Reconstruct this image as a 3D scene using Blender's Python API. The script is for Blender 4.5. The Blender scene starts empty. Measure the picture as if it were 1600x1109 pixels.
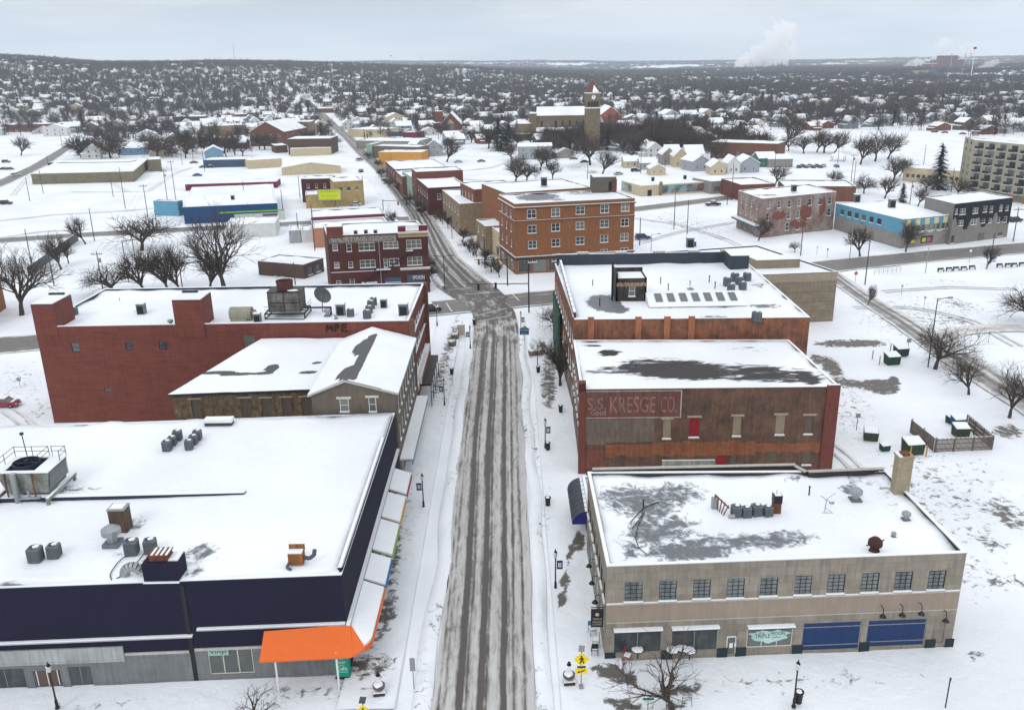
import bpy, math, random
import numpy as np
from mathutils import Vector, Matrix, noise
R = math.radians
S = bpy.context.scene
COL = S.collection
# ---------------------------------------------------------------- camera
FPX, CX, CY, CAMH = 1350.0, 800.0, 554.5, 50.0
PITCH = math.atan((CY-101)/FPX); ROLL = R(-1.0)
_f = np.array([0, math.cos(PITCH), -math.sin(PITCH)]); _r0 = np.array([1.0, 0, 0]); _u0 = np.cross(_r0, _f)
_r = _r0*math.cos(ROLL)+_u0*math.sin(ROLL); _u = _u0*math.cos(ROLL)-_r0*math.sin(ROLL)
cam = bpy.data.cameras.new('camera'); cam.sensor_width = 36; cam.lens = 36*FPX/1600
cam.clip_start = 1; cam.clip_end = 60000
camo = bpy.data.objects.new('camera', cam); COL.objects.link(camo); S.camera = camo
camo.matrix_world = Matrix([[_r[0], _u[0], -_f[0], 0], [_r[1], _u[1], -_f[1], 0], [_r[2], _u[2], -_f[2], CAMH], [0, 0, 0, 1]])
# ---------------------------------------------------------------- world and light: thin bright overcast
SUN_EL, SUN_AZ = R(38), R(205)          # azimuth from +Y clockwise: sun behind the camera, to the left
w = bpy.data.worlds.new('World'); S.world = w; w.use_nodes = True
N, L = w.node_tree.nodes, w.node_tree.links
N.clear()
def wn(t, **k):
    n = N.new(t)
    for a, b in k.items(): setattr(n, a, b)
    return n
sky = wn('ShaderNodeTexSky', sky_type='NISHITA', sun_disc=False, sun_elevation=SUN_EL, sun_rotation=SUN_AZ)
bg1 = wn('ShaderNodeBackground'); bg1.inputs[1].default_value = .08
L.new(sky.outputs[0], bg1.inputs[0])
tc = wn('ShaderNodeTexCoord'); sp = wn('ShaderNodeSeparateXYZ'); L.new(tc.outputs['Generated'], sp.inputs[0])
mp = wn('ShaderNodeMapping'); mp.inputs['Scale'].default_value = (1.3, 1.3, 10); mp.inputs['Location'].default_value = (.3, 1.7, .4)
L.new(tc.outputs['Generated'], mp.inputs[0])
nz = wn('ShaderNodeTexNoise'); nz.inputs['Scale'].default_value = 2.2; nz.inputs['Detail'].default_value = 6; nz.inputs['Roughness'].default_value = .5
L.new(mp.outputs[0], nz.inputs[0])
cr = wn('ShaderNodeValToRGB'); e = cr.color_ramp.elements
e[0].position = .41; e[0].color = (.55, .60, .65, 1); e[1].position = .58; e[1].color = (.88, .885, .89, 1)
L.new(nz.outputs['Fac'], cr.inputs[0])
gr = wn('ShaderNodeValToRGB'); g = gr.color_ramp.elements      # elevation: cloud base grows brighter overhead
g[0].position = .0; g[0].color = (.84, .875, .90, 1); g[1].position = .55; g[1].color = (1.62, 1.60, 1.60, 1)
e2 = gr.color_ramp.elements.new(.09); e2.color = (.90, .90, .90, 1)
L.new(sp.outputs[2], gr.inputs[0])
mx = wn('ShaderNodeMix', data_type='RGBA', blend_type='MULTIPLY'); mx.inputs[0].default_value = 1
L.new(cr.outputs[0], mx.inputs[6]); L.new(gr.outputs[0], mx.inputs[7])
bg2 = wn('ShaderNodeBackground'); bg2.inputs[1].default_value = 1.0
L.new(mx.outputs[2], bg2.inputs[0])
ms = wn('ShaderNodeMixShader'); ms.inputs[0].default_value = .93
wo = wn('ShaderNodeOutputWorld')
L.new(bg1.outputs[0], ms.inputs[1]); L.new(bg2.outputs[0], ms.inputs[2]); L.new(ms.outputs[0], wo.inputs[0])
sun = bpy.data.lights.new('sun', 'SUN'); sun.energy = .75; sun.angle = R(16); sun.color = (1, .97, .93)
so = bpy.data.objects.new('sun', sun); COL.objects.link(so)
so.rotation_euler = Vector((math.sin(SUN_AZ)*math.cos(SUN_EL), math.cos(SUN_AZ)*math.cos(SUN_EL), math.sin(SUN_EL))).to_track_quat('Z', 'Y').to_euler()
S.view_settings.view_transform = 'Standard'; S.view_settings.look = 'None'; S.view_settings.gamma = 1
S.view_settings.use_curve_mapping = False; S.view_settings.exposure = 0.07
S.cycles.volume_bounces = 10
S.cycles.max_bounces = 12
S.cycles.volume_step_rate = 1
# ---------------------------------------------------------------- photo pixel -> place
def ray(px, py):
    return _f+_r*((px-CX)/FPX)+_u*((CY-py)/FPX)
def G(px, py, z=0.0):
    d = ray(px, py); t = (z-CAMH)/d[2]
    return Vector((d[0]*t, d[1]*t, z))
def J(p):
    v = np.array([p[0], p[1], p[2]-CAMH]); D = v@_f
    return CX+FPX*(v@_r)/D, CY-FPX*(v@_u)/D
def onwall(px, py, a, b):
    """u along the wall a->b and height z where the line of sight meets that wall"""
    d = ray(px, py); ex, ey = b[0]-a[0], b[1]-a[1]; Lw = math.hypot(ex, ey); nx, ny = ey/Lw, -ex/Lw
    t = (a[0]*nx+a[1]*ny)/(d[0]*nx+d[1]*ny)
    x, y, z = d[0]*t, d[1]*t, CAMH+d[2]*t
    return ((x-a[0])*ex+(y-a[1])*ey)/Lw, z
def hgt(top, base):
    b = G(*base); lo, hi = 0.0, 90.0
    for _ in range(30):
        m = (lo+hi)/2
        if J((b[0], b[1], m))[1] > top[1]: lo = m
        else: hi = m
    return lo
def sm(t): t = max(0.0, min(1.0, t)); return t*t*(3-2*t)
def terr(x, y):
    r = math.hypot(x, y)
    if y <= 0 or r < 700: return 0.0
    a = math.degrees(math.atan2(x, y))
    top = np.interp(a, [-60, -31, -24, -16, -9, -3, 1, 6, 60], [104, 92, 68, 60, 46, 34, 20, 6, 4])
    n = noise.noise(Vector((x/420, y/420, 0)))*9+noise.noise(Vector((x/130, y/130, 3)))*3
    z = sm((r-800)/1900)*(top+n)
    if r > 5200: z += sm((r-5200)/2600)*(26+np.interp(a, [-60, -5, 5, 25, 60], [60, 22, 20, 0, 10])*1.0-top*.25+noise.noise(Vector((x/900, y/900, 7)))*16)
    return float(z)
def GT(px, py):
    d = ray(px, py); t = 300.0
    while t < 14000:
        x, y, z = d[0]*t, d[1]*t, CAMH+d[2]*t
        if z <= terr(x, y): return Vector((x, y, terr(x, y)))
        t *= 1.006
    return Vector((d[0]*9000, d[1]*9000, 0))
# ---------------------------------------------------------------- materials
MATS = {}
def nodes(m):
    m.use_nodes = True; nt = m.node_tree; nt.nodes.clear()
    def n(t, **k):
        x = nt.nodes.new(t)
        for a, b in k.items():
            if a.startswith('i_'): x.inputs[int(a[2:]) if a[2:].isdigit() else a[2:]].default_value = b
            else: setattr(x, a, b)
        return x
    return nt, n, nt.links.new
def mat(name, c, rough=.8, var=.18, scale=.6, metal=0, kind=None, c2=None, coat=0, emit=0, bump=.15, stretch=(1, 1, 1), zsnow=False, spec=.3):
    """painted / masonry surface: base colour broken up by two scales of noise; kind brick adds courses, plank adds slats"""
    if name in MATS: return MATS[name]
    m = bpy.data.materials.new(name); MATS[name] = m; nt, n, l = nodes(m)
    b = n('ShaderNodeBsdfPrincipled'); o = n('ShaderNodeOutputMaterial'); l(b.outputs[0], o.inputs[0])
    b.inputs['Roughness'].default_value = rough; b.inputs['Metallic'].default_value = metal
    b.inputs['Specular IOR Level'].default_value = spec
    if coat: b.inputs['Coat Weight'].default_value = coat
    t = n('ShaderNodeTexCoord'); mp = n('ShaderNodeMapping'); mp.inputs['Scale'].default_value = stretch; l(t.outputs['Object'], mp.inputs[0])
    n1 = n('ShaderNodeTexNoise'); n1.inputs['Scale'].default_value = scale; n1.inputs['Detail'].default_value = 5; n1.inputs['Roughness'].default_value = .62; l(mp.outputs[0], n1.inputs[0])
    cc = c2 or tuple(x*.55 for x in c)
    r = n('ShaderNodeValToRGB'); r.color_ramp.elements[0].position = .32; r.color_ramp.elements[1].position = .66
    r.color_ramp.elements[0].color = (*[c[i]*(1-var)+cc[i]*var if not c2 else cc[i] for i in range(3)], 1); r.color_ramp.elements[1].color = (*[min(1, x*(1+var*.35)) for x in c], 1)
    l(n1.outputs[0], r.inputs[0]); out = r.outputs[0]; hgtout = n1.outputs[0]
    if kind in ('brick', 'course', 'block', 'panel', 'siding'):
        s = n('ShaderNodeSeparateXYZ'); l(t.outputs['Object'], s.inputs[0])
        a = n('ShaderNodeMath', operation='ADD'); l(s.outputs[0], a.inputs[0]); l(s.outputs[1], a.inputs[1])
        cb = n('ShaderNodeCombineXYZ'); l(a.outputs[0], cb.inputs[0]); l(s.outputs[2], cb.inputs[1])
        bt = n('ShaderNodeTexBrick'); l(cb.outputs[0], bt.inputs[0]); bt.inputs['Scale'].default_value = 1
        w_, h_, mo = {'brick': (.42, .13, .012), 'course': (2.4, .3, .02), 'block': (1.6, .8, .02), 'panel': (1.25, 2.4, .02), 'siding': (30, .22, .02)}[kind]
        bt.inputs['Brick Width'].default_value = w_; bt.inputs['Row Height'].default_value = h_; bt.inputs['Mortar Size'].default_value = mo
        bt.inputs['Color1'].default_value = (1, 1, 1, 1); bt.inputs['Color2'].default_value = (.76, .76, .76, 1) if kind in ('brick', 'course', 'block') else (.97, .97, .97, 1)
        bt.inputs['Mortar'].default_value = (.62, .62, .64, 1) if kind != 'brick' else (.9, .88, .86, 1)
        q = n('ShaderNodeMix', data_type='RGBA', blend_type='MULTIPLY'); q.inputs[0].default_value = .85; l(out, q.inputs[6]); l(bt.outputs[0], q.inputs[7]); out = q.outputs[2]
    # fine grain plus vertical weather streaks
    m2 = n('ShaderNodeMapping'); m2.inputs['Scale'].default_value = (1, 1, .12); l(t.outputs['Object'], m2.inputs[0])
    n2 = n('ShaderNodeTexNoise'); n2.inputs['Scale'].default_value = 3.1; n2.inputs['Detail'].default_value = 4; l(m2.outputs[0], n2.inputs[0])
    mr = n('ShaderNodeMapRange'); mr.inputs[1].default_value = .3; mr.inputs[2].default_value = .7; mr.inputs[3].default_value = 1-var*.7; mr.inputs[4].default_value = 1+var*.3; l(n2.outputs[0], mr.inputs[0])
    q = n('ShaderNodeMix', data_type='RGBA', blend_type='MULTIPLY'); q.inputs[0].default_value = 1; l(out, q.inputs[6]); l(mr.outputs[0], q.inputs[7]); out = q.outputs[2]
    if 'glass' in name:
        oi = n('ShaderNodeObjectInfo'); pw = n('ShaderNodeMath', operation='POWER'); l(oi.outputs['Random'], pw.inputs[0]); pw.inputs[1].default_value = 2.2
        q = n('ShaderNodeMix', data_type='RGBA'); l(pw.outputs[0], q.inputs[0]); l(out, q.inputs[6]); q.inputs[7].default_value = (.20, .21, .20, 1); out = q.outputs[2]
    if zsnow:
        ge = n('ShaderNodeNewGeometry'); s2 = n('ShaderNodeSeparateXYZ'); l(ge.outputs['Normal'], s2.inputs[0])
        m3 = n('ShaderNodeMapRange'); m3.inputs[1].default_value = zsnow; m3.inputs[2].default_value = min(1, zsnow+.25); l(s2.outputs[2], m3.inputs[0])
        q = n('ShaderNodeMix', data_type='RGBA'); l(m3.outputs[0], q.inputs[0]); l(out, q.inputs[6]); q.inputs[7].default_value = (.8, .83, .87, 1); out = q.outputs[2]
    l(out, b.inputs['Base Color'])
    if bump:
        bp = n('ShaderNodeBump'); bp.inputs['Strength'].default_value = bump; bp.inputs['Distance'].default_value = .05; l(n2.outputs[0], bp.inputs['Height']); l(bp.outputs[0], b.inputs['Normal'])
    if emit:
        b.inputs['Emission Color'].default_value = (*c, 1); b.inputs['Emission Strength'].default_value = emit
    return m
def snowmat(name, dark=(.07, .07, .075), dark2=None, slush=(.40, .41, .43), sc=1.0, stretch=(1, 1, 1), white=(.81, .84, .885), soft=.16, namp=.8, base=0.0):
    """snow over a darker surface; the mesh attribute 'bare' says where the surface shows, noise frays the edge"""
    if name in MATS: return MATS[name]
    m = bpy.data.materials.new(name); MATS[name] = m; nt, n, l = nodes(m)
    b = n('ShaderNodeBsdfPrincipled'); o = n('ShaderNodeOutputMaterial'); l(b.outputs[0], o.inputs[0]); b.inputs['Specular IOR Level'].default_value = .25
    t = n('ShaderNodeTexCoord'); mp = n('ShaderNodeMapping'); mp.inputs['Scale'].default_value = stretch; l(t.outputs['Object'], mp.inputs[0])
    at = n('ShaderNodeAttribute', attribute_name='bare')
    n1 = n('ShaderNodeTexNoise'); n1.inputs['Scale'].default_value = .55*sc; n1.inputs['Detail'].default_value = 7; n1.inputs['Roughness'].default_value = .68; n1.inputs['Distortion'].default_value = .6; l(mp.outputs[0], n1.inputs[0])
    a = n('ShaderNodeMath', operation='MULTIPLY_ADD'); l(n1.outputs[0], a.inputs[0]); a.inputs[1].default_value = namp*2; a.inputs[2].default_value = -namp+base
    ad = n('ShaderNodeMath', operation='ADD'); l(at.outputs['Fac'], ad.inputs[0]); l(a.outputs[0], ad.inputs[1])
    # snow stays snow wherever the attribute is zero
    g8 = n('ShaderNodeMapRange'); g8.inputs[1].default_value = 0; g8.inputs[2].default_value = .15; l(at.outputs['Fac'], g8.inputs[0])
    mr = n('ShaderNodeMapRange', interpolation_type='SMOOTHSTEP'); mr.inputs[1].default_value = .5-soft; mr.inputs[2].default_value = .5+soft; l(ad.outputs[0], mr.inputs[0])
    mu = n('ShaderNodeMath', operation='MULTIPLY'); l(mr.outputs[0], mu.inputs[0]); l(g8.outputs[0], mu.inputs[1])
    n3 = n('ShaderNodeTexNoise'); n3.inputs['Scale'].default_value = 2.3*sc; n3.inputs['Detail'].default_value = 5; n3.inputs['Roughness'].default_value = .7; l(mp.outputs[0], n3.inputs[0])
    d2 = dark2 or tuple(x*1.9 for x in dark)
    dk = n('ShaderNodeMix', data_type='RGBA'); dk.inputs[6].default_value = (*dark, 1); dk.inputs[7].default_value = (*d2, 1); l(n3.outputs[0], dk.inputs[0])
    n4 = n('ShaderNodeTexNoise'); n4.inputs['Scale'].default_value = .06; n4.inputs['Detail'].default_value = 4; l(t.outputs['Object'], n4.inputs[0])
    r4 = n('ShaderNodeMapRange'); r4.inputs[1].default_value = .35; r4.inputs[2].default_value = .65; r4.inputs[3].default_value = .90; r4.inputs[4].default_value = 1.03; l(n4.outputs[0], r4.inputs[0])
    ws = n('ShaderNodeMix', data_type='RGBA', blend_type='MULTIPLY'); ws.inputs[0].default_value = 1; ws.inputs[6].default_value = (*white, 1); l(r4.outputs[0], ws.inputs[7])
    r = n('ShaderNodeValToRGB'); r.color_ramp.elements[0].color = (0, 0, 0, 1); r.color_ramp.elements[1].color = (1, 1, 1, 1)
    mid = n('ShaderNodeMix', data_type='RGBA'); m1 = n('ShaderNodeMapRange'); m1.inputs[1].default_value = 0; m1.inputs[2].default_value = .5; l(mu.outputs[0], m1.inputs[0])
    l(m1.outputs[0], mid.inputs[0]); l(ws.outputs[2], mid.inputs[6]); mid.inputs[7].default_value = (*slush, 1)
    fin = n('ShaderNodeMix', data_type='RGBA'); m2 = n('ShaderNodeMapRange'); m2.inputs[1].default_value = .45; m2.inputs[2].default_value = 1; l(mu.outputs[0], m2.inputs[0])
    l(m2.outputs[0], fin.inputs[0]); l(mid.outputs[2], fin.inputs[6]); l(dk.outputs[2], fin.inputs[7]); l(fin.outputs[2], b.inputs['Base Color'])
    rr = n('ShaderNodeMapRange'); rr.inputs[3].default_value = .7; rr.inputs[4].default_value = .5; l(mu.outputs[0], rr.inputs[0]); l(rr.outputs[0], b.inputs['Roughness'])
    n5 = n('ShaderNodeTexNoise'); n5.inputs['Scale'].default_value = .5; n5.inputs['Detail'].default_value = 8; n5.inputs['Roughness'].default_value = .62; l(t.outputs['Object'], n5.inputs[0])
    hh = n('ShaderNodeMath', operation='MULTIPLY_ADD'); l(mu.outputs[0], hh.inputs[0]); hh.inputs[1].default_value = -.25; l(n5.outputs[0], hh.inputs[2])
    bp = n('ShaderNodeBump'); bp.inputs['Strength'].default_value = .6; bp.inputs['Distance'].default_value = .4; l(hh.outputs[0], bp.inputs['Height']); l(bp.outputs[0], b.inputs['Normal'])
    return m
SNOW = snowmat('snow', white=(.83, .86, .895))
ROOF = snowmat('roof_snow', dark=(.05, .055, .065), dark2=(.24, .255, .275), slush=(.42, .44, .47), sc=2.0, namp=1.15, soft=.28)
GLASS = mat('window_glass', (.035, .042, .05), rough=.08, var=.35, scale=.5, bump=0, spec=.6)
GLASS2 = mat('shop_glass', (.05, .058, .06), rough=.1, var=.6, scale=.9, bump=0, spec=.5)
WHITE = mat('white_paint', (.74, .75, .74), rough=.5, var=.08)
CREAMF = mat('cream_paint', (.62, .60, .50), rough=.6, var=.1)
BLACK = mat('black_metal', (.018, .018, .02), rough=.45, var=.1, metal=.2)
DARK = mat('dark_bitumen', (.03, .032, .038), rough=.7)
NAVY = mat('navy_membrane', (.022, .028, .055), rough=.7)
STEEL = mat('galvanised_steel', (.32, .34, .35), rough=.45, metal=.5, var=.2)
GREY = mat('grey_unit_paint', (.14, .165, .18), rough=.6, var=.25)
RUST = mat('rusty_steel', (.17, .06, .03), rough=.85, var=.5, scale=2)
WOOD = mat('weathered_wood', (.13, .10, .075), rough=.9, var=.35, stretch=(1, 1, .2), zsnow=.75)
POLE = mat('pole_wood', (.085, .068, .055), rough=.9, var=.3)
BARK = mat('winter_bark', (.062, .050, .042), rough=.95, var=.3, bump=0, zsnow=.88)
TWIG = mat('winter_twigs', (.075, .058, .050), rough=.95, var=.3, bump=0, scale=.3)
# ---------------------------------------------------------------- mesh builder
W = {}
class MB:
    def __init__(s): s.v, s.f, s.m = [], [], []
    def add(s, vs, fs, mi=0):
        k = len(s.v); s.v += [tuple(p) for p in vs]; s.f += [tuple(i+k for i in f) for f in fs]; s.m += [mi]*len(fs); return s
    def box(s, x0, y0, z0, x1, y1, z1, mi=0):
        return s.add([(x0, y0, z0), (x1, y0, z0), (x1, y1, z0), (x0, y1, z0), (x0, y0, z1), (x1, y0, z1), (x1, y1, z1), (x0, y1, z1)],
                     [(0, 3, 2, 1), (4, 5, 6, 7), (0, 1, 5, 4), (1, 2, 6, 5), (2, 3, 7, 6), (3, 0, 4, 7)], mi)
    def prism(s, poly, z0, z1, mi=0, mtop=None, z1s=None):
        n = len(poly); zt = z1s or [z1]*n
        s.add([(p[0], p[1], z0) for p in poly]+[(p[0], p[1], zt[i]) for i, p in enumerate(poly)],
              [(i, (i+1) % n, n+(i+1) % n, n+i) for i in range(n)]+[tuple(range(n-1, -1, -1))], mi)
        return s.add([(p[0], p[1], zt[i]) for i, p in enumerate(poly)], [tuple(range(n))], mi if mtop is None else mtop)
    def obox(s, o, ux, L, D, z0, z1, mi=0, u0=0, d0=0):
        """box standing along direction ux from point o: u0..u0+L along, d0..d0+D outward (right-hand side of ux), z0..z1"""
        n = (ux[1], -ux[0]); P = lambda u, d: (o[0]+ux[0]*u+n[0]*d, o[1]+ux[1]*u+n[1]*d)
        return s.prism([P(u0, d0+D), P(u0+L, d0+D), P(u0+L, d0), P(u0, d0)], z0, z1, mi)
    def tube(s, a, b, r0, r1=None, n=8, mi=0, cap=True):
        a, b = Vector(a), Vector(b); r1 = r0 if r1 is None else r1; d = (b-a)
        if d.length < 1e-6: return s
        d.normalize(); x = d.orthogonal().normalized(); y = d.cross(x); vs = []
        for p, r in ((a, r0), (b, r1)):
            for i in range(n):
                t = 2*math.pi*i/n; vs.append(p+x*(r*math.cos(t))+y*(r*math.sin(t)))
        fs = [(i, (i+1) % n, n+(i+1) % n, n+i) for i in range(n)]
        if cap: fs += [tuple(range(n-1, -1, -1)), tuple(range(n, 2*n))]
        return s.add(vs, fs, mi)
    def path(s, pts, r, n=6, mi=0):
        for a, b in zip(pts, pts[1:]): s.tube(a, b, r, r, n, mi)
        return s
    def lathe(s, c, prof, n=12, mi=0):
        vs = [(c[0]+r*math.cos(2*math.pi*i/n), c[1]+r*math.sin(2*math.pi*i/n), c[2]+z) for r, z in prof for i in range(n)]
        fs = [(k*n+i, k*n+(i+1) % n, (k+1)*n+(i+1) % n, (k+1)*n+i) for k in range(len(prof)-1) for i in range(n)]
        fs += [tuple(range(n-1, -1, -1)), tuple(range((len(prof)-1)*n, len(prof)*n))]
        return s.add(vs, fs, mi)
    def blob(s, c, rx, ry, rz, n=10, m=6, mi=0, amp=.15, seed=0):
        vs = []
        for j in range(m+1):
            ph = math.pi*j/m
            for i in range(n):
                t = 2*math.pi*i/n; d = Vector((math.sin(ph)*math.cos(t), math.sin(ph)*math.sin(t), math.cos(ph)))
                k = 1+amp*noise.noise(d*1.7+Vector((seed*3.1, 0, seed)))*2
                vs.append((c[0]+d.x*rx*k, c[1]+d.y*ry*k, c[2]+d.z*rz*k))
        fs = [(j*n+i, (j+1)*n+i, (j+1)*n+(i+1) % n, j*n+(i+1) % n) for j in range(m) for i in range(n)]
        return s.add(vs, fs, mi)
    def text(s, body, o, ux, up, w_, h_, mi=0, d=.012):
        cu = bpy.data.curves.new('lettering', 'FONT'); cu.body = body; cu.resolution_u = 3; cu.space_line = .8; cu.align_x = 'CENTER'
        ob = bpy.data.objects.new('lettering', cu); me = bpy.data.meshes.new_from_object(ob)
        vs = np.array([tuple(v.co) for v in me.vertices]); lo, hi = vs.min(0), vs.max(0)
        o, ux, up = Vector(o), Vector(ux).normalized(), Vector(up).normalized(); nn = ux.cross(up)
        P = [o+ux*((v[0]-lo[0])/(hi[0]-lo[0])*w_)+up*((v[1]-lo[1])/(hi[1]-lo[1])*h_)+nn*d for v in vs]
        s.add(P, [tuple(p.vertices) for p in me.polygons], mi)
        bpy.data.objects.remove(ob); bpy.data.curves.remove(cu); bpy.data.meshes.remove(me); return s
    def mesh(s, name, mats):
        me = bpy.data.meshes.new(name); me.from_pydata(s.v, [], s.f)
        for m in mats: me.materials.append(m)
        if len(mats) > 1: me.polygons.foreach_set('material_index', s.m)
        me.update(); return me
    def build(s, name, mats, parent=None, smooth=False):
        if not isinstance(mats, (list, tuple)): mats = [mats]
        o_ = W[parent] if parent else None
        if o_ is not None: s.v = [(x-o_[0], y-o_[1], z-o_[2]) for x, y, z in s.v]
        me = s.mesh(name, mats)
        if smooth: me.shade_smooth()
        o = bpy.data.objects.new(name, me); COL.objects.link(o); o.parent = parent
        W[o] = o_ if o_ is not None else Vector((0, 0, 0))
        return o
def tag(o, label=None, cat=None, group=None, kind=None):
    if label: o['label'] = label
    if cat: o['category'] = cat
    if group: o['group'] = group
    if kind: o['kind'] = kind
    return o
def thing(name, label, cat, loc=(0, 0, 0), rz=0, group=None):
    o = bpy.data.objects.new(name, None); COL.objects.link(o); o.location = loc; o.rotation_euler = (0, 0, rz); o.empty_display_size = .5
    W[o] = Vector(loc) if not rz else Vector((0, 0, 0))
    return tag(o, label, cat, group)
def inst(name, me, parent, loc=(0, 0, 0), rz=0):
    o = bpy.data.objects.new(name, me); COL.objects.link(o); o.parent = parent; o.location = loc; o.rotation_euler = (0, 0, rz); return o
def copytree(root, loc, rz=0, label=None, group=None, sc=None):
    def cp(o, par):
        c = o.copy(); COL.objects.link(c); c.parent = par
        for ch in o.children: cp(ch, c)
        return c
    c = root.copy(); COL.objects.link(c); c.location = loc; c.rotation_euler = (0, 0, rz)
    if sc: c.scale = sc if isinstance(sc, tuple) else (sc, sc, sc)
    for ch in root.children: cp(ch, c)
    if label: c['label'] = label
    if group: c['group'] = group
    return c
def setbare(ob, fn):
    me = ob.data; a = me.attributes.new('bare', 'FLOAT', 'POINT'); o = W.get(ob, Vector((0, 0, 0)))
    a.data.foreach_set('value', [fn(v.co.x+o[0], v.co.y+o[1], v.co.z+o[2]) for v in me.vertices])
def blobs(lst):
    """lst of (px,py,rx,ry,strength,tilt): soft ellipses given where the photo shows bare surface"""
    def fn(x, y, z):
        px, py = J((x, y, z)); s = 0
        for b in lst:
            if b[0] == 'p':
                q, c = b[1], False
                for i in range(len(q)):
                    (x0, y0), (x1, y1) = q[i-1], q[i]
                    if (y0 > py) != (y1 > py) and px < (x1-x0)*(py-y0)/(y1-y0)+x0: c = not c
                if c: s = max(s, b[2])
                continue
            dx, dy = px-b[0], py-b[1]; t = b[5] if len(b) > 5 else 0
            c, si = math.cos(R(t)), math.sin(R(t)); u, v = (dx*c+dy*si)/b[2], (-dx*si+dy*c)/b[3]
            d = u*u+v*v
            if d < 1: s = max(s, b[4]*1.12*(1-d)**.95)
        return s
    return fn
# ---------------------------------------------------------------- buildings
WINC = {}
STY = {  # frame material, columns, rows, glass, sill snow, frame width
    'dh': (WHITE, 1, 2, GLASS, 1, .07), 'pair': (WHITE, 2, 2, GLASS, 1, .10), 'trip': (CREAMF, 3, 2, GLASS, 1, .10), 'grid': (BLACK, 3, 5, mat('blind_glass', (.15, .175, .18), rough=.2, var=.6, scale=1.5, bump=0, spec=.5), 1, .04),
    'dark': (BLACK, 1, 2, GLASS, 1, .05), 'shop': (STEEL, 2, 1, GLASS2, 0, .06), 'shop3': (CREAMF, 3, 1, GLASS2, 0, .08), 'plain': (BLACK, 1, 1, GLASS, 0, .04),
    'board': (mat('boarded_brown', (.11, .075, .06), var=.3), 1, 1, mat('board_panel', (.13, .10, .08), var=.3), 1, .06),
    'tan': (mat('boarded_tan', (.34, .27, .18), var=.3), 1, 1, mat('tan_panel', (.30, .24, .17), var=.3), 1, .06),
    'red': (mat('red_shutter_paint', (.28, .012, .02), var=.2), 1, 1, mat('red_shutter', (.26, .012, .02), var=.2), 1, .06),
    'grate': (mat('louvre_frame', (.25, .26, .27)), 1, 4, GLASS, 0, .05)}
def winmesh(sty, w_, h_, sill):
    k = (sty, round(w_, 1), round(h_, 1), sill)
    if k in WINC: return WINC[k]
    w_, h_ = max(.3, k[1]), max(.3, k[2]); fm, c, r, gl, sn, fw = STY[sty]
    a = MB(); y0, y1 = .03, .11      # local: x along the wall, +y into the wall, z up; wall face at y=0
    a.box(-w_/2, y0, 0, -w_/2+fw, y1, h_); a.box(w_/2-fw, y0, 0, w_/2, y1, h_); a.box(-w_/2+fw, y0, 0, w_/2-fw, y1, fw); a.box(-w_/2+fw, y0, h_-fw, w_/2-fw, y1, h_)
    for i in range(1, c): x = -w_/2+w_*i/c; a.box(x-fw*.45, y0+.01, fw, x+fw*.45, y1-.01, h_-fw)
    for j in range(1, r): z = h_*j/r; a.box(-w_/2+fw, y0+.02, z-fw*.35, w_/2-fw, y1-.02, z+fw*.35)
    b = MB(); b.box(-w_/2+fw*.5, .09, fw*.5, w_/2-fw*.5, .13, h_-fw*.5)
    s_ = None
    if sill:
        s_ = MB(); s_.box(-w_/2-.1, -.14, -.14, w_/2+.1, .02, -.02, 0)
        s_.box(-w_/2-.06, -.12, -.02, w_/2+.06, .028, .10, 1)
        s_ = s_.mesh('sill', [STONE, SNOW])
    WINC[k] = (a.mesh('window', [fm]), b.mesh('pane', [gl]), s_); return WINC[k]
STONE = mat('sill_stone', (.42, .39, .34), var=.15)
def put_window(parent, a, b, u, z, w_, h_, sty, sill=True):
    ex, ey = b[0]-a[0], b[1]-a[1]; Lw = math.hypot(ex, ey); ex /= Lw; ey /= Lw
    o = W[parent]; fm, pm, sm_ = winmesh(sty, w_, h_, bool(sill and STY[sty][4]))
    x = inst('window', fm, parent, (a[0]+ex*u-o[0], a[1]+ey*u-o[1], z-o[2]), math.atan2(ey, ex))
    inst('pane', pm, x)
    if sm_: inst('sill', sm_, x)
    return x
def wall_cells(mb, a, b, z0, z1, ops, mi=0, depth=.14):
    ex, ey = b[0]-a[0], b[1]-a[1]; Lw = math.hypot(ex, ey); ex /= Lw; ey /= Lw; nx, ny = ey, -ex
    us = sorted({0, Lw} | {min(Lw, max(0, x)) for o in ops for x in (o[0], o[1])}); zs = sorted({z0, z1} | {min(z1, max(z0, x)) for o in ops for x in (o[2], o[3])})
    P = lambda u, z, d=0: (a[0]+ex*u-nx*d, a[1]+ey*u-ny*d, z)
    for i in range(len(us)-1):
        for j in range(len(zs)-1):
            cu, cz = (us[i]+us[i+1])/2, (zs[j]+zs[j+1])/2
            if us[i+1]-us[i] < 1e-5 or zs[j+1]-zs[j] < 1e-5 or any(o[0] < cu < o[1] and o[2] < cz < o[3] for o in ops): continue
            mb.add([P(us[i], zs[j]), P(us[i+1], zs[j]), P(us[i+1], zs[j+1]), P(us[i], zs[j+1])], [(0, 1, 2, 3)], mi)
    for o in ops:
        u0, u1, v0, v1 = o[:4]; q = [P(u0, v0), P(u1, v0), P(u1, v1), P(u0, v1)]; r = [P(u0, v0, depth), P(u1, v0, depth), P(u1, v1, depth), P(u0, v1, depth)]
        mb.add(q+r, [(0, 4, 5, 1), (1, 5, 6, 2), (2, 6, 7, 3), (3, 7, 4, 0), (4, 7, 6, 5)], mi)
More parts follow.
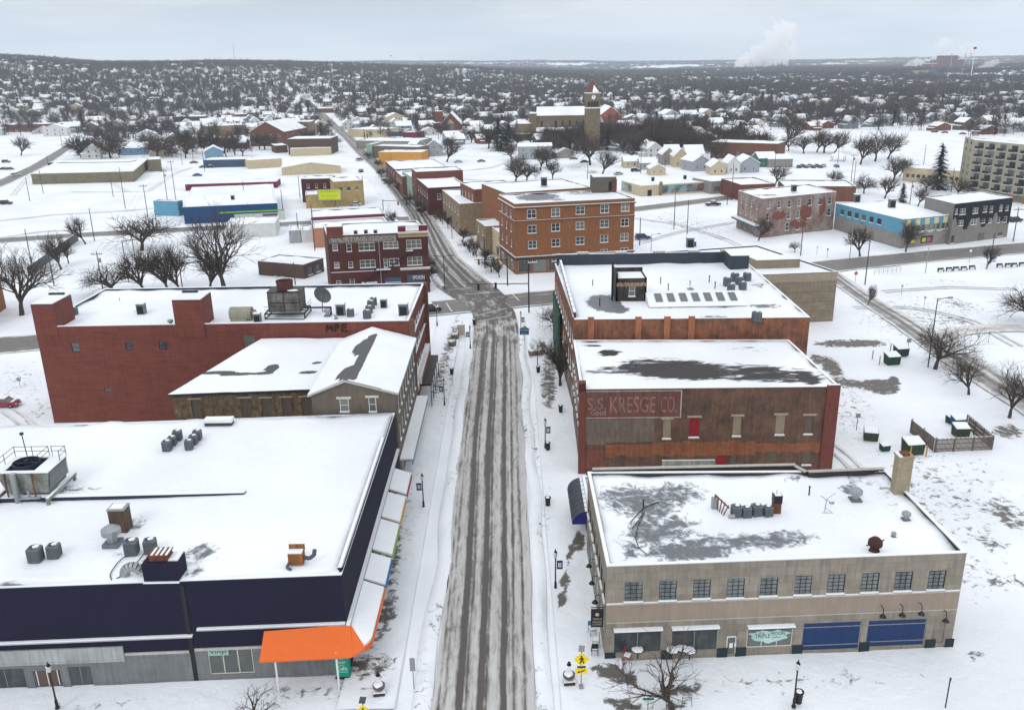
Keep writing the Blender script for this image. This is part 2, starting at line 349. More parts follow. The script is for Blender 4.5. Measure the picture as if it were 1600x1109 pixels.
def inset(poly, d):
    n = len(poly); out = []
    for i in range(n):
        p0, p1, p2 = Vector(poly[i-1][:2]), Vector(poly[i][:2]), Vector(poly[(i+1) % n][:2])
        e1, e2 = (p1-p0).normalized(), (p2-p1).normalized(); n1, n2 = Vector((-e1.y, e1.x)), Vector((-e2.y, e2.x))
        k = d/max(.25, (1+n1.dot(n2))); out.append(tuple(p1+(n1+n2)*k))
    return out
def snowgrid(name, q, z, parent, m=None, fn=None, amp=.07, step=1.0, th=.12, lip=0):
    """bilinear sheet over quad q (fl,fr,br,bl) with drifted top and a skirt"""
    q = [Vector(p[:2]) for p in q]; nu = max(2, min(70, int((q[1]-q[0]).length/step))); nv = max(2, min(70, int((q[3]-q[0]).length/step)))
    mb = MB(); vs = []
    zz = z if callable(z) else (lambda x, y: z)
    for j in range(nv+1):
        for i in range(nu+1):
            p = (q[0]*(1-i/nu)+q[1]*(i/nu))*(1-j/nv)+(q[3]*(1-i/nu)+q[2]*(i/nu))*(j/nv)
            ed = min(i, nu-i, j, nv-j)
            h = noise.noise(Vector((p.x*.22, p.y*.22, z if not callable(z) else 0)))*amp+noise.noise(Vector((p.x*.7, p.y*.7, 5)))*amp*.4+(lip if ed == 0 else 0)+max(0, 1-ed*step/2.2)*.16*(1+2*noise.noise(Vector((p.x*.3, p.y*.3, 3))))
            vs.append((p.x, p.y, zz(p.x, p.y)+th+h))
    fs = [(j*(nu+1)+i, j*(nu+1)+i+1, (j+1)*(nu+1)+i+1, (j+1)*(nu+1)+i) for j in range(nv) for i in range(nu)]
    mb.add(vs, fs)
    ring = [i for i in range(nu+1)]+[(j*(nu+1)+nu) for j in range(1, nv+1)]+[nv*(nu+1)+i for i in range(nu-1, -1, -1)]+[j*(nu+1) for j in range(nv-1, 0, -1)]
    k = len(mb.v); mb.v += [(mb.v[i][0], mb.v[i][1], mb.v[i][2]-th-amp-.02-lip) for i in ring]; n = len(ring)
    for i in range(n): mb.f.append((ring[i], k+i, k+(i+1) % n, ring[(i+1) % n])); mb.m.append(0)
    o = mb.build(name, m or ROOF, parent, smooth=False)
    o.data.polygons.foreach_set('use_smooth', [True]*(nu*nv)+[False]*n)
    setbare(o, fn or (lambda x, y, z: 0.0)); return o
def rows(Lw, n, w_, z, h_, m=1.0, sty='dh'):
    st = (Lw-2*m)/n; return [(m+st*(i+.5)-w_/2, m+st*(i+.5)+w_/2, z, z+h_, sty) for i in range(n)]
def opx(a, b, x0, y0, x1, y1, sty='dh'):
    xm, ym = (x0+x1)/2, (y0+y1)/2; u0, u1 = onwall(x0, ym, a, b)[0], onwall(x1, ym, a, b)[0]; v1, v0 = onwall(xm, y0, a, b)[1], onwall(xm, y1, a, b)[1]
    return (u0, u1, v0, v1, sty)
FOOT = []
def foot(P): FOOT.append((min(p[0] for p in P)-7, min(p[1] for p in P)-8, max(p[0] for p in P)+7, max(p[1] for p in P)+8))
def building(name, label, poly, h, wall, wins={}, par=.45, cope=None, roofm=None, bare=None, group=None, cat='building', z0=-.45, roof='flat', parapet_in=None, vents=0, amp=.07, thick=.3, low=(), sillless=False):
    """poly: front-left, front-right, back-right, back-left; wins: {edge: [(u0,u1,z0,z1,style)]}"""
    poly = [tuple(p[:2]) for p in poly]; foot(poly); r = thing(name, label, cat, (poly[0][0], poly[0][1], 0), 0, group); n = len(poly); base = z0
    mb = MB()
    for i in range(n):
        a, b = poly[i], poly[(i+1) % n]; ops = [o for o in wins.get(i, []) if o[1] > o[0] and o[3] > o[2]]
        wall_cells(mb, a, b, base, h, ops)
    if roof == 'flat' and par > 0:
        inn = inset(poly, thick)
        for i in range(n):
            j = (i+1) % n; mb.add([(*inn[i], h-par-.1), (*inn[j], h-par-.1), (*inn[j], h), (*inn[i], h)], [(3, 2, 1, 0)], 1)
    mb.build('wall', [wall, parapet_in or NAVY], r)
    for i in range(n):
        for o in wins.get(i, []):
            if o[1] > o[0] and o[3] > o[2] and len(o) > 4 and o[4]:
                put_window(r, poly[i], poly[(i+1) % n], (o[0]+o[1])/2, o[2], o[1]-o[0], o[3]-o[2], o[4], not sillless)
    if roof == 'flat':
        if par > 0:
            oc, ic = inset(poly, -.05), inset(poly, thick+.03); cb = MB()
            for i in range(n):
                j = (i+1) % n
                for (z_, t_, m_, g_) in ((h+.002, .05, 0, 0), (h+.052, .06, 1, .03)):
                    A = [oc, inset(poly, -.05+g_)][g_ > 0]; B = [ic, inset(poly, thick+.03-g_)][g_ > 0]
                    cb.add([(*A[i], z_), (*A[j], z_), (*B[j], z_), (*B[i], z_), (*A[i], z_+t_), (*A[j], z_+t_), (*B[j], z_+t_), (*B[i], z_+t_)],
                           [(0, 3, 2, 1), (4, 5, 6, 7), (0, 1, 5, 4), (2, 3, 7, 6)], m_)
            cb.build('coping', [cope or STEEL, SNOW], r)
        q = inset(poly, thick+.01) if par > 0 else inset(poly, -.12)
        if n == 4: snowgrid('roof', q, h-par if par > 0 else h, r, roofm, bare, amp=amp)
        else:
            m_ = MB(); m_.prism(q, h-par-.12, h-par+.14); o = m_.build('roof', roofm or ROOF, r); setbare(o, bare or (lambda x, y, z: 0.0))
    elif roof == 'gable':      # low pitched, ridge from front middle to back middle
        pass
    return r
def Q(fl, fr, h, depth=None, bl=None, br=None, left=None):
    """footprint from roof corners seen in the photo at roof height h"""
    a, b = G(*fl, h), G(*fr, h); d = (b-a).normalized(); n = Vector((-d.y, d.x, 0))
    if bl and br: return [a, b, G(*br, h), G(*bl, h)]
    if br: c = G(*br, h); return [a, b, c, a+(c-b)]
    if bl: c = G(*bl, h); return [a, b, b+(c-a), c]
    return [a, b, b+n*depth, a+n*depth]
def elen(p, i): return math.hypot(p[(i+1) % len(p)][0]-p[i][0], p[(i+1) % len(p)][1]-p[i][1])
# ---------------------------------------------------------------- ground, roads
def axis(lo, hi, st, far0, far1, k=1.09):
    c = list(np.arange(lo, hi+.01, st)); s = st
    a = [c[0]]
    while a[-1] > far0: s *= k; a.append(a[-1]-s)
    s = st; b = [c[-1]]
    while b[-1] < far1: s *= k; b.append(b[-1]+s)
    return a[:0:-1]+c+b[1:]
NEARB_ = blobs([(1460, 770, 190, 110, .30, 10), (1500, 900, 130, 60, .28, 0), (1250, 1062, 330, 26, .27, -2), (1440, 500, 170, 60, .30, 8), (1330, 640, 60, 70, .28, 0), (1080, 350, 110, 30, .30, 10), (700, 600, 20, 90, .3, 12), (30, 600, 60, 60, .28, 0), (300, 410, 180, 40, .26, 0), (160, 330, 150, 40, .26, 0), (640, 820, 20, 120, .26, 8), (1330, 535, 75, 8, .9, 0), (1375, 602, 36, 14, 1.3, 8), (1395, 596, 14, 12, 1.3, 0), (1300, 572, 30, 14, .9, 40), (1335, 598, 60, 9, .8, 8), (1275, 560, 14, 10, .9, 0),
    (1570, 800, 60, 26, .5, 25), (1540, 840, 70, 20, .42, 25), (1590, 905, 30, 14, .4, 25), (1560, 908, 14, 8, .8, 0), (1520, 1022, 34, 9, .6, -8),
    (905, 846, 11, 20, 1.2, 0), (884, 908, 10, 18, 1.2, 0), (878, 935, 9, 14, 1.1, 0), (888, 872, 6, 12, .9, 0), (893, 856, 8, 10, .9, 0),
    (960, 1050, 42, 17, 1.25, 8), (978, 1062, 26, 12, 1.1, 10), (975, 1098, 40, 13, 1.0, 8), (1045, 1075, 22, 10, 1.1, -10), (1075, 1078, 22, 11, 1.0, 0), (1050, 1097, 20, 12, .9, 0), (1090, 1066, 12, 5, .8, -20),
    (857, 600, 18, 60, .62, 0), (868, 560, 12, 18, .7, 0), (848, 545, 10, 18, .6, 0), (640, 600, 14, 42, .62, 15), (655, 575, 8, 20, .6, 0), (640, 640, 8, 20, .6, 0),
    (612, 870, 22, 130, .50, 4), (600, 960, 26, 60, .6, 20), (575, 1040, 60, 26, .6, -5), (470, 1080, 150, 22, .34, -3), (150, 1095, 130, 14, .32, -3), (575, 1000, 30, 24, .6, 0),
    (1490, 690, 10, 4, 0, 0), (1575, 672, 36, 16, .66, 5), (705, 950, 16, 160, .42, 2), (700, 1090, 14, 60, .35, 0), (696, 560, 12, 110, .50, 16), (720, 620, 8, 60, .4, 14),
    (838, 700, 9, 120, .3, 0), (855, 800, 14, 80, .26, 0), (1500, 475, 70, 14, .38, 10), (1490, 500, 50, 12, .4, 0), (1480, 440, 90, 10, .25, 4), (1420, 445, 60, 8, .25, 4),
    (1050, 345, 60, 7, .34, 12), (1110, 360, 40, 8, .3, 14), (985, 382, 22, 7, .3, 20), (60, 640, 40, 18, .32, -30), (50, 657, 30, 8, .3, -30),
    (660, 232, 22, 7, .8, 5), (690, 240, 30, 6, .6, 5), (900, 262, 30, 8, .4, 0), (925, 268, 16, 4, .6, 0), (1250, 445, 6, 3, .1, 0), (1355, 740, 60, 16, .2, 20)])
GROUND = snowmat('ground_snow', dark=(.09, .08, .07), dark2=(.16, .15, .135), slush=(.42, .43, .44), sc=1.9, namp=.95)
def NEARB(x, y, z):
    return min(NEARB_(x, y, z), .74)
def ground():
    xs = axis(-70, 95, .85, -11000, 11000, 1.075); ys = axis(44, 260, 1.0, -1500, 11500, 1.06)
    nx, ny = len(xs), len(ys); V = []; B = []
    for y in ys:
        for x in xs:
            z = terr(x, y)
            if -75 < x < 100 and 40 < y < 300:
                z += noise.noise(Vector((x*.12, y*.12, 0)))*.11+noise.noise(Vector((x*.45, y*.45, 4)))*.05
                if -17 < x < 11 and y < 200: z *= .4
                z -= .19
            elif y > 0 and math.hypot(x, y) < 700: z -= .1
            V.append((x, y, z))
            B.append(NEARB(x, y, 0) if (-110 < x < 140 and 40 < y < 700) else 0)
    F = [(j*nx+i, j*nx+i+1, (j+1)*nx+i+1, (j+1)*nx+i) for j in range(ny-1) for i in range(nx-1)]
    me = bpy.data.meshes.new('ground'); me.from_pydata(V, [], F); me.materials.append(GROUND); me.shade_smooth()
    a = me.attributes.new('bare', 'FLOAT', 'POINT'); a.data.foreach_set('value', B)
    o = bpy.data.objects.new('ground', me); COL.objects.link(o); W[o] = Vector((0, 0, 0)); tag(o, kind='structure')
ground()
ROAD = snowmat('road_snow', dark=(.062, .056, .051), dark2=(.115, .105, .097), slush=(.33, .32, .305), sc=2.6, stretch=(1.3, .26, 1), namp=.55, soft=.3, white=(.52, .512, .505))
ROAD2 = snowmat('road_slush', dark=(.13, .122, .115), dark2=(.19, .18, .17), slush=(.44, .43, .42), sc=1.2, stretch=(.5, .5, 1), namp=.5, soft=.35, white=(.70, .70, .70))
def strip(name, cl, wd, m, fn, nu=24, st=1.5, z=.035, terrain=False):
    """road sheet along centreline cl (list of (x,y)), wd width or list; fn(u 0..1, s metres)->bare"""
    P = [Vector(p) for p in cl]; wl = wd if isinstance(wd, (list, tuple)) else [wd]*len(P)
    D = [0]
    for a, b in zip(P, P[1:]): D.append(D[-1]+(b-a).length)
    n = max(2, int(D[-1]/st)); V = []; B = []
    def at(s):
        for i in range(len(P)-1):
            if s <= D[i+1] or i == len(P)-2:
                t = (s-D[i])/(D[i+1]-D[i]); return P[i].lerp(P[i+1], t), wl[i]*(1-t)+wl[i+1]*t
    pts = [at(D[-1]*k/n) for k in range(n+1)]
    C = [p for p, _ in pts]
    for _ in range(6): C = [C[0]]+[(C[i-1]+C[i]*2+C[i+1])/4 for i in range(1, n)]+[C[-1]]
    for k in range(n+1):
        d = (C[min(n, k+1)]-C[max(0, k-1)]).normalized(); nr = Vector((d.y, -d.x)); w_ = pts[k][1]; s = D[-1]*k/n
        for i in range(nu+1):
            u = i/nu; e_ = (noise.noise(Vector((s*.15, (u > .5)*9, 1)))*.5) if u in (0, 1) else 0
            p = C[k]+nr*((u-.5)*w_+e_*.6); V.append((p.x, p.y, (terr(p.x, p.y)+max(0, min(.8, (math.hypot(p.x, p.y)-600)*.003)) if terrain else 0)+z)); B.append(fn(u, s))
    F = [(k*(nu+1)+i, k*(nu+1)+i+1, (k+1)*(nu+1)+i+1, (k+1)*(nu+1)+i) for k in range(n) for i in range(nu)]
    me = bpy.data.meshes.new(name); me.from_pydata(V, [], F); me.materials.append(m); me.shade_smooth()
    a = me.attributes.new('bare', 'FLOAT', 'POINT'); a.data.foreach_set('value', B)
    o = bpy.data.objects.new(name, me); COL.objects.link(o); W[o] = Vector((0, 0, 0)); return tag(o, kind='structure')
def gs(u, c, w_): return math.exp(-((u-c)/w_)**2)
def tracks(lst, base=.3, wob=.014):
    def fn(u, s):
        uu = u+noise.noise(Vector((s*.03, 0, 2)))*wob*1.5; v = base
        for c, w_, a in lst: v = max(v, base+(a-base)*gs(uu, c+noise.noise(Vector((s*.02, c*9, 5)))*wob, w_))
        v += .16*noise.noise(Vector((uu*38, s*.05, 4)))+.12*noise.noise(Vector((uu*95, s*.13, 8)))+.16*sm((s-50)/60)*(base < .3)+.10*noise.noise(Vector((uu*5, s*.09, 2)))
        return v*min(1, min(u, 1-u)*11+.12+.5*noise.noise(Vector((s*.2, (u > .5)*5, 3))))
    return fn
# main street runs straight away from the camera, then bends left past the crossing
mt = tracks([(.045, .022, .8), (.10, .02, .55), (.25, .036, 1.15), (.315, .02, .7), (.46, .034, 1.2), (.52, .02, .75), (.69, .035, 1.0), (.80, .018, .7), (.90, .02, .62), (.965, .015, .6)], .33, .014)
mt0 = mt
def mt(u, s):
    k = sm((s-108)/22); return mt0(u, s)*(1-k)+k*(.72+.5*noise.noise(Vector((u*4, s*.22, 3)))+.3*noise.noise(Vector((u*14, s*.5, 7)))-.5*sm((s-118)/6)*sm((132-s)/6)*(.5+noise.noise(Vector((u*22, 0, 1)))))
strip('main_street', [(-2.9, 40), (-2.8, 75), (-3.1, 115), (-3.0, 145), (-3.0, 165), (-3.8, 178), (-6.5, 190)], [8.3, 8.5, 9.2, 9.1, 8.8, 9.0, 9.5], ROAD, mt, nu=130, st=.9, z=.045)
ft = tracks([(.12, .04, .7), (.24, .05, 1.1), (.40, .05, 1.0), (.60, .05, 1.1), (.76, .05, 1.0), (.9, .03, .6)], .34)
farc = [(-5.5, 187), (-11.5, 203), (-19, 232)]+[tuple(GT(*p)[:2]) for p in ((657, 338), (627, 300), (594, 262), (566, 238), (543, 215), (520, 196), (503, 179), (488, 166), (472, 155))]
ft0 = ft
def ft(u, s): k = sm((26-s)/18); return ft0(u, s)*(1-k)+k*(.8+.5*noise.noise(Vector((u*4, s*.22, 9)))+.3*noise.noise(Vector((u*12, s*.3, 2))))
strip('far_street', farc, [11, 13, 10.5]+[8.4]*9, ROAD, ft, nu=36, st=2.5, z=.03, terrain=True)
ct = tracks([(.18, .09, 1.0), (.42, .12, 1.15), (.66, .12, 1.15), (.86, .07, .95)], .55)
strip('cross_street', [(-190, 138), (-97, 161), (-60, 171), (-18, 181.5), (0, 187), (30, 196), (60, 206), (82, 216), (110, 225), (143, 234), (210, 254)], 12, ROAD2, ct, nu=40, st=1.5, z=.025)
strip('side_street', [(-240, 246), (-138, 279), (-69, 294), (-30, 300), (42, 309), (90, 338), (150, 360)], 9, ROAD2, ct, nu=24, st=2, z=.02)
at_ = tracks([(.3, .1, .75), (.6, .12, .9), (.8, .1, .7)], .30)
strip('alley', [(79, 212), (78, 184), (78.5, 168), (78, 150), (78.5, 136), (79, 122), (80, 100)], [5, 5, 6, 6.5, 7.5, 8, 9], ROAD2, at_, nu=24, st=1.2, z=.02)
strip('loop_drive', [(77, 152), (86, 159), (96, 160.5), (106, 158), (116, 154)], [4, 5, 5, 4, 3], ROAD2, lambda u, s: .42-.22*abs(u-.5)*2, nu=12, st=1, z=.018)
strip('left_road', [tuple(GT(*p)[:2]) for p in ((-60, 310), (0, 287), (60, 260), (100, 234), (112, 226))], [10, 9, 9, 8, 6], ROAD2, ct, nu=16, st=4, z=.02)
# crosswalk and stop lines at the crossing, worn and half covered
PAINT = mat('road_paint', (.60, .60, .60), var=.3, bump=0)
def marking(pts, w_=.3):
    mb = MB()
    for a, b in pts:
        a, b = Vector(a), Vector(b); d = (b-a).normalized(); n = Vector((-d.y, d.x))*w_/2; mb.add([(*(a-n), .062), (*(b-n), .062), (*(b+n), .062), (*(a+n), .062)], [(0, 1, 2, 3)])
    o = mb.build('road_marking', PAINT); tag(o, kind='structure')
gp = lambda x, y: tuple(G(x, y)[:2])
marking([(gp(742, 494), gp(792, 482)), (gp(746, 503), gp(798, 493)), (gp(700, 453), gp(738, 450)), (gp(725, 460), gp(790, 456)), (gp(700, 424), gp(727, 449)), (gp(800, 459), gp(811, 470)), (gp(697, 473), gp(706, 487)), (gp(679, 476), gp(684, 487))])
# raised sidewalks under snow, kerb face to the road
CONC = mat('kerb_concrete', (.30, .29, .28), var=.2)
def walk(name, a, b, x0, x1, inner):
    mb = MB(); xs = np.linspace(x0, x1, 18); ys = np.arange(a, b, .8)
    for y in ys:
        for x in xs: mb.v.append((x, y, .15+noise.noise(Vector((x*.5, y*.3, 8)))*.05+noise.noise(Vector((x*1.3, y*1.1, 2)))*.025))
    n = len(xs); mb.f = [(j*n+i, j*n+i+1, (j+1)*n+i+1, (j+1)*n+i) for j in range(len(ys)-1) for i in range(n-1)]; mb.m = [0]*len(mb.f)
    e = (n-1) if inner > 0 else 0; k = len(mb.v); mb.v += [(xs[e]+inner*.06, y, -.1) for y in ys]
    for j in range(len(ys)-1):
        q = (j*n+e, (j+1)*n+e, k+j+1, k+j); mb.f.append(q if inner < 0 else q[::-1]); mb.m.append(1)
    o = mb.build(name, [GROUND, SNOW]); tag(o, kind='structure'); setbare(o, lambda x, y, z: max(NEARB(x, y, z), .08+.2*noise.noise(Vector((x*.25, y*.09, 3))) if inner < 0 else .03+.16*noise.noise(Vector((x*.3, y*.1, 6))))); return o
walk('sidewalk_west', 58, 172, -14.9, -10.2, 1); walk('sidewalk_east', 44, 172, 3.6, 9.2, -1)
# ridge of ploughed snow along both road edges
def bank(name, pts, w_, h_, seed):
    P = [Vector(p) for p in pts]; n = int(sum((b-a).length for a, b in zip(P, P[1:]))/.6); mb = MB(); D = [0]
    for a, b in zip(P, P[1:]): D.append(D[-1]+(b-a).length)
    for k in range(n+1):
        s = D[-1]*k/n; i = max(j for j in range(len(D)-1) if D[j] <= s+1e-6); t = (s-D[i])/(D[i+1]-D[i]); c = P[i].lerp(P[i+1], t); d = (P[i+1]-P[i]).normalized(); nr = Vector((d.y, -d.x))
        hh = h_*(.55+.9*max(-.4, noise.noise(Vector((s*.16, seed, 0))))+.4*noise.noise(Vector((s*.9, seed, 2)))); off = noise.noise(Vector((s*.07, seed, 6)))*.7
        for u in (-1, -.6, -.2, .15, .5, 1):
            p = c+nr*(u*w_+off); z = max(0, 1-u*u)*hh*(1+.5*noise.noise(Vector((s*1.4, u*2, seed)))); mb.v.append((p.x, p.y, (z if abs(u) < 1 else -.08)))
    mb.f = [(k*6+i, k*6+i+1, (k+1)*6+i+1, (k+1)*6+i) for k in range(n) for i in range(5)]; mb.m = [0]*len(mb.f)
    o = mb.build(name, [GROUND], smooth=True); setbare(o, lambda x, y, z: .14+noise.noise(Vector((x*.3, y*.12, 1)))*.4); tag(o, kind='stuff')
bank('snow_bank', [(-7.9, 44), (-7.9, 110), (-7.9, 150), (-8.6, 170)], .8, .30, 1)
bank('snow_bank', [(2.2, 44), (2.3, 100), (2.0, 150), (2.1, 172)], .7, .24, 5)
def ruts(pts, gap=1.6):
    P = [Vector(G(*q)[:2]) for q in pts]
    for s_ in (-.5, .5):
        Q_ = [P[i]+Vector(((P[min(i+1, len(P)-1)]-P[max(i-1, 0)]).normalized().y, -(P[min(i+1, len(P)-1)]-P[max(i-1, 0)]).normalized().x))*gap*s_ for i in range(len(P))]
        strip('tyre_ruts', Q_, .55, ROAD2, lambda u, s: (.30-abs(u-.5)*.6)+.3*noise.noise(Vector((s*.12, s_*5, 3))), nu=4, st=1.5, z=.012)
for r_ in ([(985, 340), (1060, 350), (1130, 372), (1190, 400)], [(1000, 380), (1060, 362), (1160, 345)], [(0, 345), (90, 335), (190, 330), (280, 322)], [(0, 372), (60, 362), (140, 358)], [(110, 300), (230, 300), (275, 270), (300, 262)], [(1290, 690), (1340, 730), (1400, 800), (1480, 900)], [(1335, 480), (1420, 478), (1520, 500), (1590, 540)], [(1380, 455), (1480, 448), (1590, 452)], [(10, 640), (40, 660), (60, 690)], [(420, 400), (440, 440), (470, 455)], [(715, 268), (770, 262), (800, 250)], [(660, 262), (720, 280), (790, 285)], [(20, 305), (60, 255), (110, 250), (200, 300)]): ruts(r_)
bank('snow_bank', [(-16, 201), (-24, 232), (-40, 300), (-78, 462)], .9, .25, 9)
# ---------------------------------------------------------------- the near buildings
BRED = mat('red_painted_brick', (.185, .052, .036), kind='course', var=.22, scale=.35)
BORNG = mat('orange_brick', (.33, .125, .055), kind='brick', var=.3, scale=.3)
BDK = mat('dark_red_brick', (.088, .027, .023), kind='brick', var=.3, scale=.5)
BRUST = mat('worn_common_brick', (.155, .085, .055), kind='brick', var=.4, scale=.5, c2=(.085, .055, .042))
BTAN = mat('tan_block', (.26, .215, .155), kind='block', var=.2)
LIME = mat('grey_limestone', (.285, .255, .205), kind='block', var=.28, scale=.5)
PURP = mat('dark_purple_stucco', (.014, .014, .033), var=.12, scale=.3, rough=.8, spec=.15)
PANEL = mat('grey_stone_panel', (.17, .18, .185), kind='panel', var=.25, scale=.8, rough=.45)
LPAN = mat('streaked_pale_panel', (.36, .38, .38), kind='panel', var=.3, scale=.5)
ORNG = mat('orange_awning_paint', (.72, .135, .018), rough=.55, var=.06)
TEAL = mat('teal_sign_paint', (.0, .29, .19), rough=.5, var=.05)
def sub(parent, name, mats, fn, **k):
    mb = MB(); fn(mb); return mb.build(name, mats, parent, **k)
# ---- dark purple corner shop building
A, B_, C_, D_ = (-62, 61.0), (-14.6, 62.8), (-14.5, 98.2), (-62, 96)
PH = 9.7
rbare = blobs([(205, 818, 26, 14, .75, 0), (300, 862, 30, 10, .7, -20), (325, 865, 14, 16, .9, -40), (170, 893, 80, 4, .9, -3), (262, 880, 60, 14, .5, 0), (170, 870, 12, 6, .7, 0), (115, 765, 60, 10, .35, 0), (15, 915, 30, 8, .6, 0), (45, 775, 60, 10, .6, 0), (300, 895, 22, 8, .7, -20)])
pf = (A, B_)
uz = lambda x, y: onwall(x, y, A, B_)
sh = [uz(60, 1050)[0]]
ops0 = [opx(A, B_, -22, 1044, 42, 1085, 'shop'), opx(A, B_, 55, 1046, 98, 1082, 'shop'), opx(A, B_, 110, 1040, 145, 1078, 'shop'), opx(A, B_, 326, 1014, 396, 1052, 'shop3')]
pu = building('corner_shop', 'low dark purple corner shop building with an orange canopy and flat snowy roof', [A, B_, C_, D_], PH, PURP, {0: ops0}, par=.12, cope=mat('purple_coping', (.05, .05, .08)), bare=rbare, thick=.25, cat='shop building')
z1 = uz(480, 971)[1]; zb = uz(360, 1012)[1]; zl = uz(100, 998)[1]
def f(mb):
    for u0, u1, z in ((0, uz(303, 1000)[0], uz(150, 999)[1]), (uz(309, 985)[0], 47.4, uz(400, 979)[1])):
        mb.obox(A, ((B_[0]-A[0])/47.43, (B_[1]-A[1])/47.43), u1-u0, .30, z, z+.10, 0, u0=u0, d0=.0); mb.obox(A, ((B_[0]-A[0])/47.43, (B_[1]-A[1])/47.43), u1-u0, .26, z+.10, z+.2, 1, u0=u0, d0=.0)
sub(pu, 'ledge', [mat('pale_ledge', (.4, .4, .4)), SNOW], f)
ud = ((B_[0]-A[0])/47.43, (B_[1]-A[1])/47.43)
def panel(name, m, u0, u1, z0, z1, d, holes=()):
    mb = MB(); ab = ((A[0]+ud[1]*d, A[1]-ud[0]*d), (B_[0]+ud[1]*d, B_[1]-ud[0]*d)); a = (ab[0][0]+ud[0]*u0, ab[0][1]+ud[1]*u0); b = (ab[0][0]+ud[0]*u1, ab[0][1]+ud[1]*u1)
    ops = [(o[0]-u0, o[1]-u0, o[2], o[3]) for o in holes if u0 < o[0] < u1]
    us = sorted({0, u1-u0}|{x for o in ops for x in o[:2]}); zs = sorted({z0, z1}|{x for o in ops for x in o[2:4]})
    for i in range(len(us)-1):
        for j in range(len(zs)-1):
            cu, cz = (us[i]+us[i+1])/2, (zs[j]+zs[j+1])/2
            if any(o[0] < cu < o[1] and o[2] < cz < o[3] for o in ops): continue
            mb.obox((a[0], a[1]), ud, us[i+1]-us[i], -d-.01, zs[j], zs[j+1], 0, u0=us[i], d0=0)
    return mb.build(name, m, pu)
u3 = uz(304, 1040)[0]; u2 = uz(197, 1035)[0]
panel('cladding', PANEL, 0, u3-.2, -.4, zb-.25, .07, ops0[:3]); panel('cladding', PANEL, u3+.2, 46.2, -.4, zb-.1, .07, ops0[3:])
panel('fascia', LPAN, 0, u2, uz(100, 1035)[1], uz(100, 1012)[1], .16); panel('trim', mat('cream_trim', (.42, .42, .38)), u2+.05, u3-.25, zb-.25, zb-.02, .12); panel('trim', MATS['cream_trim'], u3+.25, 46.2, zb-.1, zb+.14, .12)
def f(mb):   # recessed joint between the two halves of the front
    mb.obox(A, ud, .35, .06, -.4, PH-.3, 0, u0=u3-.17, d0=.002)
sub(pu, 'joint', [BLACK], f)
def f(mb):   # raised step across the roof, navy face towards the street corner
    q = [(-62, 76.3), (-27, 77.6), (-27, 78.2), (-62, 77.2)]; mb.prism(q, PH-.1, PH+.62, 0, 1, [PH+.62, PH+.2, PH+.2, PH+.62])
sub(pu, 'roof_step', [NAVY, SNOW], f)
def f(mb):   # inner face of the parapet along the street
    mb.prism([(-14.65, 63.4), (-14.6, 63.4), (-14.6, 97), (-14.65, 97)], PH-.1, PH+.45, 0, 1)
    mb.prism([(-14.95, 63.2), (-14.66, 63.2), (-14.66, 90), (-14.95, 90)], PH+.0, PH+.52, 0, 1)
sub(pu, 'parapet', [PURP, SNOW], f)
# east side: shop windows below, purple wall above, white ledge, five awnings
ze = 4.5
def f(mb):
    mb.box(-14.55, 62.5, ze+.35, -14.15, 98, ze+.5, 0); mb.box(-14.53, 62.5, ze+.5, -14.2, 98, ze+.62, 1)
sub(pu, 'ledge', [MATS['pale_ledge'], SNOW], f)
for k, y in enumerate(np.arange(64.5, 96, 3.3)): put_window(pu, (-14.42, 60), (-14.42, 98), y-60+1.3, .5, 2.6, 2.5, 'shop', False)
def zy(px, py, x): # world y of a pixel on the plane x
    d = ray(px, py); t = x/d[0]; return d[1]*t
def canopy(name, pts_in, pts_out, zi, zo, m, snow=True):
    """sheet between wall line and outer line with drop fascia; snow lies on top"""
    mb = MB(); n = len(pts_in)
    for k in range(n-1):
        a, b, c, d = pts_in[k], pts_in[k+1], pts_out[k+1], pts_out[k]
        mb.add([(*a, zi), (*b, zi), (*c, zo), (*d, zo), (*a, zi-.12), (*b, zi-.12), (*c, zo-.12), (*d, zo-.12)], [(3, 2, 1, 0), (4, 5, 6, 7), (1, 2, 6, 5), (0, 4, 7, 3)], 0)
        mb.add([(*d, zo+.05), (*c, zo+.05), (*c, zo-.45), (*d, zo-.45), (d[0]*.996+a[0]*.004, d[1]*.996+a[1]*.004, zo-.45), (c[0]*.996+b[0]*.004, c[1]*.996+b[1]*.004, zo-.45)], [(0, 3, 2, 1), (2, 3, 4, 5)], 0)
        if snow:
            i_ = lambda p, q, t: (p[0]*(1-t)+q[0]*t, p[1]*(1-t)+q[1]*t)
            c2, d2 = i_(c, b, .05), i_(d, a, .05); zz = zo+(zi-zo)*.05
            mb.add([(*a, zi+.16), (*b, zi+.16), (*c2, zz+.2), (*d2, zz+.2), (*a, zi), (*b, zi), (*c2, zz-.02), (*d2, zz-.02)], [(3, 2, 1, 0), (2, 3, 7, 6), (1, 2, 6, 5), (0, 4, 7, 3)], 1)
    return mb.build(name, [m, SNOW], pu)
for (c, ya, yb) in (('blue_awning_paint', (0.02, .18, .42), (905, 560, 865, 573)), ('green_awning_paint', (.22, .36, .06), (859, 574, 812, 588)), ('yellow_awning_paint', (.50, .32, .04), (808, 590, 770, 602)), ('red_awning_paint', (.36, .05, .06), (765, 604, 733, 614))):
    y0, y1 = zy(yb[1], yb[0], -14.1) if 0 else G(yb[1], yb[0], ze).y, G(yb[3], yb[2], ze).y
    o = canopy('awning', [(-14.2, y0), (-14.2, y1)], [(-12.2, y0-.1), (-12.2, y1-.1)], ze, ze-.7, mat(c, ya, var=.05))
    o['label'] = c.split('_')[0]+' edged awning under snow'
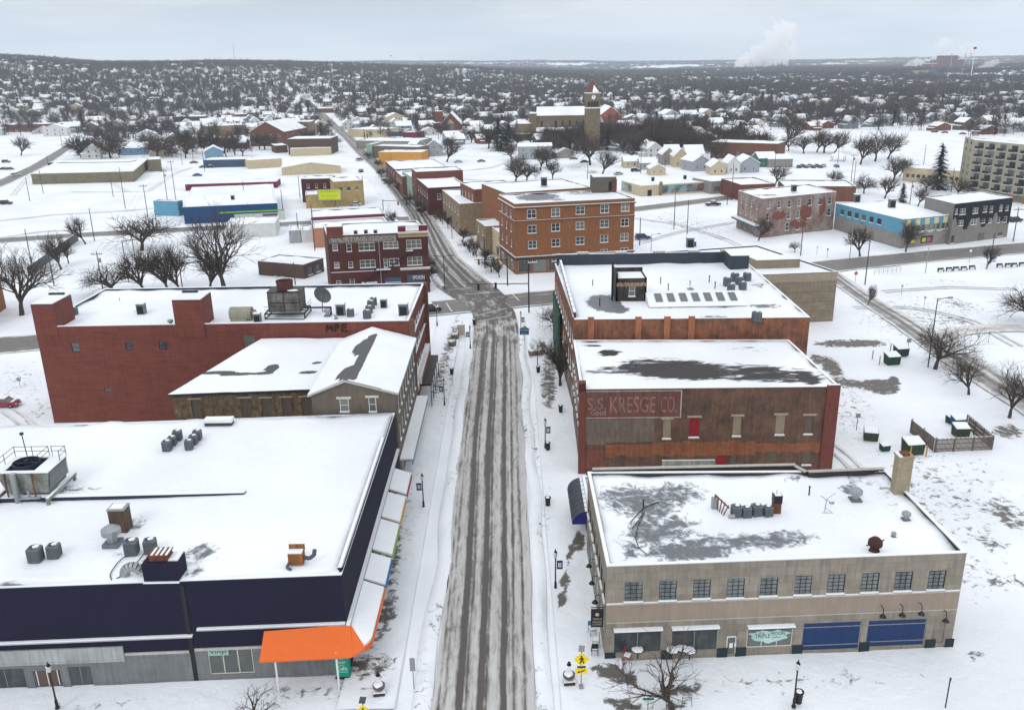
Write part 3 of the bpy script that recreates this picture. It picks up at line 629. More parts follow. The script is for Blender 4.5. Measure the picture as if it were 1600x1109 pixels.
# orange corner canopy: front face steep, rounding the corner to a flat snowy top
ya = G(560, 910, ze).y
yi, yo = [], []
arc = [(-14.2, ya, -12.2, ya-.1)]
for k in range(0, 9):
    t = R(90*k/8); arc.append((-14.2, 62.75-.0*k, -14.0+1.75*math.cos(t), 62.4-1.9*math.sin(t)))
o = canopy('canopy', [(a[0], a[1]) for a in arc[:6]], [(a[2], a[3]) for a in arc[:6]], ze+.1, ze-.65, ORNG)
def f(mb):
    xw = G(415, 984, ze+.3).x
    fr = [(xw, 61.9), (-14.2, 62.6)]+[(-14.2, 62.7)]*4
    ou = [(xw-.1, 60.1), (-14.0, 60.5)]+[(a[2], a[3]) for a in arc[8:4:-1]]
    for k in range(5):
        a, b, c, d = fr[k], fr[k+1], ou[k+1], ou[k]
        mb.add([(*a, ze+.5), (*b, ze+.5-(k > 0)*.3), (*c, ze-1.15+.12*k), (*d, ze-1.15+.12*max(0, k-1)), (*a, ze+.36), (*b, ze+.36-(k > 0)*.3), (*c, ze-1.3+.12*k), (*d, ze-1.3+.12*max(0, k-1))], [(3, 2, 1, 0), (4, 5, 6, 7), (3, 7, 6, 2), (0, 4, 7, 3)], 0)
sub(pu, 'canopy', [ORNG], f)
def f(mb):
    mb.tube((x, y, -.3), (x, y, ze-.9), .09, n=8)
for x, y in ((-20.3, 60.6), (-15.2, 60.8)): sub(pu, 'canopy_post', [WHITE], f)
# door leaves in the left storefront
dx = uz(76, 1065)
def f(mb):
    for o_ in (-.85, .05): mb.obox(A, ud, .8, .03, -.05, 2.15, 0, u0=dx[0]+o_, d0=-.06)
    for o_ in (-.9, -.02, .86): mb.obox(A, ud, .07, .06, -.05, 2.2, 1, u0=dx[0]+o_, d0=-.06)
    mb.obox(A, ud, 1.83, .06, 2.15, 2.25, 1, u0=dx[0]-.9, d0=-.06)
sub(pu, 'door', [mat('brown_door_glass', (.12, .07, .05), rough=.2, bump=0), WHITE], f)
def f(mb):
    p = uz(335, 1018); o = (A[0]+ud[0]*(p[0]-.9), A[1]+ud[1]*(p[0]-.9)-.0, p[1]-.3); n = .05
    mb.obox(A, ud, 1.7, .02, p[1]-.35, p[1]+.35, 0, u0=p[0]-.5, d0=.02); mb.text('Vinyl', (A[0]+ud[0]*(p[0]-.4)+ud[1]*.04, A[1]+ud[1]*(p[0]-.4)-ud[0]*.04, p[1]-.22), (*ud, 0), (0, 0, 1), 1.4, .45, 1, d=.02)
sub(pu, 'window_sign', [mat('mint_sign', (.30, .46, .42)), BLACK], f)
# ---- teal rotating sign box under the canopy
p = G(537, 1055); t = thing('sign_box', 'teal box sign reading cafe standing under the orange canopy', 'sign', (p.x, p.y, 0))
def f(mb):
    x, y = p.x, p.y; mb.box(x-.62, y-.45, .0, x+.62, y+.45, .22, 1); mb.box(x-.6, y-.43, .22, x+.6, y+.43, 2.9, 0)
    for s_, z, h_, w_ in (('Creative', 2.35, .3, 1.0), ('Art', 2.0, .26, .4), ('Center', 1.62, .28, .7), ('and', 1.40, .12, .3), ('Cafe', .92, .40, .95), ('coffee  lunch  gallery'.split('  ')[0]+' and more', .66, .13, .95)):
        if s_.startswith('coffee'): mb.box(x-.48, y-.445, .72, x+.48, y-.44, .76, 2); continue
        mb.text(s_, (x-w_/2, y-.432, z), (1, 0, 0), (0, 0, 1), w_, h_, 2)
sub(t, 'panel', [TEAL, BLACK, WHITE], f)
# ---- limestone corner building, right
A2, B2, C2, D2 = (7.75, 63.8), (38.9, 64.95), (38.6, 80.9), (7.7, 81.7)
RH = 9.45
wx = [(976, 909, 1004, 940), (1030, 907, 1057, 938), (1083, 905, 1110, 935), (1136, 903, 1163, 934), (1188, 902, 1215, 931), (1242, 899, 1268, 929), (1293, 897, 1320, 927), (1346, 895, 1373, 925), (1398, 893, 1425, 923), (1450, 891, 1477, 921)]
ops = [opx(A2, B2, *q, 'grid') for q in wx]+[opx(A2, B2, 959, 982, 1033, 1019, 'shop'), opx(A2, B2, 1049, 979, 1121, 1016, 'shop'), opx(A2, B2, 1135, 987, 1151, 1021, None), opx(A2, B2, 1167, 977, 1238, 1010, 'shop3'),
    opx(A2, B2, 1253, 972, 1344, 1014, None), opx(A2, B2, 1354, 968, 1446, 1008, None), opx(A2, B2, 1457, 966, 1476, 1004, None)]
ops = [(o[0], o[1], max(o[2], -.3) if o[2] < .35 and o[4] is None else o[2], o[3], o[4]) for o in ops]
wops = rows(17.9, 8, 1.3, 5.2, 1.9, .6, 'grid')+rows(17.9, 3, 4.2, .9, 2.3, .8, 'shop')
br = blobs([(1000, 785, 80, 34, .72, 10), (1055, 772, 60, 24, .66, 0), (1020, 800, 50, 26, .6, 0), (1030, 830, 75, 26, .74, -10), (1075, 862, 90, 16, .95, 0), (1120, 850, 80, 20, .64, 0), (1180, 846, 120, 16, .7, -2), (1230, 838, 60, 13, .6, 0), (950, 770, 8, 10, 1.1, -50), (1010, 755, 24, 3, .9, 0),
    (995, 820, 14, 34, .45, 10), (985, 862, 10, 14, .9, 0), (1330, 752, 26, 5, .8, 0), (1325, 765, 14, 9, .8, 0), (1245, 745, 20, 5, .7, 0), (1385, 770, 10, 40, .4, -30), (1215, 842, 30, 4, .8, 0), (1345, 748, 60, 3, .6, 18)])
lb = building('limestone_building', 'two storey grey limestone corner building with a row of ten barred upper windows', [A2, B2, C2, D2], RH, LIME, {0: ops, 3: wops}, par=.5, cope=mat('stone_coping', (.36, .34, .30)), bare=br, parapet_in=DARK, amp=.09)
u2d = Vector((B2[0]-A2[0], B2[1]-A2[1])).normalized(); zs_ = onwall(1200, 933, A2, B2)[1]; zf = onwall(1200, 962, A2, B2)[1]
def f(mb): mb.obox(A2, u2d, 31.1, .14, zs_-.12, zs_, 0); mb.obox(A2, u2d, 31.1, .13, zs_, zs_+.05, 1); mb.obox(A2, u2d, 31.1, .08, zf-.1, zf, 0)
sub(lb, 'string_course', [STONE, SNOW], f)
def f(mb): mb.obox(A2, u2d, 31.1, .03, zf, zs_-.12, 0)
sub(lb, 'stucco_band', [mat('tan_stucco_band', (.30, .24, .19), var=.15)], f)
for o in (ops[10], ops[11], ops[13]):
    def f(mb, o=o):
        mb.obox(A2, u2d, o[1]-o[0]+.1, .38, o[3]-.12, o[3]-.02, 0, u0=o[0]-.05); mb.obox(A2, u2d, o[1]-o[0]+.1, .42, o[3]-.02, o[3]+.16, 1, u0=o[0]-.05)
    sub(lb, 'awning', [BLACK, SNOW], f)
BLUE = mat('blue_tile_panel', (.008, .032, .115), var=.15, kind='panel', rough=.4)
for o in (ops[14], ops[15]):
    def f(mb, o=o):
        a = (A2[0], A2[1]); mb.obox(A2, u2d, o[1]-o[0]-.06, .06, o[2]+.02, o[3]-.02, 0, u0=o[0]+.03, d0=-.12)
        for z in (o[2]+.45, o[3]-.5): mb.obox(A2, u2d, o[1]-o[0]-.06, .03, z, z+.07, 1, u0=o[0]+.03, d0=-.055)
        for u in (o[0]+.03, o[1]-.09): mb.obox(A2, u2d, .06, .02, o[2]+.05, o[3]-.05, 1, u0=u, d0=-.055)
    sub(lb, 'panel', [BLUE, STEEL], f)
def f(mb):
    o = ops[12]; mb.obox(A2, u2d, o[1]-o[0]-.1, .04, o[2], o[3]-.6, 0, u0=o[0]+.05, d0=-.12)
    for u in (o[0]+.03, o[1]-.11): mb.obox(A2, u2d, .08, .07, o[2], o[3]-.55, 1, u0=u, d0=-.12)
    mb.obox(A2, u2d, o[1]-o[0]-.1, .06, o[3]-.6, o[3]-.5, 1, u0=o[0]+.05, d0=-.12); mb.obox(A2, u2d, .3, .01, o[3]-1.7, o[3]-1.2, 2, u0=o[0]+.3, d0=-.075); mb.obox(A2, u2d, .25, .01, o[3]-1.6, o[3]-1.2, 2, u0=o[0]+.75, d0=-.075)
sub(lb, 'door', [GLASS2, WHITE, WHITE], f)
for q in (953, 1041, 1128, 1157, 1245, 1349, 1451, 1482): sub(lb, 'plinth', [mat('dark_plinth', (.02, .03, .04))], lambda mb: mb.obox(A2, u2d, .95 if q not in (1482,) else .8, .05, -.4, .75, 0, u0=onwall(q, 1015, A2, B2)[0]-.45))
def f(mb):   # painted sign on the glass: pale cloud shape and dark lettering
    o = ops[13]; cu, cz = (o[0]+o[1])/2, (o[2]+o[3])/2+.05; P = lambda u, z, d: (A2[0]+u2d[0]*u+u2d[1]*d, A2[1]+u2d[1]*u-u2d[0]*d, z)
    ring = []
    for k in range(40):
        t = 2*math.pi*k/40; r_ = 1+.10*math.sin(7*t)+.06*math.sin(11*t+1); ring.append(P(cu+1.75*math.cos(t)*r_, cz+.62*math.sin(t)*r_+.12*math.cos(t*2), -.045))
    mb.add([P(cu, cz, -.045)]+ring, [(0, 1+k, 1+(k+1) % 40) for k in range(40)], 0)
    ux = (*u2d, 0)
    for s_, u, z, w_, h_ in (('TRIPLE', -1.3, -.22, 1.35, .42), ('MOON', .12, .02, 1.25, .36)): mb.text(s_, P(cu+u, cz+z, -.03), ux, (.0, 0, 1), w_, h_, 1, d=.0)
    mb.text('the', P(cu-1.0, cz+.26, -.03), ux, (0, 0, 1), .5, .14, 1, d=0); mb.text('coffee', P(cu+.2, cz-.25, -.03), ux, (0, 0, 1), .8, .16, 1, d=0)
sub(lb, 'window_sign', [mat('pale_aqua_sign', (.42, .60, .58)), BLACK], f)
# chimney at the back right corner
def f(mb):
    mb.prism([(37.5, 76.2), (38.9, 76.2), (38.9, 77.3), (37.5, 77.3)], 6, 13.1); mb.box(37.4, 76.1, 13.1, 39, 77.4, 13.25, 0); mb.box(37.8, 76.4, 13.25, 38.6, 77.1, 13.5, 1); mb.box(37.45, 76.15, 13.25, 37.8, 77.35, 13.33, 2)
sub(lb, 'chimney', [mat('cream_chimney', (.34, .29, .20), kind='brick'), RUST, SNOW], f)
def f(mb):   # stone coping kink of the back parapet and its dark upstand
    for a, b, h_ in (((8.2, 82.0), (29.5, 82.2), .55), ((29.5, 82.3), (30.3, 80.6), .35), ((30.3, 80.6), (38.2, 81.0), .5)):
        d = (Vector(b)-Vector(a)); l_ = d.length; d.normalize(); mb.obox(a, d, l_, .35, RH-.5, RH+h_*.6, 0); mb.obox(a, d, l_, .42, RH+h_*.6, RH+h_*.6+.1, 1)
sub(lb, 'parapet', [DARK, STONE], f)
# gooseneck lamps on the front, one above the recessed door and three over the blue panels
def gooseneck(px, py, a=A2, b=B2, lab=''):
    u, z = onwall(px, py, a, b); e = (Vector(b)-Vector(a)).normalized(); nn = Vector((e[1], -e[0])); P = lambda d, zz: (a[0]+e[0]*u+nn[0]*d, a[1]+e[1]*u+nn[1]*d, zz)
    mb = MB(); mb.path([P(0, z), P(.35, z+.12), P(.6, z-.05), P(.65, z-.45)], .035); mb.tube(P(.65, z-.45), P(.65, z-.75), .08, .30, 10); mb.build('gooseneck_lamp', [BLACK], lb)
for q in ((1376, 945), (1406, 943), (1436, 941), (1474, 952)): gooseneck(*q)
for y in (2.5, 5.5, 8.4): 
    mb = MB(); x = 7.7; yy = 63.8+y; mb.path([(x, yy, 4.9), (x-.35, yy, 5.05), (x-.6, yy, 4.9), (x-.65, yy, 4.5)], .035); mb.tube((x-.65, yy, 4.5), (x-.65, yy, 4.2), .08, .3, 10); mb.build('gooseneck_lamp', [BLACK], lb)
def f(mb):
    x = 7.7; mb.tube((x, 64.3, 5.1), (x-1.2, 64.3, 5.1), .04); mb.box(x-1.2, 64.27, 3.1, x-.1, 64.33, 4.95, 0)
    mb.blob((x-.65, 64.25, 4.4), .18, .03, .18, mi=1, amp=0)
    for z, s_ in ((3.85, 'TRIPLE'), (3.55, 'MOON'), (3.3, 'COFFEE')): mb.text(s_, (x-1.05, 64.265, z), (1, 0, 0), (0, 0, 1), .8, .18, 1)
sub(lb, 'hanging_sign', [BLACK, mat('pale_lettering', (.5, .4, .3))], f)
# ---- low hidden link with the curved blue awning
lk = building('link_building', 'low flat building with a curved dark blue awning between limestone and brick buildings', [(8.0, 82.6), (30, 82.6), (30, 91.5), (8.0, 91.5)], 4.1, BTAN, {3: rows(8.9, 2, 3.2, .4, 1.9, .6, 'shop')}, par=.3)
def f(mb):
    y0, y1 = 83.2, 91.4; n = 8; pr = [(7.98-1.75*math.sin(R(90*k/n)), 2.5+1.55*math.cos(R(90*k/n))) for k in range(n+1)]
    ys = np.linspace(y0, y1, 9)
    for a, b in zip(ys, ys[1:]):
        for k in range(n):
            (x0, z0), (x1, z1_) = pr[k], pr[k+1]; mb.add([(x0, a, z0), (x0, b, z0), (x1, b, z1_), (x1, a, z1_)], [(0, 1, 2, 3)], 0)
        mb.path([(x, a, z+.02) for x, z in pr], .03, 4, 0)
    mb.add([(7.98, y0, 2.5)]+[(x, y0, z) for x, z in pr], [(0, k+1, k+2) for k in range(n)], 1); mb.add([(7.98, y1, 2.5)]+[(x, y1, z) for x, z in pr], [(0, k+2, k+1) for k in range(n)], 1)
sub(lk, 'awning', [mat('dark_canvas', (.05, .055, .07), rough=.6, zsnow=.97), mat('royal_blue_canvas', (.02, .02, .16))], f)
# ---- brick building with the ghost sign
KH = 11.6
A3, B3, C3, D3 = (8.5, 100.3), (40.4, 99.7), (40.0, 118.8), (9.0, 120.4)
kw = [(1036, 655, 1048, 685, 'tan'), (1077, 652, 1092, 683, 'red'), (1145, 650, 1158, 681, 'tan'), (1212, 648, 1226, 679, 'tan'), (1257, 649, 1270, 678, 'board'), (1120, 702, 1135, 727, 'red'), (1142, 702, 1151, 727, 'board'), (1201, 700, 1214, 726, 'board'), (1254, 698, 1268, 726, 'board')]
kops = [opx(A3, B3, *q) for q in kw]
kb = building('brick_building', 'worn brick three storey building with a faded painted sign and red shutters', [A3, B3, C3, D3], KH, BRUST, {0: kops, 3: rows(20, 7, 1.3, 5, 2.1, .6, 'dh')+rows(20, 7, 1.3, 8.4, 1.9, .6, 'dh')+rows(20, 4, 3.6, .8, 2.6, .8, 'shop')}, par=.25, cope=mat('clay_coping', (.24, .1, .07)), bare=blobs([(1060, 578, 120, 20, 1.05, 3), (1190, 584, 120, 17, .8, 3), (985, 581, 90, 6, .7, 0), (952, 551, 20, 7, 1.2, 0), (1262, 590, 30, 12, .9, 20), (960, 576, 60, 5, .5, 0), (1180, 545, 60, 6, .35, 0), (925, 540, 20, 4, .5, 0)]),
    roofm=snowmat('roof_tar', dark=(.012, .011, .011), dark2=(.045, .042, .04), slush=(.33, .34, .36), sc=1.5, stretch=(.4, 1.6, 1), namp=1.25))
u3d = (Vector(B3)-Vector(A3)).normalized(); P3 = lambda u, z, d: (A3[0]+u3d[0]*u+u3d[1]*d, A3[1]+u3d[1]*u-u3d[0]*d, z)
SIGNR = mat('faded_maroon_paint', (.155, .055, .045), var=.45, scale=.35, c2=(.13, .085, .065), kind='brick'); GHOST = mat('faded_letter_paint', (.31, .155, .13), var=.5, scale=.8, c2=(.25, .11, .09), kind='brick')
(su0, sz1), (su1, sz0) = onwall(910, 612, A3, B3), onwall(1064, 652, A3, B3); sz1 = onwall(985, 610, A3, B3)[1]; sz0 = onwall(985, 653, A3, B3)[1]
def f(mb):
    mb.obox(A3, u3d, su1-su0, .02, sz0, sz1, 0, u0=su0)
    for z in (sz0, sz1-.12): mb.obox(A3, u3d, su1-su0, .035, z, z+.12, 2, u0=su0)
    for u in (su0, su1-.14): mb.obox(A3, u3d, .14, .034, sz0+.12, sz1-.12, 2, u0=u)
    H_ = sz1-sz0; Lw = su1-su0
    mb.text('S.S.', P3(su0+Lw*.05, sz0+H_*.32, .026), (*u3d, 0), (0, 0, 1), Lw*.19, H_*.42, 1, d=.0)
    mb.text('KRESGE', P3(su0+Lw*.28, sz0+H_*.2, .026), (*u3d, 0), (0, 0, 1), Lw*.46, H_*.58, 1, d=.0); mb.text('CO.', P3(su0+Lw*.79, sz0+H_*.2, .026), (*u3d, 0), (0, 0, 1), Lw*.16, H_*.58, 1, d=.0)
    mb.text('Good', P3(su0+Lw*.09, sz0+H_*.12, .03), (*u3d, 0), (0, 0, 1), Lw*.15, H_*.2, 3, d=.0)
sub(kb, 'painted_sign', [SIGNR, GHOST, mat('sign_border_paint', (.42, .36, .32), var=.4), mat('pale_ghost_letters', (.34, .22, .2), var=.4)], f)
def f(mb):
    (a, b), (c, d) = onwall(1034, 719, A3, B3), onwall(1117, 728, A3, B3); mb.obox(A3, u3d, c-a, .12, d-.2, b, 0, u0=a); mb.obox(A3, u3d, c-a-.1, .14, b, b+.08, 1, u0=a)
sub(kb, 'stone_sign', [mat('weathered_sign_stone', (.28, .28, .25), var=.5), SNOW], f)
LINT = mat('concrete_lintel', (.36, .30, .22))
for o, q in zip(kops, kw):
    if q[1] < 690: sub(kb, 'lintel', [LINT], lambda mb, o=o: mb.obox(A3, u3d, o[1]-o[0]+.6, .1, o[3], o[3]+.25, 0, u0=o[0]-.3))
PM3 = [mat('red_brick_pier', (.165, .048, .036), kind='brick'), mat('red_brick_end', (.17, .055, .038), kind='brick'), SNOW]
sub(kb, 'pier', PM3, lambda mb: (mb.obox(A3, u3d, 1.6, .28, -.4, KH+.35, 0, u0=30.35), mb.obox(A3, u3d, 1.5, .3, KH+.35, KH+.45, 2, u0=30.4)))
def f(mb):
    mb.obox(A3, u3d, .9, .2, -.4, KH+.8, 1, u0=-.3); mb.obox(A3, u3d, .9, .9, KH-.2, KH+1.0, 1, u0=-.3, d0=-.7)
sub(kb, 'pier', PM3, f)
def f(mb):   # patches: grey paint lower left, red paint block at the foot
    for (x0, y0, x1, y1, m_) in ((909, 655, 1022, 694, 0), (905, 702, 944, 731, 1), (945, 690, 1180, 712, 2), (1180, 692, 1290, 706, 2)):
        a, c = onwall(x0, (y0+y1)/2, A3, B3)[0], onwall(x1, (y0+y1)/2, A3, B3)[0]; b, d = onwall((x0+x1)/2, y0, A3, B3)[1], onwall((x0+x1)/2, y1, A3, B3)[1]
        if m_ < 2: mb.obox(A3, u3d, c-a, .012, d, b, m_, u0=a)
        else:
            n = 26; top = [P3(a+(c-a)*k/n, b+noise.noise(Vector((k*.6, m_, x0)))*.5, .012) for k in range(n+1)]; bt = [P3(a+(c-a)*k/n, d+noise.noise(Vector((k*.5, 9, x0)))*.5, .012) for k in range(n+1)]
            mb.add(top+bt, [(n+1+k, n+2+k, k+1, k) for k in range(n)], 2)
sub(kb, 'wall_patch', [mat('old_grey_brick_paint', (.17, .13, .105), kind='brick', var=.35), mat('old_red_brick_paint', (.21, .07, .05), kind='brick', var=.3), mat('bare_orange_brick', (.27, .10, .045), kind='brick', var=.4)], f)
# ---- building with brick pilasters and the burnt penthouse
A4, B4, C4, D4 = (9.2, 121.2), (43.3, 120.2), (43.9, 158.5), (8.3, 158.7)
VH = 14.5
pb = building('penthouse_building', 'long flat roofed building with brick pilasters, skylights and a scorched rooftop penthouse', [A4, B4, C4, D4], VH, mat('pilaster_brick', (.27, .105, .055), kind='brick', var=.4, c2=(.12, .065, .045)),
    {3: rows(37.5, 11, 1.5, 5, 2.3, 1, 'dh')+rows(37.5, 11, 1.5, 9.5, 2.2, 1, 'dh')+rows(37.5, 6, 4, .8, 2.7, 1, 'shop')}, par=.25, cope=mat('dark_coping', (.06, .05, .05)),
    bare=blobs([(945, 474, 30, 14, 2.4, 8), (965, 482, 18, 8, 2.0, 10), (1115, 497, 26, 4, 1.1, 0), (1035, 480, 40, 4, .25, 0), (1125, 478, 30, 5, .7, 0), (1195, 478, 40, 3, .9, 0), (1185, 446, 14, 6, .6, 0), (1080, 451, 8, 3, 1, 0), (1140, 475, 16, 5, .6, 0)]))
u4 = (Vector(B4)-Vector(A4)).normalized()
for px in (923, 997, 1042, 1080):
    def f(mb):
        u = onwall(px, 510, A4, B4)[0]; mb.obox(A4, u4, .9, .35, 5, VH+.5, 0, u0=u-.45); mb.obox(A4, u4, .8, .3, VH+.5, VH+.58, 1, u0=u-.4)
    sub(pb, 'pilaster', [mat('pilaster_orange_brick', (.35, .13, .065), kind='brick', var=.3), SNOW], f)
def f(mb):   # tall dark back parapet with notched top
    y = 157.4; mb.box(8.6, y, VH-.3, 43, y+.4, VH+2.0, 0)
    for x in (13.5, 20.5, 27.5, 34, 40): mb.box(x-1.1, y-.02, VH+2.0, x+1.1, y+.42, VH+2.35, 1); mb.box(x-1, y+.02, VH+2.35, x+1, y+.38, VH+2.42, 2)
    mb.box(8.6, y+.01, VH+2.0, 43, y+.39, VH+2.06, 2); mb.box(39.5, 152, VH-.3, 42.8, 157, VH+2.4, 0); mb.box(39.5, 152, VH+2.4, 42.8, 157, VH+2.5, 2)
sub(pb, 'parapet', [mat('slate_membrane', (.035, .045, .06)), MATS['stone_coping'], SNOW], f)
def f(mb):   # street parapet steps, red brick with snow
    for k in range(12): y = 122+k*3; mb.box(9.05, y, VH-.2, 9.5, y+2.6, VH+.9, 0); mb.box(9.1, y+.05, VH+.9, 9.5, y+2.5, VH+1.05, 1)
    mb.box(9.0, 121.5, VH+.3, 9.1, 158, VH+.6, 1)
sub(pb, 'street_parapet', [BDK, SNOW], f)
pp0, pp1 = G(962, 470, VH), G(1009, 468, VH)
def f(mb):
    x0, x1, y = pp0.x, pp1.x, pp0.y; wall_cells(mb, (x0, y), (x1, y), VH-.2, VH+3.6, [(1.7*(x1-x0)/4, 2.5*(x1-x0)/4, VH+.7, VH+2.4)], 0)
    mb.prism([(x1, y), (x1, y+5), (x1-.3, y+5), (x1-.3, y)], VH-.2, VH+3.6, 0); mb.prism([(x0, y), (x0+.3, y), (x0+.3, y+5), (x0, y+5)], VH-.2, VH+4.4, 0); mb.box(x0, y+4.7, VH-.2, x1, y+5, VH+4.2, 0)
    mb.box(x0+.3, y+.02, VH+3.0, x1-.3, y+4.7, VH+3.55, 2); n = 24
    top = [(x0+.1+(x1-x0-.2)*k/n, y-.02, VH+2.9+noise.noise(Vector((k*.5, 1, 1)))*.3) for k in range(n+1)]; bt = [(p[0], y-.02, VH+2.3+noise.noise(Vector((k*.7, 5, 1)))*.4) for k, p in enumerate(top)]
    mb.add(top+bt, [(n+1+k, n+2+k, k+1, k) for k in range(n)], 1)
ph = sub(pb, 'penthouse', [mat('scorched_brick', (.05, .042, .04), kind='brick', var=.5, c2=(.02, .02, .02)), mat('spalled_brick', (.26, .17, .11), var=.5), SNOW], f)
put_window(pb, (pp0.x, pp0.y), (pp1.x, pp0.y), 2.1*(pp1.x-pp0.x)/4, VH+.7, .8*(pp1.x-pp0.x)/4, 1.7, 'dh')
def f(mb): mb.tube((pp0.x-.5, pp0.y+.6, VH), (pp0.x-.5, pp0.y+.6, VH+6.2), .16, n=8)
sub(pb, 'flue', [BLACK], f)
sk0, sk1 = G(1013, 477, VH), G(1160, 470, VH)
def f(mb):   # sloped skylight block with seven panes
    x0, x1, y0, y1 = sk0.x, sk1.x, sk0.y-1.2, sk0.y+3.2; mb.add([(x0, y0, VH), (x1, y0, VH), (x1, y1, VH), (x0, y1, VH), (x0, y1, VH+1.3), (x1, y1, VH+1.3), (x0, y0, VH+.1), (x1, y0, VH+.1)], [(6, 7, 5, 4), (2, 3, 4, 5), (0, 6, 4, 3), (1, 2, 5, 7), (0, 1, 7, 6)], 0)
    for k in range(7):
        x = x0+1.2+k*(x1-x0-1.5)/7; P = lambda t: (y0+(y1-y0)*t, VH+.13+1.2*t); (ya, za), (yb, zb_) = P(.3), P(.85)
        mb.add([(x, ya, za+.07), (x+1.1, ya, za+.07), (x+1.1, yb, zb_+.07), (x, yb, zb_+.07), (x, ya, za), (x+1.1, ya, za), (x+1.1, yb, zb_), (x, yb, zb_)], [(0, 1, 2, 3), (4, 5, 1, 0), (5, 6, 2, 1), (7, 4, 0, 3)], 1)
sub(pb, 'skylight', [SNOW, GLASS], f)
GRN = mat('dark_green_shopfront', (.02, .07, .045)); 
def f(mb): mb.box(7.9, 141, .0, 8.28, 158, 9.5, 0)
sub(pb, 'green_front', [GRN], f)
# ---- tan block warehouse behind
TH = 9.95
tn = building('tan_warehouse', 'large tan block warehouse with a plain flat snowy roof behind the penthouse building', [(44.2, 165.4), (64.9, 167.3), (56.4, 194.5), (11.2, 184), (9.0, 160), (44.2, 160)], TH, BTAN, {}, par=.35, cope=DARK)
def f(mb):
    for z, h_, m_ in ((8.3, 1.6, 0), (6.0, .12, 1), (4.0, .12, 1), (2.0, .1, 1)): mb.obox((44.2, 165.4), Vector((20.7, 1.9)).normalized(), 20.75, .03, z, z+h_, m_)
sub(tn, 'block_band', [mat('pale_tan_band', (.32, .27, .2)), mat('dark_tan_band', (.17, .13, .095))], f)
for q, h_ in (([(50, 172), (59, 172.5), (58, 177), (49, 176.5)], 1.6), ([(28, 172), (33, 172), (32, 177), (27, 177)], 1.2)): sub(tn, 'roof_hut', [BTAN, SNOW], lambda mb: mb.prism(q, TH-.3, TH+h_, 0, 1))
# ---- red painted brick building, left
A5, B5, C5, D5 = (-69.4, 121.0), (-14.95, 120.8), (-14.8, 143.5), (-69.2, 143.5)
BH = 14.9
ow = [opx(A5, B5, 112, 536, 125, 550, 'dark'), opx(A5, B5, 196, 535, 207, 547, 'dark'), opx(A5, B5, 248, 533, 261, 546, 'dark'), opx(A5, B5, 383, 524, 399, 556, 'grate'), opx(A5, B5, 163, 607, 173, 612, 'plain')]
ew = []
for z in (4.6, 8.2, 11.6): ew += [(1.0, 21.5, z, z+1.2, None)]
rb = building('red_brick_building', 'tall red painted brick building with rooftop stair towers and MPE lettering', [A5, B5, C5, D5], BH, BRED, {0: ow, 1: ew}, par=.55, cope=STEEL, parapet_in=NAVY,
    bare=blobs([(300, 490, 10, 7, .8, 0), (222, 486, 14, 5, .5, 0), (290, 484, 16, 4, .5, 0)]), sillless=True)
for (a, b, y0, y1, hh) in ((-69.4, -66.2, 121.0, 126.5, 18.2), (-48.9, -44.7, 120.84, 125.2, 18.5)):
    def f(mb, a=a, b=b, y0=y0, y1=y1, hh=hh):
        mb.box(a, y0-.075, BH-2, b, y1, hh, 0); mb.box(a, y0-.09, hh, b, y1, hh+.1, 1); mb.box(a+.1, y0+.05, hh+.1, b-.1, y1-.1, hh+.22, 2); mb.box(a+.1, y1-.5, hh+.1, a+2.4, y1-.15, hh+.5, 1)
    sub(rb, 'stair_tower', [BRED, NAVY, SNOW], f)
def f(mb):
    for z in (4.6, 8.2, 11.6):
        mb.box(-14.98, 121.9, z-.06, -14.7, 142.3, z+.02, 1); mb.box(-15.05, 122, z+.02, -14.98, 142.2, z+1.15, 0)
        for k in range(8): y = 122+k*2.88; mb.box(-14.99, y-.05, z, -14.9, y+.05, z+1.2, 2)
sub(rb, 'ribbon_window', [GLASS, SNOW, BLACK], f)
def f(mb): mb.box(-14.9, 120.7, -.4, -14.2, 121.5, BH+.2, 0); mb.box(-14.9, 142.9, -.4, -14.2, 143.6, BH+.2, 0); mb.box(-14.8, 121.5, 3.3, -14.2, 142.9, 4.3, 1); mb.box(-14.8, 121.5, 4.3, -14.2, 142.9, 4.4, 2)
sub(rb, 'street_pier', [mat('brown_brick_pier', (.17, .08, .05), kind='brick'), mat('sand_fascia', (.42, .30, .18)), SNOW], f)
def f(mb):
    a = onwall(510, 518, A5, B5); b = onwall(543, 506, A5, B5); P = lambda u, z: (A5[0]+u, 120.76, z); th = .13; w_ = (b[0]-a[0]); h_ = b[1]-a[1]
    def st(pts):
        for p, q in zip(pts, pts[1:]): mb.tube(P(a[0]+p[0]*w_, a[1]+p[1]*h_), P(a[0]+q[0]*w_, a[1]+q[1]*h_), th*.9, n=4)
    st([(.0, 0), (.06, .9), (.15, .35), (.24, .9), (.3, .02)]); st([(.42, .0), (.42, .95), (.58, .9), (.6, .6), (.43, .5)]); st([(.98, .98), (.75, .9), (.72, .05), (1, .0)]); st([(.73, .48), (.93, .52)])
sub(rb, 'lettering', [mat('black_spray', (.02, .01, .01))], f)
def f(mb):
    x = onwall(399, 560, A5, B5)[0]+A5[0]
    for o in (0, .5): mb.tube((x+o, 120.9, 5), (x+o, 120.9, 9.3), .04, n=4)
    for k in range(10): mb.tube((x, 120.9, 5.2+k*.42), (x+.5, 120.9, 5.2+k*.42), .03, n=4)
sub(rb, 'ladder', [WHITE], f)
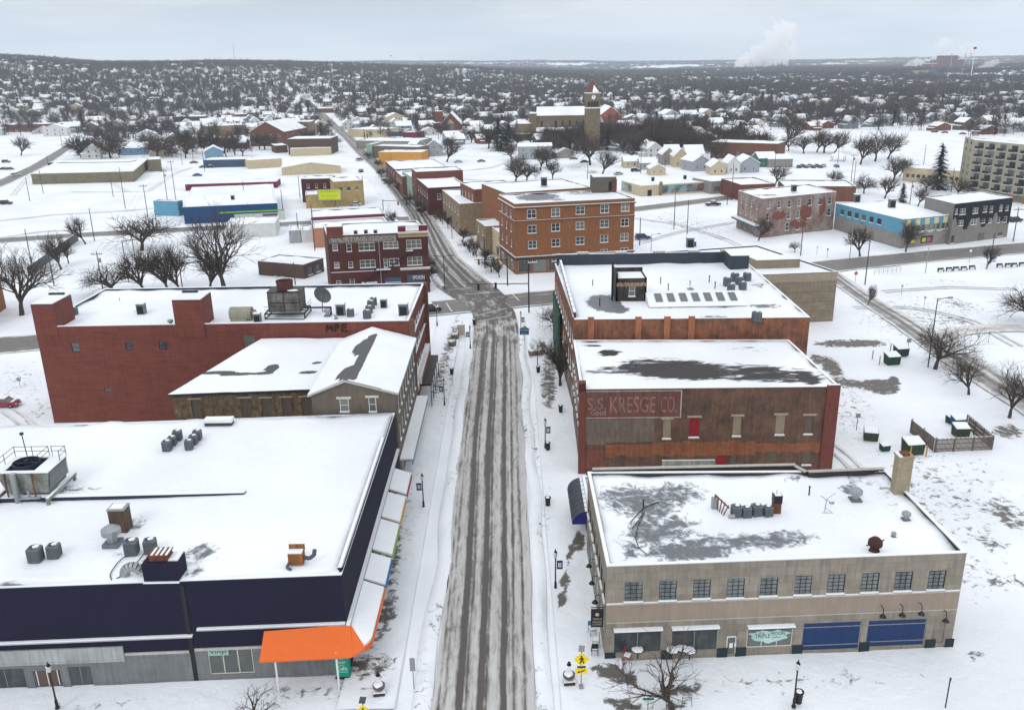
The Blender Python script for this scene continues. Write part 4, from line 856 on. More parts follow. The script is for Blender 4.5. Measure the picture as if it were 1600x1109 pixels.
# ---- grey gabled building, its brick rear wing
GB = mat('brown_grey_stucco', (.14, .115, .09), var=.25)
gx0, gx1, gy0, gy1, ge = -24.6, -14.3, 98.6, 120.6, 12.4
t = thing('gabled_building', 'brown grey three storey gabled building with a steep snowy roof by the street', 'building', (gx0, gy0, 0))
go = [opx((gx0, gy0), (gx1, gy0), 531, 623, 545, 643), opx((gx0, gy0), (gx1, gy0), 576, 621, 588, 643)]
gm = gx0+4.3; gr_ = ge+1.7
def f(mb):
    wall_cells(mb, (gx0, gy0), (gx1, gy0), -.4, ge, go); wall_cells(mb, (gx1, gy0), (gx1, gy1), -.4, ge, rows(22, 8, .95, 5.2, 2.1, .8)+rows(22, 8, .95, 9, 2, .8)); mb.add([(gx0, gy1, -.4), (gx0, gy0, -.4), (gx0, gy0, ge), (gx0, gy1, ge)], [(0, 1, 2, 3)])
    mb.add([(gx0, gy0, ge), (gx1, gy0, ge), (gm, gy0, gr_)], [(0, 1, 2)]); mb.add([(gx0, gy1, ge), (gx1, gy1, ge), (gm, gy1, gr_)], [(0, 2, 1)])
sub(t, 'wall', [GB], f)
for o in go+[]: put_window(t, (gx0, gy0), (gx1, gy0), (o[0]+o[1])/2, o[2], o[1]-o[0], o[3]-o[2], 'dh'); sub(t, 'lintel', [mat('white_lintel', (.55, .53, .48))], lambda mb, o=o: mb.box(gx0+o[0]-.35, gy0-.08, o[3], gx0+o[1]+.35, gy0, o[3]+.28))
for o in rows(22, 8, .95, 5.2, 2.1, .8)+rows(22, 8, .95, 9, 2, .8): put_window(t, (gx1, gy0), (gx1, gy1), (o[0]+o[1])/2, o[2], .95, o[3]-o[2], 'dh')
def f(mb):
    zf_ = lambda x: ge+(gr_-ge)*(1-abs(x-gm)/((gm-gx0) if x < gm else (gx1-gm)))
    for xa, xb in ((gx0-.4, gm), (gm, gx1+.4)):
        za, zb2 = zf_(xa), zf_(xb)
        mb.add([(xa, gy0-.35, za), (xb, gy0-.35, zb2), (xb, gy1, zb2), (xa, gy1, za), (xa, gy0-.35, za-.22), (xb, gy0-.35, zb2-.22), (xb, gy1, zb2-.22), (xa, gy1, za-.22)], [(4, 7, 6, 5), (0, 4, 5, 1), (0, 3, 7, 4), (1, 5, 6, 2)], 1)
        n = 14; vs = [(xa+(xb-xa)*i/n, gy0-.3+(gy1-gy0+.3)*j/20, za+(zb2-za)*i/n+.1+noise.noise(Vector((i*.4, j*.3, xa)))*.05) for j in range(21) for i in range(n+1)]
        mb.add(vs, [(j*(n+1)+i, j*(n+1)+i+1, (j+1)*(n+1)+i+1, (j+1)*(n+1)+i) for j in range(20) for i in range(n)], 0)
        mb.add([(xa, gy0-.3, za+.12), (xb, gy0-.3, zb2+.12), (xb, gy0-.3, zb2), (xa, gy0-.3, za)], [(0, 3, 2, 1)], 0)
GBARE = blobs([('p', [(592, 518), (558, 590), (541, 595), (524, 589), (540, 575), (560, 565), (562, 556), (549, 552), (556, 541), (569, 530)], 1.3), (425, 575, 14, 7, 1.3, -10), (482, 582, 18, 2.5, 1.3, 0), (355, 583, 60, 3.5, 1.2, 1), (405, 583, 30, 2, 1, 0), (495, 567, 10, 2, 1, 0)])
o = sub(t, 'roof', [snowmat('shingle_snow', dark=(.05, .052, .058), dark2=(.11, .11, .115), slush=(.3, .31, .33), sc=1.2, namp=.35, soft=.07), mat('eave_board', (.45, .44, .40))], f); setbare(o, GBARE)
def f(mb): mb.box(gx1, gy0+.2, 3.0, gx1+1.6, gy1, 3.15, 0); mb.box(gx1, gy0+.2, 3.15, gx1+1.62, gy1, 3.35, 1); mb.box(gx1+1.5, gy0+.2, 2.5, gx1+1.6, gy1, 3.0, 0)
sub(t, 'awning', [mat('grey_green_fascia', (.2, .24, .24)), SNOW], f)
def f(mb):
    for k in range(6): y = gy0+1+k*3.4; mb.box(gx1-.02, y, .3, gx1+.04, y+2.6, 2.8, 0)
sub(t, 'shop_window', [GLASS2], f)
WB = mat('tan_rubble_brick', (.21, .15, .085), kind='brick', var=.6, c2=(.09, .06, .04), scale=1.2)
wa, wb_ = (-44.9, 106.4), (-24.7, 107.0)
wo_ = [opx(wa, wb_, 300, 624, 313, 655, 'board'), opx(wa, wb_, 377, 622, 391, 652, 'board'), opx(wa, wb_, 409, 622, 423, 650, 'board'), opx(wa, wb_, 441, 621, 455, 650, 'board'), opx(wa, wb_, 472, 620, 487, 649, 'board')]
t = thing('rear_wing', 'low rubble brick rear wing with boarded windows under a sloping snowy roof', 'building', (wa[0], wa[1], 0))
def f(mb): wall_cells(mb, wa, wb_, -.4, 9.6, wo_); mb.add([(wa[0], 120.6, -.4), (wa[0], wa[1], -.4), (wa[0], wa[1], 9.6), (-36, 120.6, 12.6), (-36, 120.6, -.4)], [(0, 1, 2, 3, 4)])
sub(t, 'wall', [WB], f)
for o in wo_: put_window(t, wa, wb_, (o[0]+o[1])/2, o[2], o[1]-o[0], o[3]-o[2], 'board', False); sub(t, 'lintel', [LINT], lambda mb, o=o: mb.obox(wa, (Vector(wb_)-Vector(wa)).normalized(), o[1]-o[0]+.6, .08, o[3], o[3]+.22, 0, u0=o[0]-.3))
def f(mb):
    n, m_ = 30, 22; a, b, c, d = Vector((-45.3, 106.0, 9.75)), Vector((-24.5, 106.6, 9.95)), Vector((-24.5, 120.5, 12.6)), Vector((-36.5, 120.5, 12.7))
    vs = [];
    for j in range(m_+1):
        for i in range(n+1):
            p = a.lerp(b, i/n).lerp(d.lerp(c, i/n), j/m_); vs.append((p.x, p.y, p.z+noise.noise(p*.3)*.12))
    mb.add(vs, [(j*(n+1)+i, j*(n+1)+i+1, (j+1)*(n+1)+i+1, (j+1)*(n+1)+i) for j in range(m_) for i in range(n)], 0)
    mb.add([a, b, b-Vector((0, 0, .25)), a-Vector((0, 0, .25)), d, d-Vector((0, 0, .25))], [(0, 3, 2, 1), (0, 4, 5, 3)], 1)
o = sub(t, 'roof', [MATS['shingle_snow'], NAVY], f); setbare(o, GBARE)
# ---------------------------------------------------------------- the middle distance
CREAM = mat('cream_render', (.50, .42, .28), var=.15); YEL = mat('mustard_render', (.42, .31, .13), kind='block', var=.2); OCH = mat('orange_ochre_wall', (.55, .27, .05), var=.15)
WHT = mat('white_siding', (.62, .63, .62), kind='siding', var=.1); LGREY = mat('grey_siding', (.33, .36, .38), kind='siding', var=.15); LBLUE = mat('light_blue_siding', (.16, .30, .42), kind='siding', var=.1)
BLU = mat('deep_blue_metal', (.012, .07, .19), kind='siding', var=.1); SLATE = mat('slate_blue_wall', (.05, .08, .13), var=.1); MAROON = mat('maroon_metal', (.15, .018, .045), var=.1)
OLIVE = mat('olive_grey_block', (.20, .18, .12), kind='block', var=.15); BRN = mat('brown_metal_wall', (.10, .065, .05), kind='siding', var=.15); GWALL = mat('grey_render', (.25, .24, .22), var=.2)
MINT = mat('mint_front', (.26, .38, .32), var=.15); BRK = mat('plain_red_brick', (.165, .055, .038), kind='brick', var=.25); BRKD = mat('brown_brick', (.17, .075, .05), kind='brick', var=.3); HOTB = mat('hotel_brick', (.26, .108, .045), kind='brick', var=.22)
CHST = mat('church_sandstone', (.20, .155, .10), kind='block', var=.3); BLK = mat('black_stucco', (.015, .018, .024), var=.2); SKYB = mat('sky_blue_metal', (.11, .30, .42), var=.12); TANB = mat('tan_brick', (.27, .20, .13), kind='brick', var=.25)
def mid(name, label, fl, fr, h=None, hb=None, depth=12, bl=None, br=None, m=CREAM, wins=None, cat='building', **k):
    h = h or hgt(*hb); p = Q(fl, fr, h, depth, bl, br); ws = {}
    for e, (n, w_, z, hh, sty) in [(e, x) for e, l_ in (wins or {}).items() for x in l_]:
        ws.setdefault(e, []).extend(rows(elen(p, e), n, w_, z, hh, 1.0, sty))
    k.setdefault('par', .35); return building(name, label, p, h, m, ws, cat=cat, **k), p, h
# -- corner brick building left of the crossing, painted name along its side
h6 = 14.0; P6 = Q((511, 369), (668, 362.5), h6, br=(651, 345)); a6, b6 = P6[0], P6[1]
L6 = [(552, 381, 560, 390, 'dh')]
def zz(x0, y0, x1, y1, s): return opx(a6, b6, 480+x0/7.27, 340+y0/7.27, 480+x1/7.27, 340+y1/7.27, s)
w6 = [zz(288, 305, 345, 375, 'dh'), zz(447, 300, 505, 385, 'dh'), zz(585, 285, 765, 375, 'trip'), zz(862, 270, 1035, 350, 'trip'), zz(1125, 250, 1295, 350, 'trip'), zz(308, 505, 365, 572, 'dh'), zz(468, 500, 520, 568, 'dh'), zz(600, 480, 775, 568, 'trip'), zz(870, 465, 915, 565, 'dh'), zz(930, 462, 1045, 545, 'pair'), zz(1138, 445, 1305, 540, 'trip'),
    zz(330, 715, 385, 770, 'dh'), zz(485, 695, 540, 765, 'dh'), zz(1140, 715, 1335, 800, None)]
sb = building('corner_brick_building', 'three storey dark red brick building with a cream cornice and dark blue shop awning', [p[:2] for p in P6], h6, BDK, {0: w6, 1: rows(elen(P6, 1), 4, 2.0, 5.3, 2, 1, 'pair')+rows(elen(P6, 1), 4, 2.0, 9.3, 2, 1, 'pair')+rows(elen(P6, 1), 3, 3.5, .5, 2.6, 1, 'shop')}, par=.4, cope=MATS['stone_coping'])
d6 = (b6-a6).normalized().to_2d(); uu = lambda zx, zy: onwall(480+zx/7.27, 340+zy/7.27, a6, b6)
Pw = lambda u, z, d=0: (a6.x+d6[0]*u+d6[1]*d, a6.y+d6[1]*u-d6[0]*d, z)
z_lo = uu(620, 285)[1]
sub(sb, 'painted_band', [mat('grey_sign_band', (.20, .17, .155), var=.45), mat('ghost_white_letters', (.40, .38, .36), var=.5, scale=2)], lambda mb: (mb.obox((a6.x, a6.y), d6, uu(1020, 200)[0]-.4, .03, z_lo, h6-.35, 0, u0=.2), mb.text('SPORTING GOODS', Pw(.9, z_lo+.35, .04), (*d6, 0), (0, 0, 1), 14.5, 1.05, 1, d=0)))
ut = uu(400, 190)[0]
def f(mb): n_ = Vector((-d6[1], d6[0])); q = [Pw(-.05, 0, .05)[:2], Pw(ut, 0, .05)[:2], Pw(ut, 0, -3.5)[:2], Pw(-.05, 0, -3.5)[:2]]; mb.prism(q, h6-.6, 16.0, 0); mb.prism(inset(q, .05), 16.0, 16.12, 1)
sub(sb, 'stair_tower', [BRK, SNOW], f)
uc = uu(1030, 170)[0]; Lf = elen(P6, 0)
def f(mb):
    mb.obox((a6.x, a6.y), d6, Lf-uc, .1, h6-1.0, h6-.2, 0, u0=uc); mb.obox((a6.x, a6.y), d6, Lf-uc+.35, .55, h6-.2, h6+.12, 0, u0=uc-.15); mb.obox((a6.x, a6.y), d6, Lf-uc+.3, .5, h6+.12, h6+.26, 1, u0=uc-.1)
    for k in range(10): mb.obox((a6.x, a6.y), d6, .22, .3, h6-.55, h6-.2, 0, u0=uc+.3+k*(Lf-uc-.5)/10)
sub(sb, 'cornice', [mat('cream_cornice', (.46, .36, .22), var=.1), SNOW], f)
def f(mb):
    mb.obox((a6.x, a6.y), d6, Lf-uc, .35, h6+.1, h6+.35, 0, u0=uc, d0=-.35)
    for q in ((uc, 1.8), (Lf-2.0, 2.0)): mb.obox((a6.x, a6.y), d6, q[1], .4, h6+.1, h6+1.6, 0, u0=q[0], d0=-.4)
    for k in range(9): mb.obox((a6.x, a6.y), d6, .2, .2, h6+.35, h6+1.35, 1, u0=uc+2.0+k*(Lf-uc-4.2)/8.6, d0=-.3)
    mb.obox((a6.x, a6.y), d6, Lf-uc, .4, h6+1.35, h6+1.6, 1, u0=uc, d0=-.4); mb.obox((a6.x, a6.y), d6, Lf-uc-.1, .36, h6+1.6, h6+1.7, 2, u0=uc+.05, d0=-.38)
sub(sb, 'balustrade', [MAROON, WHITE, SNOW], f)
def f(mb):
    a, b, c = uu(1055, 575), uu(1395, 550), uu(270, 625); mb.obox((a6.x, a6.y), d6, b[0]-a[0], .3, a[1]-.5, a[1]-.1, 0, u0=a[0]); mb.obox((a6.x, a6.y), d6, b[0]-a[0], .32, a[1]-.1, a[1]+.05, 1, u0=a[0])
    e = uu(775, 575); mb.obox((a6.x, a6.y), d6, e[0]-c[0], .08, c[1]-.06, c[1]+.05, 1, u0=c[0])
sub(sb, 'string_course', [STONE, SNOW], f)
def f(mb):
    a, b = uu(1135, 680), uu(1335, 680); mb.obox((a6.x, a6.y), d6, b[0]-a[0], .25, a[1]-.9, a[1]+.6, 0, u0=a[0]); mb.text('SPOKEN', Pw(a[0]+1.3, a[1]-.45, .28), (*d6, 0), (0, 0, 1), 2.7, .85, 1, d=0)
    a, b = uu(885, 690), uu(1065, 690); mb.obox((a6.x, a6.y), d6, b[0]-a[0], .25, a[1]-.9, a[1]+.2, 0, u0=a[0]); mb.obox((a6.x, a6.y), d6, b[0]-a[0], .4, a[1]-1.0, a[1]-.9, 2, u0=a[0])
    a, b = uu(1140, 740), uu(1335, 740); mb.obox((a6.x, a6.y), d6, b[0]-a[0], .05, -.2, a[1]+.1, 3, u0=a[0], d0=-.1)
sub(sb, 'shop_sign', [SLATE, WHITE, SNOW, mat('beige_shutter', (.34, .31, .22), kind='panel')], f)
def f(mb):
    a = uu(810, 230); b = uu(855, 800); mb.tube(Pw(a[0], h6-.3, .15), Pw(a[0], 1, .15), .1, n=6)
sub(sb, 'downpipe', [STEEL], f)
def f(mb):   # iron fire stair folded against the wall
    A_, B2_ = uu(945, 560), uu(1170, 375); mb.tube(Pw(A_[0], A_[1], .8), Pw(B2_[0], B2_[1], .8), .16, n=4); mb.tube(Pw(A_[0], A_[1]+.9, .9), Pw(B2_[0], B2_[1]+.9, .9), .05, n=4)
    C1, D1 = uu(600, 780), uu(820, 590); mb.tube(Pw(C1[0], C1[1], .8), Pw(D1[0], D1[1], .8), .16, n=4); mb.tube(Pw(C1[0], C1[1]+.9, .9), Pw(D1[0], D1[1]+.9, .9), .05, n=4)
    for (x0, x1, y) in ((785, 950, 590), (1120, 1200, 375), (620, 800, 740)):
        a, b = uu(x0, y), uu(x1, y); mb.obox((a6.x, a6.y), d6, b[0]-a[0], 1.0, a[1]-.08, a[1], 0, u0=a[0]); mb.obox((a6.x, a6.y), d6, b[0]-a[0], 1.0, a[1], a[1]+.14, 1, u0=a[0])
        for k in range(5): mb.tube(Pw(a[0]+(b[0]-a[0])*k/4, a[1], 1.0), Pw(a[0]+(b[0]-a[0])*k/4, a[1]+1, 1.0), .03, n=4)
        mb.tube(Pw(a[0], a[1]+1, 1), Pw(b[0], a[1]+1, 1), .03, n=4)
sub(sb, 'fire_escape', [BLACK, SNOW], f)
# -- the five storey brick hotel
h7 = 17.5; P7 = Q((804, 319), (992, 310), h7, bl=(779, 304.5)); a7, b7 = P7[0], P7[1]
z7 = lambda a, b, c, d, s='pair': opx(a7, b7, 800+a/3.96, 300+b/3.96, 800+c/3.96, 300+d/3.96, s)
hw = [z7(*q) for q in ((93, 108, 150, 163), (243, 100, 297, 152), (395, 88, 450, 138), (547, 78, 600, 130), (675, 68, 727, 120), (97, 205, 150, 255), (243, 195, 297, 243), (395, 183, 447, 232), (545, 172, 598, 220), (673, 163, 723, 212), (100, 302, 153, 350), (245, 290, 297, 338), (395, 277, 447, 325), (545, 265, 595, 312), (670, 255, 720, 302), (100, 395, 153, 435), (247, 382, 297, 428), (397, 370, 447, 412), (545, 355, 593, 398), (670, 345, 718, 388))]
Lh = elen(P7, 3); hh_ = [hw[0][2], hw[5][2], hw[10][2], hw[15][2]]
sh7 = [(u, u+3.2, .3, 3.2, 'shop') for u in np.arange(.8, elen(P7, 0)-3.5, 3.9)]
hot = building('brick_hotel', 'five storey orange brown brick hotel with paired white windows on the far corner', [p[:2] for p in P7], h7, HOTB, {0: hw+sh7, 3: [o for z in hh_ for o in rows(Lh, 3, 1.1, z, 1.9, 1.2, 'dh')]+rows(Lh, 3, 3.6, .4, 2.8, .8, 'shop')}, par=.4, cope=MATS['stone_coping'], bare=blobs([(840, 308, 40, 7, 1.2, -2), (905, 302, 40, 4, .5, 0), (870, 312, 20, 3, .6, 0)]))
d7 = (b7-a7).normalized().to_2d(); n7 = Vector((P7[3].x-a7.x, P7[3].y-a7.y)).normalized()
def ring(mb, z, hh, d, mi, sides=(0, 3)):
    if 0 in sides: mb.obox((a7.x-d7[0]*d, a7.y-d7[1]*d), d7, elen(P7, 0)+2*d, d, z, z+hh, mi)
    if 3 in sides: mb.obox((P7[3].x, P7[3].y), -n7, Lh, d, z, z+hh, mi)
def f(mb):
    ring(mb, h7-1.15, .25, .35, 0); ring(mb, h7-.9, .12, .3, 1); zc = hw[0][2]-.75; ring(mb, zc, .25, .15, 0); ring(mb, zc+.25, .06, .12, 1); ring(mb, 3.9, .3, .3, 0); ring(mb, 4.2, .14, .25, 1)
sub(hot, 'cornice', [mat('brown_stone', (.13, .08, .06)), SNOW], f)
sub(hot, 'shop_band', [mat('dark_shop_band', (.05, .045, .04))], lambda mb: ring(mb, 3.3, .6, .05, 0))
e0, e1 = G(925, 300, h7), G(965, 302, h7)
def f(mb):
    x0, x1, y = e0.x, e1.x, e0.y; mb.box(x0, y, h7-.3, x1, y+6, h7+3.8, 0); mb.box(x0+.2, y+.2, h7+3.8, x1-.2, y+5.8, h7+3.95, 1); mb.box(x0+(x1-x0)*.68, y-.05, h7+.1, x0+(x1-x0)*.82, y, h7+2.6, 2); mb.box(x1-.9, y-.5, h7-.3, x1+.1, y+2, h7+3.2, 3)
sub(hot, 'penthouse', [mat('grey_brown_brick', (.13, .11, .09), kind='brick'), SNOW, BLACK, BRK], f)
# rear wing of the hotel with a long flat roof
mid('hotel_wing', 'long low wing with a flat snowy roof behind the brick hotel', (790, 302), (925, 293), h=16.2, depth=22, m=HOTB)
# -- row on the right side of the far street, hotel outwards
def row(name, label, p0, p1, h, depth, m, **k):
    """street wall runs p0 (near) -> p1 (far), roof-line pixels; building lies to the right of it"""
    a, b = G(*p0, h), G(*p1, h); d = (b-a).normalized(); n = Vector((d.y, -d.x, 0)); ws = {}; p = [a, a+n*depth, b+n*depth, b]
    for e, l_ in (k.pop('wins', None) or {}).items():
        for (n_, w_, z, hh, sty) in l_: ws.setdefault(e, []).extend(rows(elen(p, e), n_, w_, z, hh, .5, sty))
    k.setdefault('par', .4); return building(name, label, p, h, m, ws, **k), p
row('cream_storefront', 'low cream shopfront beside the brick hotel', (784, 367), (759, 348), 7.2, 16, CREAM, wins={3: [(3, 1.3, 4.4, 1.6, 'dh'), (2, 3.2, .4, 2.6, 'shop')]})
row('brick_storefront', 'narrow tan brick shopfront next to the cream one', (758, 354), (744, 343.5), 7.6, 16, TANB, wins={3: [(2, 1.3, 4.6, 1.7, 'dh'), (1, 4, .4, 2.6, 'shop')]})
row('tall_brick_block', 'tall orange brick block with arched pale windows along the far street', (741, 296.5), (719, 285.5), 13.6, 15, mat('orange_wall_brick', (.20, .07, .04), kind='brick', var=.25), wins={3: [(4, 1.3, 9.2, 2.6, 'dh'), (4, 1.3, 5, 2.2, 'dh'), (2, 4, .4, 2.8, 'shop')]}, cope=MATS['stone_coping'], bare=blobs([(765, 297, 20, 5, 1.2, 0)]))
row('tan_storefront_block', 'two storey tan brick block with arched doorways along the far street', (718, 319), (691, 297), 9.8, 15, TANB, wins={3: [(6, 1.1, 6, 1.8, 'dh'), (3, 3.4, .4, 3, 'shop')]})
row('corner_red_block', 'two storey dark red corner block with a white canopy beyond the side street', (669, 294), (643, 272), 9.6, 14, BDK, wins={0: [(2, 1.4, 5.5, 2, 'dh'), (1, 3, .4, 2.6, 'shop')], 3: [(8, 1.2, 5.6, 1.9, 'dh'), (4, 3.5, .4, 2.8, 'shop')]}, cope=MAROON)
row('upper_brick_block', 'red brick block with a stepped white parapet behind the corner red block', (650, 269), (643, 263), 12.0, 18, BRK)
row('white_storefront', 'narrow pale green three bay shopfront on the far street', (643, 277), (628, 268), 8.5, 10, MINT, wins={3: [(3, 1.1, 4.6, 1.8, 'dh'), (2, 2.6, .4, 2.4, 'shop')]})
row('brown_storefront', 'narrow brown shopfront on the far street', (628, 276), (618, 267), 7.6, 10, BRKD, wins={3: [(3, 1.1, 4.4, 1.6, 'dh'), (1, 3, .4, 2.4, 'shop')]})
row('maroon_storefront', 'low maroon shopfront with a sloping snowy roof on the far street', (617, 265), (602, 252), 6.8, 24, mat('maroon_brick', (.13, .045, .05), kind='brick'), wins={3: [(4, 1.2, 4, 1.5, 'dh'), (2, 3.6, .4, 2.4, 'shop')]})
mid('orange_wall_shop', 'shop with a bright orange ochre side wall on the far street', (591, 238), (659, 238), hb=((591, 238), (594, 258)), depth=13, m=OCH)
mid('grey_brick_shop', 'long grey brown brick shop behind the orange ochre wall', (583, 228), (653, 230), hb=((583, 228), (586, 247)), depth=12, m=mat('grey_brown_wall', (.17, .13, .11), kind='brick'))
mid('mint_shop', 'narrow mint green shop front on the far street', (572, 226), (581, 226), hb=((572, 226), (575, 247)), depth=20, m=MINT)
mid('long_white_shop', 'long low shop with a wide snowy roof on the far street', (556, 220), (650, 221), hb=((556, 220), (560, 232)), depth=26, m=GWALL)
mid('cream_far_shop', 'cream flat roofed shop with a wide front on the far street', (543, 202), (596, 203), hb=((543, 202), (546, 214)), depth=26, m=CREAM)
mid('slate_shop', 'slate blue low shop beside a dark red one', (598, 206), (628, 206), hb=((598, 206), (598, 213)), depth=18, m=SLATE)
mid('dark_red_shop', 'dark red narrow shop beside a slate blue one', (629, 207), (654, 207), hb=((629, 207), (629, 216)), depth=14, m=MAROON)
mid('long_snow_shop', 'pale low building with a long pitched snowy roof on the far street', (541, 194), (606, 193), hb=((541, 194), (541, 200)), depth=50, m=LGREY)
mid('brown_far_shop', 'dark brown shop far up the street on its right side', (497, 170), (530, 169), hb=((497, 170), (498, 180)), depth=30, m=BRKD)
mid('brick_far_block', 'long red brick building near the far end of the street', (575, 168), (609, 170), hb=((575, 168), (575, 178)), depth=26, m=BRK)
mid('red_far_store', 'bright red store far up the street', (468, 149.5), (490, 149.5), hb=((468, 149.5), (468, 156)), depth=40, m=mat('bright_red_store', (.45, .02, .02)))
mid('cream_far_block', 'long cream two storey building with rows of windows far up the street', (497, 141), (538, 141), hb=((497, 141), (497, 152)), depth=40, m=CREAM)
mid('blue_far_shop', 'pale blue grey low building far up the street', (508, 166), (540, 167), hb=((508, 166), (508, 174)), depth=18, m=LGREY)
mid('brick_far_shed', 'wide dark red brick building beside the far houses', (551, 170), (575, 169), hb=((551, 170), (551, 178)), depth=26, m=BRKD)
# -- left side of the far street
yb, yp, yh = mid('yellow_building', 'mustard yellow two storey building with small windows beside the far street', (521, 284.5), (567, 282), hb=((567, 282), (569, 320)), depth=14, m=YEL, wins={0: [(3, 1.2, 5.6, 1.5, 'dark')]})
h8 = 5.0; P8 = Q((478, 305), (522, 303), h8, 12)
yl, _, _ = mid('yellow_annex', 'low mustard yellow annex carrying a lime billboard', (477, 305), (522, 303), h=4.9, depth=12, m=YEL)
mid('dark_brick_rear', 'dark red brick rear building behind the lime billboard', (470, 280), (517, 279), h=9.0, depth=10, m=BDK, wins={0: [(3, 1, 5.5, 1.6, 'dh')]})
a8, b8 = G(496, 316.5, 4.0), G(532, 313.5, 4.0)
t = thing('billboard', 'lime green billboard with dark script on the mustard yellow annex', 'billboard', (a8.x, a8.y, 0))
c0 = Vector((P8[0].x+4.5, P8[0].y-.6, 3.1)); w8 = 8.8
sub(t, 'board', [STEEL, mat('lime_board', (.52, .62, .02), var=.05), mat('dark_olive_ink', (.12, .16, .01))], lambda mb: (mb.box(c0.x, c0.y, 3.0, c0.x+w8, c0.y+.3, 7.1, 0), mb.box(c0.x+.35, c0.y-.03, 3.3, c0.x+w8-.35, c0.y, 6.8, 1), mb.text('LEATHERMAN INC.', (c0.x+1, c0.y-.04, 6.0), (1, 0, 0), (0, 0, 1), 6.8, .5, 2, d=0), mb.text('auto  and  home', (c0.x+1.2, c0.y-.04, 4.5), (1, 0, 0), (0, 0, 1), 6.2, .5, 2, d=0), mb.text('call today', (c0.x+2.9, c0.y-.04, 3.55), (1, 0, 0), (0, 0, 1), 3, .35, 2, d=0)))
sub(t, 'post', [STEEL], lambda mb: (mb.box(c0.x+1, c0.y+.1, -.3, c0.x+1.2, c0.y+.25, 3, 0), mb.box(c0.x+7, c0.y+.1, -.3, c0.x+7.2, c0.y+.25, 3, 0)))
mid('red_front_shop', 'low shop with a dark red fascia in front of the mustard building', (486, 340), (601, 334), hb=((486, 340), (488, 352)), depth=15, m=MAROON)
mid('white_parapet_shop', 'low white parapet shop between red fascia shop and corner brick building', (489, 357), (607, 350), h=5.6, depth=13, m=mat('orange_cream', (.42, .2, .12)), cope=WHITE, par=.7, parapet_in=WHT)
mid('white_garage', 'low white garage block with a sloping snowy roof', (352, 352.5), (430, 349), h=4.0, depth=14, m=WHT)
mid('grey_shed', 'small grey green shed with a snowy roof beside the white garage', (451, 361), (469, 360), h=3.6, depth=10, m=LGREY)
mid('white_shed', 'small white shed in front of the cream parapet shop', (470, 361), (489, 360), h=3.4, depth=10, m=WHT)
bb, bp, bh = mid('blue_metal_building', 'large deep blue metal building with a wide white roof', (285.5, 324), (433, 317.5), hb=((286, 324), (288, 350)), bl=(300, 293), m=BLU, wins={0: [(1, .01, 1, .01, None)]}, par=.2, cope=WHITE)
u8 = (bp[1]-bp[0]).normalized().to_2d()
sub(bb, 'shopfront', [mat('pale_shop_panel', (.5, .52, .5)), mat('green_stripe', (.2, .45, .05)), GLASS], lambda mb: (mb.obox(bp[0][:2], u8, 17, .12, -.2, 2.5, 0, u0=16.5), mb.obox(bp[0][:2], u8, 22, .16, 3.0, 3.5, 1, u0=11.5), mb.obox(bp[0][:2], u8, 5, .14, .2, 2.2, 2, u0=26)))
mid('light_blue_annex', 'small light blue annex on the left end of the deep blue building', (277, 315), (285, 313), h=5.2, depth=10, m=SKYB)
mid('maroon_building', 'maroon walled flat roofed building behind the deep blue one', (289, 288.5), (432, 284), hb=((289, 288.5), (289, 298)), depth=13, m=MAROON, par=.15)
mid('u_shaped_school', 'long olive grey block building with a brick end, snow on its low roof', (48, 272), (208, 268), hb=((208.5, 268), (209.5, 284)), br=(232, 248), m=OLIVE, par=.15, cope=WHITE)
mid('olive_rear_wing', 'rear wing of the olive building with a long dark brick wall', (74, 254.5), (202, 253), h=5, depth=9, m=BDK, par=.15)
mid('olive_cube', 'small olive block at the right end of the olive building', (232, 250), (251, 249), h=6, depth=14, m=OLIVE, par=.15)
mid('navy_low_shop', 'low navy building with parked cars before it', (317, 250.5), (386, 249), hb=((317, 250.5), (317, 262)), depth=13, m=SLATE, par=.2)
mid('cream_long_shop', 'long cream low building continuing from the navy one', (387, 251), (440, 248), hb=((387, 251), (387, 264)), depth=14, m=CREAM, par=.2)
